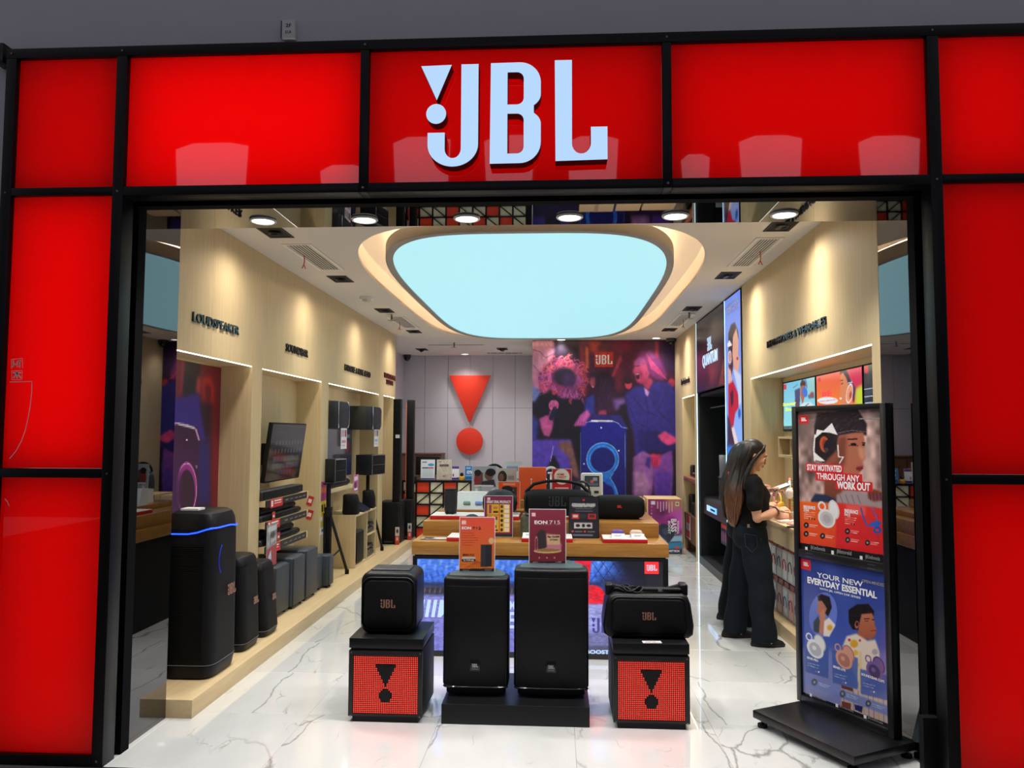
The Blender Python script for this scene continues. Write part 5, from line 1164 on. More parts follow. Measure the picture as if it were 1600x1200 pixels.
A = AF(.226, .325, (130, 40, 76)); A.rect(2, 6.5, 20.5, 29, (226, 176, 44)); A.rect(11.8, 6.5, 12.4, 29, (200, 80, 50)); A.rect(2, 15, 11.8, 15.6, (200, 80, 50)); A.rect(3.5, 7.2, 5.6, 14, (150, 60, 110)); A.rect(7, 12, 11, 13.6, (60, 40, 20)); A.rect(7, 8.5, 10.5, 10.5, (200, 120, 60)); A.rect(3, 16.5, 6, 19, (70, 90, 140)); A.rect(7.6, 16.5, 10.4, 19, (130, 50, 70)); A.rect(3, 20, 11, 21.4, (200, 180, 140)); A.ell(8.5, 24.5, 1.2, 1.5, (40, 40, 40)); A.rect(6, 27, 11, 28.2, (60, 40, 20))
for k in range(6): A.rect(16, 7 + k * 3.7, 20, 10 + k * 3.7, (236, 226, 206)); A.ell(14, 8.5 + k * 3.7, 1.1, 1.3, [(70, 70, 74), (40, 40, 44)][k % 2])
A.rect(0, 30.2, 22.6, 32.5, (44, 40, 48)); A.rect(2, 1.4, 4.4, 3.2, (230, 220, 226))
sign_card('purple and yellow GREAT DEAL PRODUCT card on the left half of the table', .226, .325, A, (-.474, 6.35, Z1), .05, group='acrylic cards on the table', texts=(('GREAT DEAL PRODUCT!', 1.6, 5.8, 21, 3.6, TXTW, .03),))
DT = M('dark_teal_fabric', (22, 32, 40), rough=.7, var=.2, bump=.4, bscale=500)
t = thing('round_speaker', 'dark green domed speaker half hidden behind the orange card', 'speaker', (-.677, 6.24, Z1)); MB().loft([((0, 0, 0), .05, .05), ((0, 0, .01), .068, .068), ((0, 0, .1), .078, .078), ((0, 0, .15), .068, .068), ((0, 0, .18), .045, .045), ((0, 0, .19), .02, .02)], 24).build('body', DT, t); MB().torus((0, 0, .012), .066, .004).build('base_ring', MATBLACK, t)
t = thing('cylinder_speaker', 'upright black cylinder speaker on the red tray at the left', 'speaker', (-.905, 6.66, 1.017)); MB().loft([((0, 0, .012), .045, .045), ((0, 0, .03), .053, .053), ((0, 0, .11), .056, .056), ((0, 0, .19), .053, .053), ((0, 0, .212), .047, .047)], 28).build('body', M('navy_fabric', (26, 28, 36), rough=.7, var=.2, bump=.5, bscale=600), t); MB().torus((0, 0, .208), .046, .006).torus((0, 0, .012), .046, .006).build('rubber_ring', MATBLACK, t); [MB().box(*q, 0, .03, r=.004).build('foot', MATBLACK, t) for q in ((-.034, -.018, -.055, -.03), (.018, .034, -.055, -.03), (-.01, .01, .03, .05))]
t = thing('drum_speaker', 'large dark teal ball-shaped speaker behind the GREAT DEAL card', 'speaker', (-.489, 6.72, 1.017)); MB().loft([((0, 0, 0), .09, .07), ((0, 0, .02), .13, .09), ((0, 0, .09), .152, .105), ((0, 0, .15), .135, .095), ((0, 0, .19), .09, .07), ((0, 0, .205), .04, .03)], 32).build('body', DT, t); MB().torus((-.13, 0, .09), .05, .014, 'X').torus((.13, 0, .09), .05, .014, 'X').build('end_ring', MATBLACK, t)
CAMO = M('camo_fabric', (70, 74, 56), rough=.8, var=.85, scale=45)
t = thing('camo_speaker', 'camouflage speaker standing behind the dark red card', 'speaker', (-.205, 6.36 - .06, Z1 + .0), 0); MB().loft([((0, 0, 0), .07, .05), ((0, 0, .015), .088, .06), ((0, 0, .17), .088, .06), ((0, 0, .19), .07, .05)], 28, power=3).build('body', CAMO, t); MB().torus((0, 0, .185), .06, .008).build('rim', MATBLACK, t)
t = thing('boombox', 'large black boombox with an arched handle in the middle of the table', 'speaker', (0.0, 6.70, 1.009))
def barrel(L, ry, rz, rows, m=0):
    mb = MB()
    prof = [(-L / 2, .62), (-L / 2 + .012, .8), (-L / 2 + .05, .96), (-L * .25, 1), (0, 1.01), (L * .25, 1), (L / 2 - .05, .96), (L / 2 - .012, .8), (L / 2, .62)]
    R = []
    for x, s in prof:
        R.append([mb.bm.verts.new((x, math.copysign(abs(math.cos(a)) ** .75, math.cos(a)) * ry * s, rz + math.copysign(abs(math.sin(a)) ** .75, math.sin(a)) * rz * s)) for a in [2 * PI * k / 32 for k in range(32)]])
    for A_, B_ in zip(R, R[1:]):
        for k in range(32): mb.bm.faces.new((A_[k], A_[(k + 1) % 32], B_[(k + 1) % 32], B_[k]))
    mb.bm.faces.new(R[0]); mb.bm.faces.new(R[-1])
    return mb
FAB = M('black_fabric', (14, 17, 21), spec=.25, rough=.75, var=.2, bump=.5, bscale=800)
barrel(.54, .095, .11, 8).build('body', FAB, t)
MB().cyl((-.278, 0, .11), (-.262, 0, .11), .075, .09, n=24).cyl((.262, 0, .11), (.278, 0, .11), .09, .075, n=24).build('end_cap', MATBLACK, t)
MB().tube([(-.272, .0, .13), (-.262, .0, .20), (-.20, 0, .262), (-.10, 0, .285), (0, 0, .292), (.10, 0, .285), (.20, 0, .262), (.262, 0, .20), (.272, 0, .13)], [.016, .016, .015, .013, .013, .013, .015, .016, .016], 10).build('handle', MATBLACK, t)
logo(t, .085, (0, -.0955, .125), RF, M('dark_logo', (52, 56, 62), rough=.3), depth=.004)
t = thing('long_speaker', 'long black rounded speaker with a small red badge at the right of the table', 'speaker', (.52, 6.70, Z2)); barrel(.42, .085, .10, 8).build('body', FAB, t); MB().cyl((-.215, 0, .1), (-.2, 0, .1), .06, .075, n=20).cyl((.2, 0, .1), (.215, 0, .1), .075, .06, n=20).build('end_cap', MATBLACK, t); logo(t, .022, (0, -.0875, .11), RF, M('red_badge', (206, 50, 40), emis=(206, 50, 40), estr=.25, var=0), 'badge', .003); MB().box(-.17, .17, -.04, .04, 0, .006).build('foot', MATBLACK, t)
# slanted white earbud display, then the higher steps
t = thing('earbud_display', 'white slanted display board with a green and a blue earbud case', 'display stand', (-.752, 6.90, Z3)); MB().prism([(0, 0), (.16, 0), (.16, .15), (.05, .15)], -.132, .132, 'X').build('wedge', M('glossy_white', (226, 238, 240), rough=.2), t)
for x, c, n_ in ((-.045, (120, 150, 140), 'green'), (.06, (110, 150, 210), 'blue')): MB().box(-.032, .032, -.012, .012, -.017, .017, r=.01, seg=3, mat4=Matrix.Translation((x, .015, .055)) @ Matrix.Rotation(-.32, 4, 'X')).build('earbud_case', M('case_%s' % n_, c, rough=.35), t)
A = AF(.225, .24, (170, 176, 190)); A.poly([(2, 8), (6, 4), (10, 6), (10, 16), (8, 20), (2, 18)], (110, 70, 60), soft=1); A.ell(5, 6, 3.2, 3, (36, 28, 30)); A.ell(15.5, 8, 4.2, 5, (120, 84, 66)); A.ell(17, 5.5, 4.6, 3.6, (30, 24, 28)); A.ell(4, 13, 2.4, 4, (150, 40, 50)); A.poly([(9, 14), (20, 12), (22, 19), (8, 19)], (46, 44, 56), soft=1); A.rect(2, 17.5, 20, 19, (220, 220, 226)); A.rect(0, 20, 22.5, 24, (170, 176, 186)); A.ell(4, 22, 1.4, 1.4, (226, 230, 236)); A.ell(8, 22, 1.4, 1.4, (130, 170, 180)); A.rect(18, 20.5, 21.5, 23.6, (206, 206, 210))
t = thing('card_riser', 'white block carrying the two-people headphone card', 'display block', (-.67, 7.22, Z3)); bx('block', WHITE, -.12, .12, 0, .12, 0, .125, t); bx('cover', ACR, -.121, .121, -.001, .121, .125, .127, t)
sign_card('headphone card with two faces standing on the white block', .225, .235, A, (-.672, 7.235, 1.1585), .04, group='acrylic cards on the upper steps', texts=(('OPEN SOUND', 4, 18.8, 18, 17.3, TXTW, .02),))
A = AF(.19, .21, (190, 186, 176)); A.ell(6, 6, 4.2, 4.4, (40, 34, 30)); A.ell(5, 6.5, 2.4, 3, (130, 90, 70)); A.poly([(2, 10), (10, 9), (12, 13), (2, 14)], (60, 84, 70), soft=1); A.rect(11, 5, 17, 8, (150, 146, 140)); A.rect(0, 14, 19, 21, (200, 196, 190)); A.rect(4, 10, 15, 11, (100, 96, 92))
sign_card('cream portrait card behind the orange frame', .19, .27, A, (-.476, 7.32, Z4), .04, group='acrylic cards on the upper steps')
A = AF(.19, .24, (226, 84, 32)); A.rect(3, 4.5, 16.5, 21, (70, 50, 46)); A.ell(9.5, 9, 4.5, 5.4, (150, 100, 80)); A.ell(8, 6.5, 5, 3, (30, 24, 24)); A.ell(13, 10, 1.6, 2, (40, 40, 44)); A.rect(5, 16, 15, 20.5, (170, 120, 100), soft=1); A.rect(4, 1.2, 15, 3, (236, 150, 110))
sign_card('orange framed headphone card in front of the boombox group', .19, .235, A, (-.43, 7.02, Z3), .06, group='acrylic cards on the upper steps')
t = thing('orange_box', 'plain orange-red product box standing on the top step', 'box', (-.227, 7.22, Z4)); MB().box(-.126, .126, 0, .09, 0, .29, r=.004).build('box', M('orange_carton', (226, 88, 34), rough=.45, var=.03), t); MB().cyl((-.01, -.001, .18), (-.01, .0, .18), .008, n=12).box(-.0125, -.0085, -.001, .0, .06, .18).build('print_mark', TXTW, t)
A = AF(.16, .15, (206, 220, 230)); A.rect(2, 2, 13, 4, (120, 160, 200)); A.rect(2, 7, 14, 8, (150, 180, 200)); A.rect(8, 10, 14, 14, (100, 130, 170))
sign_card('white and blue card rising behind the cream portrait card', .16, .33, A, (-.42, 7.44, Z4), .03, group='acrylic cards on the upper steps')
t = thing('small_boombox', 'dark grey speaker with a carry handle rising behind the cards', 'speaker', (-.60, 7.48, Z3)); barrel(.20, .07, .15, 8).build('body', CHARCOAL, t); MB().torus((0, 0, .28), .09, .012, 'Y', a0=0, a1=PI, n=18).build('handle', MATBLACK, t)
A = AF(.175, .27, (200, 36, 44)); A.ell(8.7, 7, 7.2, 7.2, (236, 234, 220)); A.rect(2, 17, 15, 18, (236, 220, 220)); A.rect(4, 20, 13, 21, (236, 220, 220))
sign_card('red HOME CREDIT card with a round white panel', .175, .27, A, (.044, 7.30, Z4), .04, group='acrylic cards on the upper steps', texts=(('HOME', 4.4, 6.0, 11, 3.9, TXTR, .02), ('CREDIT', 4.4, 8.6, 13, 6.5, TXTR, .02), ('hereforyou', 5.2, 11, 12, 9.6, TXTG, .0)))
def headphones(loc, m1, m2, label, s=1., rz=0., tilt=0.):
    t = thing('headphones', label, 'headphones', loc, rz)
    mt = Matrix.Rotation(tilt, 4, 'X') @ Matrix.Scale(s, 4)
    def B(mb, n, m, p): 
        o = mb.build(n, m, p)
        for v in o.data.vertices: v.co = mt @ v.co
        return o
    hb = B(MB().torus((0, 0, .10), .075, .009, 'Y', n=24, a0=-.15, a1=PI + .15), 'headband', m1, t)
    B(MB().torus((0, 0, .10), .0755, .012, 'Y', n=14, a0=PI * .3, a1=PI * .7), 'band_pad', m2, hb)
    for sx in (-1, 1):
        e = B(MB().ell((sx * .078, 0, .055), (.018, .036, .045)), 'ear_cup', m1, t)
        B(MB().torus((sx * .064, 0, .055), .028, .012, 'X', n=20), 'ear_pad', m2, e)
    return t
headphones((.22, 7.10, 1.101 + .012), MATBLACK, DGREY, 'black headphones standing beside the boombox handle', .9)
t = thing('headphone_stand', 'white stand holding white headphones above the orange box', 'stand', (-.06, 7.46, Z4)); MB().cyl((0, 0, 0), (0, 0, .012), .05, n=20).cyl((0, 0, .012), (0, 0, .22), .008, n=10).build('pole', WHITE, t); MB().box(-.03, .03, -.02, .02, .22, .235, r=.005).build('rest', WHITE, t)
t = headphones((-.06, 7.46, 1.195), M('pearl_white', (226, 228, 232), rough=.25), M('pad_grey', (190, 196, 206)), 'white headphones on a stand above the orange box', 1.05, .5)
t = thing('handheld_display', 'white handheld demo unit with a small video screen', 'display stand', (.318, 7.20, Z4)); mt = Matrix.Rotation(-.12, 4, 'X')
MB().box(-.1, .1, -.02, .02, 0, .245, r=.018, seg=4, mat4=mt).build('casing', M('warm_white', (214, 218, 216), rough=.35), t); MB().box(-.066, .066, -.024, -.02, .12, .215, mat4=mt).build('bezel', MATBLACK, t)
A = AF(.12, .085, (40, 44, 50)); A.ell(6, 4.5, 2, 2, (170, 60, 60), soft=.4); A.rect(0, 6, 12, 8.5, (70, 74, 80), soft=1); A.rect(7, 1, 11, 4, (120, 120, 124), soft=1)
A.build('screen', .12, .085, attr_mat('small_screen', .9), t, mt @ Vector((-.06, -.0245, .125)), (mt @ Euler(RF).to_matrix().to_4x4()).to_euler())
MB().box(-.06, -.045, -.026, -.02, .05, .09, mat4=mt).box(-.0725, -.0325, -.0255, -.02, .063, .077, mat4=mt).box(.02, .06, -.025, -.02, .06, .08, mat4=mt).cyl((0, -.026, .03), (0, -.02, .03), .012, n=12).build('keys', DGREY, t)

# ------------------------------------------------------------------ front group
LEDRED = M('red_led_dot', (255, 60, 40), emis=(255, 70, 52), estr=1.25, var=0)
LEDBASE = M('led_board', (60, 10, 8), rough=.6, var=0, emis=(90, 8, 6), estr=.2)
def led_cube(x0, label):
    w, d = .44, .44
    t = thing('led_cube', label, 'pedestal', (x0 + w / 2, 4.66, 0), 0, 'LED cubes at the entrance')
    bx('foot', MATBLACK, -w / 2 + .025, w / 2 - .025, .004, d - .02, 0, .034, t)
    bx('body', MATBLACK, -w / 2, w / 2, .012, d, .033, .413, t, .002)
    bx('neck', MATBLACK, -w / 2 + .01, w / 2 - .01, .01, d - .01, .413, .427, t)
    bx('cap', M('cap_black', (18, 18, 21), spec=.3, rough=.38, var=.1), -w / 2, w / 2, 0, d, .427, .484, t, .002)
    m = MB()
    for a in ((-w / 2, -w / 2 + .026, .033, .413), (w / 2 - .026, w / 2, .033, .413), (-w / 2 + .026, w / 2 - .026, .033, .047), (-w / 2 + .026, w / 2 - .026, .388, .413)): m.box(a[0], a[1], 0, .012, a[2], a[3])
    m.build('front_frame', BLACK, t)
    bx('led_board', LEDBASE, -w / 2 + .026, w / 2 - .026, .008, .012, .047, .388, t)
    m = MB(); n = 35; p = .386 / n; zs = int(.339 / p)
    for i in range(n):
        for j in range(zs):
            x = -.193 + p * (i + .5); z = .048 + p * (j + .5); u = x / .11; vz = (z - .07) / .24
            if abs(x) < .058 * (z - .206) / .123 + .003 and .205 < z < .333: continue
            if (x ** 2 + (z - .151) ** 2) < .0385 ** 2: continue
            m.box(x - .0025, x + .0025, .0045, .008, z - .0025, z + .0025)
    o = m.build('led_dots', LEDRED, t, smooth=False); o['kind'] = 'stuff'
    MB().prism([(-.058, .329), (.058, .329), (0, .206)], .002, .008, 'Y').build('triangle', MATBLACK, t); MB().prism(arc(0, .151, .0365, .0365, 0, 350, 35), .002, .008, 'Y').build('dot', MATBLACK, t)
    m = MB()
    for sx in (-1, 1):
        for z in (.035, .40): m.cyl((sx * (w / 2 - .014), -.002, z), (sx * (w / 2 - .014), 0, z), .005, n=8)
    m.build('screw', GREYMET, t)
led_cube(-1.2335, 'black cube pedestal with a red LED exclamation mark, left one, under the cube speaker')
led_cube(.326, 'black cube pedestal with a red LED exclamation mark, right one, under the strapped speaker')
t = thing('cube_speaker', 'black rounded cube speaker on the left LED pedestal', 'speaker', (-1.024, 4.86, .484))
MB().prism(rrect(-.172, .172, .0, .372, .06, 6), -.10, .20, 'Y', r=.03, seg=4).build('body', SPK, t)
MB().prism(rrect(-.150, .150, .035, .325, .05, 6), -.112, -.099, 'Y', r=.010, seg=3).build('front_grille', GRILLE, t)
MB().tube([(x, -.100, z) for x, z in rrect(-.160, .160, .025, .338, .056, 6)], .005, 6, closed=True).build('front_ring', SPK, t)
MB().box(-.12, .12, -.05, .12, .366, .382, r=.008, seg=3).build('top_panel', DGREY, t)
logo(t, .052, (.0, -.1135, .185), RF, LOGOCOP)
t = thing('strapped_speaker', 'black party speaker with a shoulder strap on the right LED pedestal', 'speaker', (.546, 4.87, .484))
pts = [(-.235, 0), (.235, 0), (.264, .022), (.270, .075), (.252, .20), (.236, .243), (.20, .262), (-.20, .262), (-.236, .243), (-.252, .20), (-.270, .075), (-.264, .022)]
MB().prism(pts, -.10, .16, 'Y', r=.03, seg=4).build('body', SPK, t)
MB().prism(rrect(-.212, .212, .03, .232, .035, 6), -.111, -.095, 'Y', r=.008, seg=3).build('front_grille', GRILLE, t)
MB().tube([(x, -.100, z) for x, z in rrect(-.224, .224, .020, .242, .045, 6)], .005, 6, closed=True).build('front_ring', SPK, t)
MB().box(-.252, -.205, -.03, .07, .235, .305, r=.014, seg=3).build('handle_post', SPK, t); MB().box(.195, .245, -.03, .07, .235, .31, r=.014, seg=3).build('handle_post', SPK, t)
MB().tube([(-.23, .02, .29), (-.1, .02, .262), (.1, .02, .262), (.22, .02, .295)], .016, 8).build('handle', MATBLACK, t)
st = MB().box(-.03, .20, -.06, -.015, .268, .288, r=.006, seg=3).build('shoulder_strap', MATBLACK, t); logo(st, .016, (.075, -.0605, .279), RF, LOGOSIL)
m = MB()
for k in range(9):
    a = k * 1.3; c0 = Vector((-.15 + .018 * (k % 5), -.03 + .02 * math.sin(a), .272 + .006 * (k % 3)))
    m.tube([c0 + Vector((.05 * math.cos(q + a), .028 * math.sin(q + a), .014 * math.sin(2 * q + a))) for q in [2 * PI * i / 14 for i in range(14)]], .006, 6, closed=True)
m.build('coiled_strap', MATBLACK, st)
logo(t, .047, (.0, -.1125, .135), RF, LOGOCOP)
t = thing('price_card', 'small white price card lying on the right LED pedestal', 'card', (.555, 4.672, .4845), .05); bx('card', WHITE, -.055, .055, -.004, .045, 0, .002, t); bx('print_line', TXTR, -.04, -.01, .01, .016, .002, .0026, t); bx('print_line', TXTG, -.04, .02, .026, .03, .002, .0026, t); bx('print_line', TXTG, .0, .04, .01, .014, .002, .0026, t)
t = thing('speaker_plinth', 'low black plinth carrying the two stage speakers', 'plinth', (-.245, 4.66, 0)); bx('box', M('plinth_black', (20, 20, 22), spec=.3, rough=.5, var=.25, scale=8), -.434, .434, 0, .62, 0, .113, t, .002); bx('top_sheet', M('plinth_top', (20, 20, 23), rough=.35), -.432, .432, .002, .618, .113, .115, t)
def stage_speaker(loc, w, h, d, label):
    t = thing('stage_speaker', label, 'speaker', loc, 0, 'stage speakers on the plinth')
    plan = [(-w / 2, .03), (-w / 2 + .012, .012), (-w * .3, .0), (0, -.008), (w * .3, .0), (w / 2 - .012, .012), (w / 2, .03), (w / 2, d * .45), (w * .30, d), (-w * .30, d), (-w / 2, d * .45)]
    MB().prism(plan, .05, h, 'Z', r=.022, seg=4).build('cabinet', SPK, t)
    g = [(-w / 2 + .006, .028), (-w / 2 + .02, .008), (-w * .3, -.006), (0, -.014), (w * .3, -.006), (w / 2 - .02, .008), (w / 2 - .006, .028)]
    MB().prism(g, .062, h - .052, 'Z', r=.005).build('front_grille', M('steel_grille', (8, 8, 11), spec=.25, rough=.42, var=.35, scale=500, bump=1., bscale=260), t)
    MB().tube([(x, y - .006, .054 + .004 * math.cos(x / w * PI)) for x, y in g], .006, 6).build('bottom_lip', M('glossy_black', (20, 20, 22), rough=.15), t)
    MB().prism([(x * .9, y + .012) for x, y in plan], .012, .05, 'Z', r=.004).build('base', MATBLACK, t)
    for sx in (-1, 1):
        for y in (.06, d * .7): MB().cyl((sx * w * .24, y, 0), (sx * w * .24, y, .012), .02, n=12).build('foot', MATBLACK, t)
    MB().prism([(x * .86, .05 + y * .80) for x, y in plan], h - .002, h + .004, 'Z', r=.003).build('top_panel', M('teal_grey_top', (60, 74, 78), rough=.45), t)
    b = bx('badge', M('badge_black', (8, 8, 9), rough=.3), -.03, .03, -.019, -.012, .155, .215, t, .002); logo(b, .022, (0, -.0196, .187), RF, LOGOSIL); bx('badge_line', TXTG, -.02, .02, -.0194, -.019, .166, .168, b)
    return t
stage_speaker((-.495, 4.805, .115), .40, .708, .33, 'black stage speaker on the plinth carrying the orange card, left and lower one')
stage_speaker((-.036, 4.805, .115), .452, .762, .36, 'black stage speaker on the plinth carrying the dark red card, right and taller one')
A = Art([(310, 402), (506, 405), (504, 698), (307, 692)], 60, 80, (214, 82, 50)); A.rect(300, 400, 510, 710, (214, 74, 58), to=(216, 120, 36))
for k in range(14): A.line([(405, 640), (300 + k * 17, 700)], 1.6, (170, 70, 24))
for k in range(4): A.line([(300, 645 + k * 12), (510, 645 + k * 12)], 1.2, (170, 70, 24))
A.rect(320, 418, 343, 441, (226, 190, 180)); A.rect(427, 552, 490, 672, (38, 38, 46)); A.rect(427, 552, 455, 672, (50, 50, 58)); A.ell(487, 531, 16, 17, (214, 170, 120)); A.rect(320, 617, 397, 630, (206, 190, 170)); A.rect(320, 629, 397, 642, (26, 22, 24))
for k, w_ in enumerate((70, 78, 96, 90, 70, 60)): A.line([(320, 488 + k * 13), (320 + w_, 488 + k * 13)], 2, (150, 44, 28)); 
A.rect(300, 682, 512, 712, (26, 20, 22)); A.rect(325, 688, 360, 691, (160, 160, 160)); A.rect(450, 688, 490, 691, (160, 160, 160))
sign_card('orange product card standing on the left stage speaker', .222, .335, A, (-.508, 4.99, .828), .05, group='cards on the stage speakers', texts=(('EON', 320, 467, 372, 453, TXTW, .03), ('712', 380, 467, 428, 454, TXTK, 0), ('EON 712', 327, 610, 390, 601, TXTK, .02), ('Rp. 9.999.000', 330, 640, 388, 633, TXTW, .02)))
A = Art([(700, 367), (902, 369), (902, 664), (703, 660)], 60, 80, (122, 40, 56)); A.rect(695, 360, 910, 670, (128, 44, 62), to=(112, 34, 46)); A.rect(712, 386, 734, 406, (226, 190, 190)); A.line([(728, 452), (874, 452)], 1.6, (200, 150, 150))
A.poly([(765, 520), (795, 500), (850, 510), (880, 560), (878, 600), (770, 600)], (190, 120, 130), soft=2); A.poly([(742, 500), (768, 478), (792, 492), (798, 575), (770, 590), (748, 580)], (56, 44, 46), soft=1); A.rect(800, 508, 872, 562, (206, 166, 130)); A.ell(802, 596, 76, 13, (206, 170, 110)); A.ell(802, 592, 70, 8, (150, 110, 70)); A.ell(740, 560, 9, 44, (206, 150, 150), ring=.8)
for k in range(3): A.ell(757 + k * 42, 633, 4, 4, (206, 150, 150))
A.rect(695, 652, 910, 672, (44, 22, 30)); A.rect(722, 655, 750, 658, (200, 190, 190)); A.rect(846, 655, 880, 658, (200, 190, 190))
sign_card('dark red product card standing on the right stage speaker', .228, .335, A, (-.061, 5.0, .882), .05, group='cards on the stage speakers', texts=(('EON', 728, 448, 800, 430, TXTW, .03), ('715', 812, 448, 872, 430, TXTW, -.01), ('Rp 12.999', 804, 525, 868, 514, TXTK, .02), ('JUTAAN', 815, 540, 858, 531, TXTK, .01)))
# ------------------------------------------------------------------ headphone bay on the right
def light_poster(label, y0, y1, z0, z1, art, x=2.185, strength=1.0, texts=(), name='light_poster', group='lit posters over the headphone counter', frame=MATBLACK):
    """backlit print on the right wall; local x runs from far (y1) to near (y0)"""
    t = thing(name, label, 'light box', (x, y1, z0), 0, group)
    w, h = y1 - y0, z1 - z0
    MB().box(-.012, .0, -w, 0, 0, h).build('casing', frame, t)
    art.build('print', w - .024, h - .024, attr_mat('backlit_print_%d' % round(strength * 100), strength, .25), t, (-.0126, -.012, .012), RR)
    for (s, x0_, yy0, x1_, yy1, mat, bold, sh) in texts: art.text(s, x0_, yy0, x1_, yy1, mat, t, (-.0126, -.012, .012), bold, RR, sh)
    return t
YEL = M('lit_yellow_letter', (230, 240, 60), emis=(220, 236, 40), estr=1., var=0); LITR = M('lit_red_letter', (230, 50, 70), emis=(236, 60, 80), estr=.9, var=0)
A = Art([(395.6, 424), (770.2, 339.6), (783.3, 967.3), (405.8, 971.6)], 90, 60, (120, 190, 220))
A.poly([(390, 420), (790, 330), (790, 980), (390, 980)], (110, 190, 226), to=(150, 225, 230)); A.poly([(690, 350), (790, 330), (790, 560), (690, 540)], (140, 200, 200), soft=2); A.poly([(535, 500), (600, 470), (600, 640), (545, 640)], (60, 66, 120), soft=1); A.poly([(540, 610), (590, 600), (600, 720), (550, 740)], (80, 50, 90), soft=1); A.line([(520, 470), (570, 430)], 6, (60, 90, 110))
A.poly([(602, 430), (640, 380), (665, 420), (660, 520), (640, 640), (625, 660), (604, 560)], (176, 96, 70), soft=1); A.poly([(602, 420), (620, 370), (660, 390), (668, 450), (640, 440), (605, 450)], (44, 30, 30), soft=1); A.ell(655, 520, 30, 62, (30, 110, 210), ang=-10); A.line([(650, 350), (672, 400), (680, 470)], 10, (40, 90, 190)); A.poly([(590, 690), (640, 650), (720, 640), (780, 700), (780, 980), (580, 980)], (206, 226, 236), soft=1); A.poly([(690, 560), (760, 520), (770, 590), (700, 600)], (90, 100, 120), soft=1); A.ell(740, 550, 26, 40, (150, 60, 80), soft=.5); A.line([(660, 690), (700, 660)], 8, (40, 50, 70)); A.rect(396, 430, 440, 490, (216, 50, 70)); A.rect(390, 930, 800, 980, (30, 60, 70)); A.rect(386, 420, 408, 980, (24, 30, 44))
light_poster('lit blue poster of a man in blue headphones, farthest over the headphone counter', 6.70, 7.66, 1.735, 2.20, A, texts=(('Summer', 398, 690, 552, 630, YEL, .03, .2), ('Sounds', 425, 750, 590, 690, YEL, .03, .2), ('WITH EVERY BEAT', 415, 962, 560, 940, TXTW, .0, 0)))
A = Art([(778.9, 337.5), (1308.4, 218.2), (1327.3, 960), (792, 966.5)], 100, 64, (226, 100, 40))
A.poly([(775, 200), (1330, 200), (1330, 970), (775, 970)], (226, 70, 60), to=(246, 170, 40)); A.poly([(1140, 210), (1330, 200), (1330, 700), (1200, 420)], (206, 30, 80), soft=4); A.poly([(1240, 480), (1330, 420), (1330, 760), (1240, 760)], (190, 210, 50), soft=4); A.poly([(790, 660), (1060, 690), (1060, 760), (790, 720)], (226, 50, 60), soft=3); A.rect(780, 690, 1340, 980, (240, 150, 40), soft=3)
A.poly([(1062, 330), (1090, 285), (1130, 330), (1160, 420), (1170, 560), (1190, 680), (1060, 690), (1066, 640), (1050, 600), (1060, 560), (1046, 530), (1062, 480)], (216, 130, 84), soft=1); A.poly([(1054, 310), (1060, 250), (1110, 230), (1150, 290), (1190, 400), (1160, 450), (1130, 350), (1090, 290)], (40, 32, 50), soft=1); A.poly([(1190, 400), (1240, 470), (1225, 640), (1205, 650), (1205, 500)], (60, 40, 80), soft=1); A.line([(1060, 390), (1090, 380)], 8, (50, 30, 30)); A.line([(1068, 425), (1090, 420)], 8, (50, 30, 30)); A.ell(1064, 600, 14, 12, (240, 230, 220)); A.poly([(1150, 410), (1200, 395), (1205, 410), (1155, 425)], (150, 200, 230)); A.ell(1170, 540, 32, 110, (226, 150, 110), ang=8); A.ell(1168, 540, 38, 120, (236, 236, 250), ang=8, ring=.86); A.ell(1180, 560, 20, 60, (170, 60, 60), ang=8, soft=.6)
A.ell(912, 625, 120, 42, (216, 236, 240)); A.rect(795, 350, 830, 395, (206, 40, 60)); 
light_poster('lit orange BE OPEN-MINDED poster of a man wearing ear clips', 5.68, 6.68, 1.735, 2.20, A, texts=(('BE', 848, 580, 960, 500, LITR, .03, 0), ('OPEN-MINDED', 806, 645, 1020, 605, LITR, .02, 0)))
A = Art([(1320.7, 215.3), (1978.2, 67.6), (2004.4, 952), (1339.6, 960)], 80, 52, (24, 44, 50)); A.grain(.6, 12); A.poly([(1320, 60), (2010, 60), (2010, 200), (1320, 260)], (40, 90, 60), soft=6); A.poly([(1600, 300), (2000, 300), (2000, 960), (1600, 960)], (60, 80, 90), soft=8); A.rect(1326, 205, 1370, 300, (206, 40, 50))
light_poster('lit dark green SWITCH OFF poster, nearest the entrance', 4.78, 5.66, 1.735, 2.20, A, texts=(('SWITCH OFF', 1326, 500, 1560, 455, GLOW_TXT, .02, 0), ('DISTRACTIONS', 1330, 590, 1600, 545, GLOW_TXT, .02, 0), ('WITH ONE TAP', 1334, 670, 1600, 625, GLOW_TXT, .02, 0)))
ct = thing('headphone_counter', 'long pale oak counter along the right wall', 'counter', (2.03, 6.23, 0))
bx('top', WOODH, -.15, .155, -1.462, 1.455, .905, .945, ct, .002); bx('apron', WOOD, -.148, -.125, -1.46, 1.453, .768, .905, ct); bx('shelf_board', WOOD, -.125, .155, -1.46, 1.453, .768, .785, ct); bx('backboard', M('pegboard_grey', (150, 146, 130), rough=.7), .145, .157, -1.46, 1.453, .114, .768, ct)
nb = thing('niche_box', 'small open oak box shelf fixed under the lit posters', 'shelf', (2.07, 6.6, 1.505))
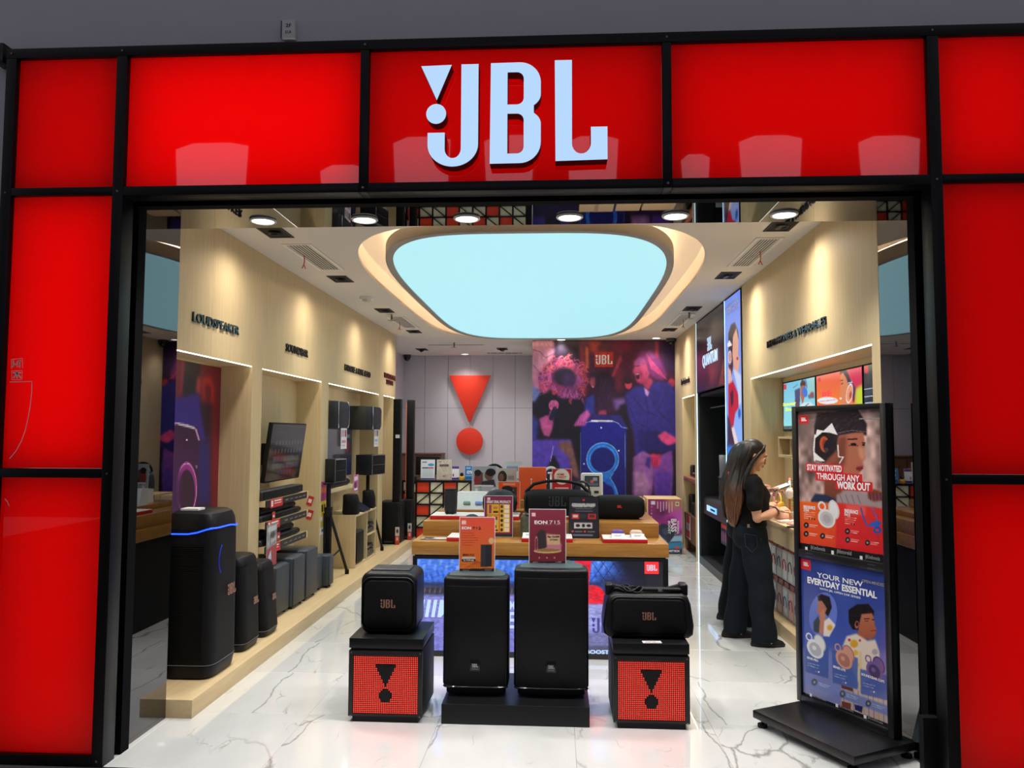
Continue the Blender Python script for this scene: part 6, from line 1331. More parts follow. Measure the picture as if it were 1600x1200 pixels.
bx('top', WOOD, -.115, .118, -.44, .45, .16, .178, nb); bx('bottom', WOOD, -.115, .118, -.44, .45, 0, .022, nb); bx('side_panel', WOOD, -.115, .118, .432, .45, .022, .16, nb); bx('side_panel', WOOD, -.115, .118, -.44, -.422, .022, .16, nb); bx('back', WOOD, .105, .118, -.422, .432, .022, .16, nb); bx('divider', WOOD, -.1, .105, .14, .152, .022, .16, nb)
for yy, lab in ((.30, 'small lamp under the far end of the niche box'), (-.2, 'small lamp under the near end of the niche box')):
    t = thing('puck_light', lab, 'lamp', (2.05, 6.6 + yy, 1.505), 0, 'puck lights under the niche box'); MB().cyl((0, 0, -.01), (0, 0, 0), .03, n=18).build('housing', WHITE, t); MB().cyl((0, 0, -.0115), (0, 0, -.01), .022, n=16).build('lens', GLASSLIT, t)
    lamp('SPOT', 'puck_lamp', (2.05, 6.6 + yy, 1.485), 9, (1, .92, .76), (2.09, 6.6 + yy, .9), spot_size=math.radians(120), spot_blend=.8, shadow_soft_size=.02)
# packages hanging under the counter
PK = [(214, 212, 210), (196, 160, 158), (206, 206, 212), (180, 186, 192), (150, 60, 60), (60, 60, 64)]
proto = {}
for row, (zt, zn) in enumerate(((.745, 'upper'), (.425, 'lower'))):
    for k in range(8):
        y = 7.52 - k * .168
        key = (k * 2 + row) % 4
        lab = '%s headphone pack in the %s row under counter, %s' % (('white', 'pink printed', 'white and red', 'pale grey')[key], zn, '%s from the far end' % ('first', 'second', 'third', 'fourth', 'fifth', 'sixth', 'seventh', 'eighth', 'ninth')[k])
        if key not in proto:
            t = thing('headphone_pack', lab, 'package', (2.03, y, zt - .31), 0, 'headphone packs under the counter')
            bx('box', M('pack_%d' % key, PK[key], rough=.35), -.05, .05, -.074, .074, 0, .255, t, .004); bx('hang_tab', M('pack_tab', (150, 30, 30), rough=.4), -.035, -.03, -.06, .06, .255, .30, t)
            bx('front_label', M('pack_label_%d' % key, [min(255, c + 24) for c in PK[key]]), -.0512, -.05, -.062, .062, .02, .235, t)
            mb = MB(); mb.torus((-.052, 0, .135), .042, .007, 'X', n=18, k=6, sx=1, a0=-.2, a1=PI + .2); mb.ell((-.052, -.042, .115), (.003, .017, .03)); mb.ell((-.052, .042, .115), (.003, .017, .03)); mb.build('printed_headphones', M('pack_ink_%d' % key, ((120, 120, 124), (170, 90, 100), (190, 60, 60), (100, 130, 150))[key]), t)
            MB().cyl((-.03, 0, .29), (.11, 0, .29), .004, n=6).build('peg_hook', GREYMET, t)
            proto[key] = t
        else:
            t = copy_tree(proto[key]); t.location = (2.03, y, zt - .31); t['label'] = lab
# things on the counter
PINK = M('pink_plastic', (226, 150, 160), rough=.4); SKINBOX = M('peach_bag', (222, 168, 140), rough=.5)
t = headphones((2.02, 6.96, .946), M('white_print_band', (232, 226, 222), rough=.35), M('red_pad', (190, 60, 56)), 'tall white headphones with red cushions propped on the counter', 1.0, PI / 2 - .3)
ch = t; t.location.z = 1.14
sd = thing('headphone_stand', 'wooden headphone stand under the white headphones on the counter', 'stand', (2.02, 6.96, .946)); MB().cyl((0, 0, 0), (0, 0, .015), .06, n=20).build('base', WHITE, sd); MB().cyl((0, 0, .015), (0, 0, .20), .009, n=10).build('pole', M('terracotta', (176, 96, 60)), sd)
t = thing('potted_plant', 'small green plant behind the headphones on the counter', 'plant', (2.11, 7.10, .946)); MB().loft([((0, 0, 0), .035, .035), ((0, 0, .07), .045, .045)], 18).build('pot', WHITE, t)
rg = np.random.default_rng(11); lf = None
for k in range(26):
    a = k * 2.4; h = .10 + .25 * (k / 26)
    if lf is None:
        mb = MB(); mb.quad([(0, 0, 0), (.012, .028, .006), (0, .07, -.006), (-.012, .028, .006)]); lf = mb.build('leaf', M('leaf_green', (120, 150, 60), rough=.5), t); o = lf
    else: o = lf.copy(); link(o, t)
    o.location = (.012 * math.cos(a), .012 * math.sin(a), h); o.rotation_euler = (.5, 0, a)
MB().tube([(0, 0, .06), (.004, 0, .2), (-.003, .004, .35)], .004, 6).build('stem', M('stem_green', (96, 120, 50)), t)
t = headphones((2.0, 7.22, 1.02), M('yellow_plastic', (232, 190, 50), rough=.4), PINK, 'yellow headphones with pink cushions lying on the peach case', .85, PI / 2, 0)
t = thing('carry_case', 'peach coloured bag-shaped speaker with pink buttons on the counter', 'speaker', (2.02, 7.18, .946))
MB().loft([((0, 0, 0), .05, .12), ((0, 0, .02), .06, .135), ((0, 0, .055), .055, .125), ((0, 0, .078), .035, .1)], 28, power=2.6).build('body', SKINBOX, t); MB().cyl((-.066, -.04, .04), (-.058, -.04, .04), .014, n=14).cyl((-.066, .04, .04), (-.058, .04, .04), .014, n=14).build('button', M('deep_pink', (200, 80, 90)), t)
t = headphones((2.03, 7.60, .946), PINK, M('pale_pink', (236, 190, 190)), 'pink headphones lying at the far end of the counter', 1.1, PI / 2 + .2)
for k, (x, y, c, lab) in enumerate(((1.96, 6.93, (230, 214, 208), 'pale pink card box lying near the counter edge'), (2.0, 6.72, (214, 150, 150), 'pink flat box lying on the counter edge beside the poster stand'), (2.08, 6.80, (240, 236, 232), 'white flat box lying at the back of the counter'), (1.95, 6.52, (40, 38, 40), 'dark flat case lying on the counter behind the poster stand'))):
    t = thing('flat_box', lab, 'box', (x, y, .946), .3 * k, 'flat boxes on the counter'); MB().box(-.05, .05, -.07, .07, 0, .012, r=.003).build('box', M('flat_box_%d' % k, c), t); MB().box(-.03, .03, -.045, .045, .012, .014).build('print_label', M('flat_lab_%d' % k, [min(255, v + 26) for v in c]), t)
t = thing('display_easel', 'white angled display card standing near the poster stand', 'card', (2.03, 6.62, .946)); mt = Matrix.Rotation(.2, 4, 'Y'); MB().box(-.004, .0, -.06, .06, 0, .24, mat4=mt).build('card', WHITE, t); MB().box(-.0055, -.004, -.045, .045, .05, .2, mat4=mt).build('print', M('card_blue', (150, 190, 214)), t)

# ------------------------------------------------------------------ tall lit banner and black gaming booth
A = Art([(108.1, 140.5), (185.5, 80.3), (208.5, 1616.2), (127.2, 1546.9)], 44, 190, (96, 134, 232))
A.poly([(100, 60), (215, 60), (215, 900), (100, 900)], (100, 132, 236), to=(150, 190, 250)); A.rect(100, 840, 215, 1640, (50, 100, 220), soft=3); A.poly([(122, 850), (205, 850), (205, 1000), (122, 1000)], (40, 130, 240)); A.poly([(122, 700), (140, 720), (175, 850), (122, 850)], (60, 40, 50), soft=2)
A.poly([(126, 300), (140, 255), (160, 245), (176, 290), (178, 330), (160, 300), (148, 320), (150, 460), (140, 520), (128, 470)], (52, 36, 40), soft=1); A.poly([(150, 310), (166, 270), (178, 330), (176, 400), (184, 430), (172, 510), (156, 480), (146, 400)], (226, 168, 144), soft=1); A.poly([(120, 350), (132, 330), (146, 355), (122, 365)], (240, 236, 236)); A.ell(134, 415, 7, 28, (206, 150, 130)); A.ell(134, 415, 9, 34, (236, 236, 240), ring=.8); A.ell(172, 420, 5, 8, (180, 60, 60)); A.poly([(124, 460), (140, 480), (146, 540), (126, 560)], (226, 180, 170), soft=1)
A.poly([(126, 550), (150, 530), (176, 600), (178, 660), (160, 690), (150, 765), (138, 750), (126, 690)], (196, 22, 44), soft=1); A.poly([(136, 590), (150, 570), (152, 640), (140, 660)], (60, 20, 40), soft=1); A.poly([(150, 470), (190, 500), (192, 640), (178, 650), (176, 590)], (200, 214, 246), soft=1); A.poly([(140, 760), (154, 755), (180, 850), (160, 850)], (236, 214, 214), soft=1); A.ell(182, 690, 9, 30, (40, 100, 190), soft=.4)
light_poster('tall lit blue banner of a woman with ear clips beside the gaming booth', 8.04, 8.80, .02, 3.20, A, x=1.888, strength=.95, name='banner_light_box', group=None, texts=(('SERVING', 124, 168, 172, 146, TXTW, .02, 0), ('DESKLOOKS', 117, 196, 178, 174, TXTW, .02, 0), ('LISTEN IN COMFORT', 122, 212, 172, 203, TXTW, 0, 0)))
BLUEW = M('cool_led_edge', (210, 235, 255), emis=(176, 222, 255), estr=2.2, var=0)
for y, lab in ((8.835, 'cool white vertical light strip beside the tall banner'), (10.63, 'cool white vertical light strip at the far side of the gaming booth')):
    t = thing('light_strip', lab, 'light strip', (1.885, y, 0), 0, 'vertical light strips'); bx('profile', GREYMET, 0, .02, -.022, .022, .0, 3.21, t); bx('diffuser', BLUEW, -.006, .0, -.012, .012, .0, 3.20, t)
bo = thing('gaming_booth', 'black recessed gaming booth in the right wall', 'booth', (1.89, 9.74, 0))
BB = M('booth_black', (9, 9, 11), rough=.55, var=.1)
bx('back_panel', BB, .66, .70, -.87, .87, 0, 3.2, bo); bx('side_panel', BB, .02, .66, -.905, -.87, 0, 3.2, bo); bx('side_panel', BB, .02, .66, .845, .87, 0, 3.2, bo); bx('plinth', M('booth_plinth', (34, 34, 38), rough=.4), .0, .66, -.87, .845, 0, .10, bo)
bx('soffit', BB, .03, .66, -.87, .845, 2.20, 2.24, bo); bx('rail', GREYMET, .12, .135, -.7, .65, 2.04, 2.055, bo)
mb = MB(); mb.prism([(.06, .86), (.05, .66), (.07, .655), (.62, .80), (.62, .88), (.10, .88)], -.868, .842, 'Y'); mb.build('desk', M('desk_dark', (36, 32, 38), rough=.4), bo)
A = Art([(157, 332), (324, 199), (331, 729), (162, 778)], 60, 70, (26, 18, 30)); A.poly([(150, 520), (340, 470), (340, 790), (150, 790)], (64, 18, 40), soft=8); A.ell(245, 660, 55, 90, (126, 26, 54), soft=.6); A.ell(195, 560, 40, 50, (90, 24, 50), soft=.7); A.poly([(165, 620), (230, 600), (240, 740), (165, 770)], (50, 18, 54), soft=5)
for k in range(6): A.line([(298 + k * 6, 745), (330 + k, 560 + k * 14)], 2.4, (214, 104, 60))
t = light_poster('dark glossy sign panel with glowing QUANTUM lettering above the gaming booth', 8.87, 10.60, 2.25, 3.20, A, x=1.888, strength=.55, name='booth_sign', group=None, texts=())
a, b = A.uv(198, 590), A.uv(291, 590); me = text_mesh('QUANTUM', (b[0] - a[0]) * A.w, .17, .004, .03); add_mesh(me, 'lettering', GLOW_TXT, t, (-.0136, -.012 - a[0] * A.w, .29), RR)
a = A.uv(240, 462); logo(t, .17, (-.0135, -.012 - a[0] * A.w, .012 + a[1] * A.h), RR, GLOW_TXT)
t = thing('shelf_label', 'small lit blue and white label on the booth desk edge', 'label', (1.9435, 10.02, .755)); bx('plate', M('label_blue', (90, 170, 240), emis=(110, 180, 250), estr=1.1, var=0), -.006, .0, -.30, .30, -.035, .035, t); bx('white_part', GLOW_TXT, -.0075, -.006, .10, .30, -.035, .035, t); bx('print_line', TXTK, -.008, -.0065, -.22, .05, -.012, .012, t)
t = thing('laptop_stand', 'black metal stand on the booth desk', 'stand', (2.12, 9.62, .88))
m = None
for sx in (-.1, .1):
    for sy in (-.28, .28):
        if m is None: m = MB().cyl((0, 0, 0), (0, 0, .28), .01, n=8).build('leg', GREYMET, t)
        else: m = m.copy(); link(m, t)
        m.location = (sx, sy, 0)
MB().box(-.12, .12, -.3, .3, .28, .295, r=.003).build('top', BB, t); MB().tube([(-.1, -.28, .08), (.1, -.28, .08), (.1, .28, .08), (-.1, .28, .08)], .008, 6, closed=True).build('brace', GREYMET, t)
t = thing('laptop', 'grey laptop opened on the black stand in the gaming booth', 'laptop', (2.10, 9.62, 1.176)); SIL = M('laptop_silver', (150, 152, 156), rough=.35, metal=.5)
MB().box(-.11, .11, -.17, .17, 0, .016, r=.003).build('keyboard_base', SIL, t); MB().box(-.006, .006, -.17, .17, 0, .27, r=.003, mat4=Matrix.Translation((.0, -.175, .012)) @ Matrix.Rotation(PI / 2, 4, 'Z') @ Matrix.Rotation(.12, 4, 'Y')).build('screen_lid', SIL, t); MB().box(-.08, .04, -.13, .1, .016, .0175).build('keys', MATBLACK, t)
gp = None
for k in range(9):
    y = 10.05 - k * .11; lab = 'red and navy headset box hanging in the gaming booth, %s from the far end' % ('first', 'second', 'third', 'fourth', 'fifth', 'sixth', 'seventh', 'eighth', 'ninth')[k]
    if gp is None:
        t = gp = thing('headset_box', lab, 'package', (2.12, y, .33), 0, 'headset boxes in the gaming booth')
        bx('box', M('headset_navy', (40, 44, 84), rough=.35), -.05, .05, -.045, .045, 0, .20, t, .003); bx('top_flap', M('headset_red', (206, 66, 44), rough=.35), -.051, .051, -.046, .046, .20, .255, t, .003); bx('hook', GREYMET, -.004, .004, -.004, .004, .255, .47, t); bx('print', M('headset_print', (150, 90, 120)), -.0515, -.05, -.03, .03, .04, .16, t)
    else: t = copy_tree(gp); t.location = (2.12, y, .33); t['label'] = lab

# ------------------------------------------------------------------ far brown bay
def speaker_small(loc, d, w, h, label, mat=MATBLACK):
    t = thing('shelf_speaker', label, 'speaker', loc, 0, 'speakers in the brown bay'); MB().box(-d / 2, d / 2, -w / 2, w / 2, 0, h, r=.006).build('cabinet', mat, t); MB().box(-d / 2 - .008, -d / 2, -w / 2 + .01, w / 2 - .01, .01, h - .01, r=.003).build('front_grille', GRILLE, t); MB().tube([(-d / 2 - .006, -w / 2 + .012, .012), (-d / 2 - .006, w / 2 - .012, .012), (-d / 2 - .006, w / 2 - .012, h - .012), (-d / 2 - .006, -w / 2 + .012, h - .012)], .004, 5, closed=True).build('trim', CHROME, t)
    return t
t = thing('bay_shelf', 'reddish wooden shelf in the far right bay', 'shelf', (2.09, 11.34, 1.05)); MB().box(-.2, .195, -.522, .522, 0, .03, r=.002).build('board', M('cherry_shelf', (150, 84, 62), rough=.4, var=.1), t); MB().box(-.2, -.185, -.522, .522, -.03, 0).build('edge', DKWOOD, t)
t = thing('bay_cabinet', 'low walnut cabinet at the foot of the far right bay', 'cabinet', (2.09, 11.34, 0)); bx('body', DKWOOD, -.19, .195, -.515, .515, .16, .53, t); bx('top', DKWOOD, -.2, .196, -.52, .52, .53, .55, t)
for sy in (-.45, .45): MB().prism([(sy - .02, 0), (sy + .02, 0), (sy + .035, .16), (sy - .035, .16)], -.16, -.12, 'X').build('leg', DKWOOD, t); MB().prism([(sy - .02, 0), (sy + .02, 0), (sy + .035, .16), (sy - .035, .16)], .12, .16, 'X').build('leg', DKWOOD, t)
speaker_small((2.06, 11.62, 1.081), .18, .20, .17, 'small black speaker on the reddish shelf'); speaker_small((2.06, 11.32, 1.081), .2, .3, .07, 'flat brown radio on the reddish shelf', DKWOOD)
t = thing('purple_box', 'purple box standing on the brown radio', 'box', (2.08, 11.32, 1.152)); MB().box(-.06, .06, -.12, .12, 0, .14, r=.003).build('box', M('purple_carton', (70, 50, 90)), t); MB().box(-.0605, -.06, -.08, .08, .03, .11).build('print', M('purple_print', (110, 80, 140)), t)
speaker_small((2.06, 11.62, .551), .22, .28, .27, 'black shelf speaker with a chrome edge on the walnut cabinet, far one'); speaker_small((2.02, 11.20, .551), .2, .24, .19, 'smaller black shelf speaker on the walnut cabinet, near one')
A = AF(.45, .34, (214, 210, 220)); A.rect(0, 0, 12, 34, (60, 90, 170)); A.rect(14, 2, 43, 12, (214, 50, 70)); A.rect(14, 22, 43, 32, (214, 50, 70)); A.ell(28, 17, 5, 4, (120, 120, 130))
t = thing('cabinet_poster', 'red white and blue card leaning on the walnut cabinet front', 'card', (1.892, 11.80, .20)); bx('card', WHITE, 0, .004, -.45, 0, 0, .34, t); A.build('print', .45, .34, PRINT, t, (-.0006, 0, 0), RR)

# ------------------------------------------------------------------ poster stand
st = thing('poster_stand', 'tall black double poster stand at the right of the entrance', 'poster stand', (1.496, 4.921, 0), math.radians(-62.24))
SB = M('stand_black', (16, 16, 19), rough=.33, var=.1)
MB().prism([(-.02, -.385), (.71, -.385), (.70, .085), (-.03, .085)], .045, .09, 'Z', r=.004).build('base', M('stand_base', (22, 22, 25), rough=.3, var=.1), st)
ft = None
for x, y in ((.02, -.35), (.67, -.35), (.02, .05), (.66, .05)):
    if ft is None: ft = MB().cyl((0, 0, 0), (0, 0, .018), .028, n=16).cyl((0, 0, .018), (0, 0, .046), .008, n=8).build('levelling_foot', MATBLACK, st)
    else: ft = ft.copy(); link(ft, st)
    ft.location = (x, y, 0)
bx('post', SB, -.048, -.012, -.018, .045, .09, 1.875, st, .003); bx('post', SB, .603, .642, -.018, .045, .09, 1.875, st, .003)
for z0, z1 in ((.09, .132), (.958, 1.004), (1.843, 1.875)): bx('crossbar', SB, -.012, .603, -.018, .03, z0, z1, st, .002)
bx('backing', MATBLACK, -.012, .603, .004, .02, .132, .958, st); bx('backing', MATBLACK, -.012, .603, .004, .02, 1.004, 1.843, st)
m = MB()
for z in (.97, .99): m.box(.05, .10, -.0205, -.018, z - .004, z - .001).box(.5, .55, -.0205, -.018, z - .004, z - .001)
m.build('clips', GREYMET, st)['kind'] = 'stuff'
A = Art([(228, 97), (740, 65), (778, 1040), (255, 950)], 150, 210, (150, 124, 118))
A.grain(.45, 7); A.grain(.25, 20); A.poly([(220, 60), (420, 60), (420, 200), (230, 300)], (124, 104, 100), soft=20, a=.6)
A.poly([(346, 100), (590, 70), (650, 160), (650, 235), (560, 225), (480, 240), (470, 300), (480, 392), (420, 420), (350, 400), (328, 290), (330, 180)], (40, 32, 36), soft=2)
rg2 = np.random.default_rng(2)
for k in range(46):
    x = rg2.uniform(345, 620); y = rg2.uniform(90, 220); A.line([(x, y), (x - rg2.uniform(10, 40), y + rg2.uniform(10, 40))], 2.4, (74, 62, 66), a=.7)
A.poly([(395, 410), (470, 330), (520, 470), (500, 600), (520, 665), (400, 665), (395, 560)], (150, 84, 64), soft=3, to=(110, 58, 44)); A.poly([(476, 250), (560, 222), (630, 214), (640, 280), (634, 330), (646, 378), (626, 398), (634, 430), (622, 450), (600, 488), (520, 480), (440, 470), (404, 420), (470, 390)], (176, 104, 80), soft=2)
A.poly([(476, 250), (530, 240), (520, 420), (470, 460), (410, 420), (470, 390)], (120, 66, 50), soft=6); A.poly([(600, 300), (636, 320), (646, 376), (620, 390), (604, 360)], (206, 140, 112), soft=4); A.line([(536, 262), (590, 258)], 9, (40, 24, 22)); A.ell(570, 292, 22, 10, (36, 20, 20), soft=.3); A.ell(574, 291, 6, 5, (10, 8, 8)); A.line([(540, 300), (598, 300)], 4, (60, 34, 30)); A.line([(624, 280), (640, 282)], 7, (40, 24, 22)); A.ell(632, 294, 8, 7, (40, 22, 22)); A.poly([(590, 432), (632, 425), (630, 445), (612, 462), (588, 452)], (140, 50, 48), soft=1); A.line([(588, 444), (632, 440)], 3, (80, 26, 26))
A.poly([(334, 262), (346, 205), (386, 212), (436, 162), (472, 236), (420, 222), (378, 222)], (234, 230, 230)); A.line([(334, 240), (328, 330), (334, 400)], 9, (234, 230, 230)); A.poly([(330, 346), (398, 402), (372, 404), (332, 394)], (234, 230, 230)); A.line([(474, 300), (480, 372), (508, 374), (486, 412)], 7, (230, 226, 226)); A.poly([(336, 262), (380, 226), (420, 226), (370, 262), (356, 320), (372, 380), (338, 350)], (34, 28, 30), soft=1)
A.ell(392, 296, 31, 54, (186, 84, 50), ang=-6, soft=.15); A.ell(396, 296, 20, 40, (130, 52, 34), ang=-6, soft=.4); A.ell(410, 300, 19, 40, (32, 32, 38), ang=20); A.ell(404, 330, 13, 14, (60, 60, 66)); A.line([(466, 226), (560, 205), (660, 212), (742, 242)], 3, (180, 160, 154), a=.6)
A.poly([(312, 650), (340, 606), (400, 610), (470, 640), (480, 668), (320, 668)], (36, 48, 76), soft=2); A.poly([(470, 610), (560, 575), (650, 600), (770, 610), (775, 695), (620, 680), (470, 668)], (158, 140, 142), soft=3); A.poly([(660, 590), (700, 570), (752, 590), (756, 640), (700, 650), (664, 630)], (120, 62, 50), soft=2)
for k in range(4): A.line([(672 + k * 22, 596), (680 + k * 22, 640)], 4, (80, 38, 32)); A.line([(490 + k * 36, 610), (510 + k * 36, 664)], 5, (120, 104, 108))
A.poly([(245, 655), (480, 662), (480, 965), (250, 920)], (226, 96, 34), soft=2, to=(214, 60, 36)); A.poly([(470, 660), (785, 694), (790, 1000), (470, 960)], (216, 48, 44), soft=2, to=(204, 30, 38)); A.poly([(530, 668), (650, 678), (650, 740), (530, 730)], (236, 100, 90), soft=3, a=.7)
A.ell(382, 684, 24, 32, (226, 222, 220), ang=-20, ring=.6); A.ell(455, 704, 32, 62, (206, 202, 202), ang=-14); A.ell(455, 704, 24, 52, (226, 222, 222), ang=-14); A.ell(412, 760, 50, 62, (222, 218, 218), ang=-30); A.ell(412, 762, 38, 48, (190, 186, 186), ang=-30); A.ell(412, 762, 22, 30, (170, 166, 168), ang=-30)
A.line([(620, 690), (640, 760), (660, 800), (690, 800)], 9, (40, 84, 170)); A.line([(690, 690), (715, 740), (720, 780)], 7, (60, 100, 180)); A.ell(712, 790, 36, 18, (40, 90, 180), ang=-10); A.ell(724, 828, 26, 22, (36, 80, 170), ring=.4); A.line([(728, 850), (730, 890)], 3, (150, 40, 40))
for x, y in ((288, 804), (288, 858), (388, 870), (540, 838), (542, 892), (664, 908)):
    A.ell(x, y, 15, 18, (30, 26, 28)); A.ell(x, y, 6, 7, (150, 140, 140)); A.line([(x + 20, y - 4), (x + 68, y + 2)], 4, (236, 190, 180)); A.line([(x + 20, y + 6), (x + 58, y + 12)], 4, (236, 190, 180))
for x0, y0, n_ in ((274, 722, 4), (524, 752, 4)):
    for k in range(n_): A.line([(x0, y0 + k * 12), (x0 + 70 - k * 6, y0 + k * 13 + 4)], 3, (240, 190, 170))
for x, y in ((306, 762), (322, 764), (338, 766), (564, 794), (580, 796)): A.ell(x, y, 4, 5, (30, 26, 30))
A.poly([(245, 912), (790, 988), (790, 1060), (245, 965)], (22, 22, 26))
pb = (-.012, -.0005, 1.004); A.build('poster', .615, .839, GLOSSPRINT, st, pb, RF)
RB = M('poster_red', (206, 30, 36), rough=.4)
def sp(s, x0, y0, x1, y1, mat=TXTW, bold=.02, base=pb, art=None): (art or A).text(s, x0, y0, x1, y1, mat, st, base, bold)
def redbox(x0, y0, x1, y1):
    a, b = A.uv(x0, y1), A.uv(x1, y0); bx('red_band', RB, pb[0] + a[0] * A.w, pb[0] + b[0] * A.w, pb[1] - .0006, pb[1] - .0002, pb[2] + a[1] * A.h, pb[2] + b[1] * A.h, st)
def pick(x, y, art, base, lift=.0008): a = art.uv(x, y); return (base[0] + a[0] * art.w, base[1] - lift, base[2] + a[1] * art.h)
redbox(283, 422, 509, 468); redbox(342, 479, 626, 522); redbox(464, 528, 690, 576); redbox(238, 116, 292, 172)
b2 = (pb[0], pb[1] - .0005, pb[2])
sp('STAY MOTIVATED', 290, 461, 500, 428, base=b2, bold=.03); sp('THROUGH ANY', 350, 515, 610, 486, base=b2); sp('WORK OUT', 474, 572, 676, 534, base=b2, bold=.04); sp('OPEN-MINDED', 604, 136, 730, 120, TXTG, base=pb); logo(st, .024, pick(265, 144, A, pb), RF, TXTW)
sp('ENDURANCE', 272, 700, 342, 686, base=pb); sp('ZONE', 272, 716, 304, 704, base=pb); sp('ENDURANCE', 522, 722, 604, 706, base=pb); sp('PACE', 522, 742, 556, 728, base=pb)
for x, y, s in ((318, 960, 'jbl.indonesia'), (478, 982, 'jblstoreid'), (654, 1014, 'jbl.indonesia')):
    o_ = pick(x - 26, y - 6, A, pb); MB().box(-.009, .009, -.0012, 0, -.012, .012, r=.0).build('icon', TXTW, st, (o_[0], o_[1], o_[2] + .002)); sp(s, x, y, x + 88, y - 18, TXTG, .0)
B_ = Art([(240, 40), (688, 105), (728, 990), (275, 815)], 150, 205, (40, 62, 140))
B_.poly([(200, 0), (740, 0), (740, 620), (200, 620)], (36, 56, 130), to=(70, 92, 180)); B_.poly([(200, 560), (740, 560), (740, 1000), (200, 1000)], (110, 122, 186), soft=10, to=(140, 140, 190)); B_.poly([(330, 60), (420, 60), (700, 640), (600, 640)], (70, 90, 170), soft=14, a=.5)
B_.ell(366, 366, 72, 128, (98, 118, 200), ang=4); B_.poly([(334, 262), (352, 248), (396, 262), (410, 320), (392, 374), (370, 350), (372, 310), (340, 300)], (30, 22, 24), soft=1); B_.poly([(332, 290), (356, 286), (374, 312), (384, 330), (370, 370), (352, 372), (330, 352), (338, 330)], (176, 112, 88), soft=1); B_.poly([(350, 352), (366, 330), (378, 370), (372, 450), (360, 486), (346, 460)], (190, 124, 98), soft=1); B_.poly([(316, 410), (340, 372), (350, 400), (346, 470), (318, 462)], (60, 66, 74), soft=1); B_.poly([(372, 400), (396, 380), (432, 420), (400, 488), (370, 484)], (226, 216, 206), soft=1); B_.ell(402, 436, 18, 20, (214, 160, 60), soft=.4)
B_.poly([(496, 330), (540, 296), (600, 290), (632, 330), (628, 360), (590, 350), (560, 380), (552, 440), (520, 440), (500, 400)], (28, 22, 26), soft=1); B_.poly([(556, 400), (566, 350), (620, 342), (634, 380), (636, 410), (646, 430), (640, 470), (618, 494), (580, 480), (552, 440)], (186, 110, 80), soft=1, to=(160, 86, 62)); B_.line([(580, 376), (606, 374)], 5, (40, 26, 26)); B_.line([(584, 388), (602, 388)], 4, (30, 18, 18)); B_.line([(622, 378), (634, 380)], 5, (40, 26, 26)); B_.line([(616, 442), (642, 438)], 5, (120, 40, 40)); B_.ell(542, 412, 11, 22, (166, 92, 66)); B_.ell(543, 408, 7, 12, (30, 30, 36)); B_.poly([(552, 440), (590, 480), (600, 540), (556, 520), (540, 480)], (160, 92, 70), soft=1)
B_.poly([(470, 540), (490, 480), (540, 462), (600, 500), (640, 490), (664, 560), (668, 700), (560, 740), (500, 620)], (222, 206, 192), soft=2)
for x, y, r_, c in ((530, 520, 24, (214, 160, 50)), (505, 500, 9, (190, 60, 70)), (560, 500, 8, (200, 80, 80)), (540, 570, 16, (220, 176, 70)), (490, 560, 10, (190, 90, 90)), (640, 560, 18, (170, 160, 170)), (560, 640, 12, (226, 150, 60))): B_.ell(x, y, r_, r_ * 1.1, c, soft=.3)
B_.poly([(556, 560), (572, 560), (580, 790), (560, 790)], (216, 196, 150), soft=1); B_.poly([(470, 750), (740, 800), (740, 1000), (470, 900)], (196, 176, 172), soft=2)
for k in range(10): B_.line([(480 + k * 26, 770 + k * 5), (488 + k * 26, 900 + k * 8)], 5, [(160, 60, 60), (206, 150, 60), (120, 90, 100)][k % 3], a=.6)
B_.poly([(470, 755), (530, 770), (530, 790), (470, 772)], (90, 34, 34)); B_.poly([(540, 860), (584, 870), (580, 906), (544, 890)], (30, 44, 100)); B_.poly([(474, 845), (522, 856), (522, 890), (474, 876)], (120, 60, 50))
for q, c in (([(278, 548), (398, 550), (402, 722), (282, 690)], (56, 84, 160)), ([(416, 560), (552, 600), (554, 776), (424, 744)], (62, 90, 166)), ([(566, 660), (712, 690), (716, 832), (572, 800)], (56, 84, 164)), ([(282, 712), (716, 860), (718, 918), (288, 760)], (108, 128, 196))): B_.poly(q, c, soft=1, a=.85)
for cx, cy, c1, c2 in ((330, 560, (222, 222, 224), (176, 178, 184)), (480, 612, (206, 150, 132), (170, 112, 98)), (640, 668, (110, 90, 150), (70, 54, 104))):
    B_.ell(cx + 22, cy - 34, 28, 52, c2, ang=-22); B_.ell(cx + 22, cy - 34, 22, 44, c1, ang=-22); B_.ell(cx, cy, 38, 58, c1, ang=-30); B_.ell(cx, cy + 2, 27, 42, c2, ang=-30); B_.ell(cx - 6, cy - 6, 10, 14, c1, ang=-30); B_.ell(cx - 34, cy - 66, 16, 24, c1, ang=-20, ring=.65)
for x0, y0 in ((293, 640), (434, 694), (582, 738)):
    for k in range(2): B_.line([(x0, y0 + k * 13), (x0 + 62 - k * 8, y0 + 14 + k * 14)], 3, (176, 186, 220))
    B_.ell(x0 + 58, y0 + 48, 4, 5, (236, 236, 240)); B_.ell(x0 + 44, y0 + 46, 4, 5, (150, 120, 130))
for x, y in ((330, 746), (477, 804), (612, 852)): B_.ell(x, y, 15, 19, (70, 76, 92)); B_.ell(x, y, 6, 8, (150, 154, 170)); B_.line([(x + 22, y + 2), (x + 82, y + 20)], 3, (190, 196, 220)); B_.line([(x + 22, y + 12), (x + 72, y + 28)], 3, (190, 196, 220))
B_.poly([(262, 800), (740, 968), (740, 1010), (262, 840)], (24, 24, 28))
pb2 = (-.012, -.0005, .132); B_.build('poster', .615, .826, GLOSSPRINT, st, pb2, RF)
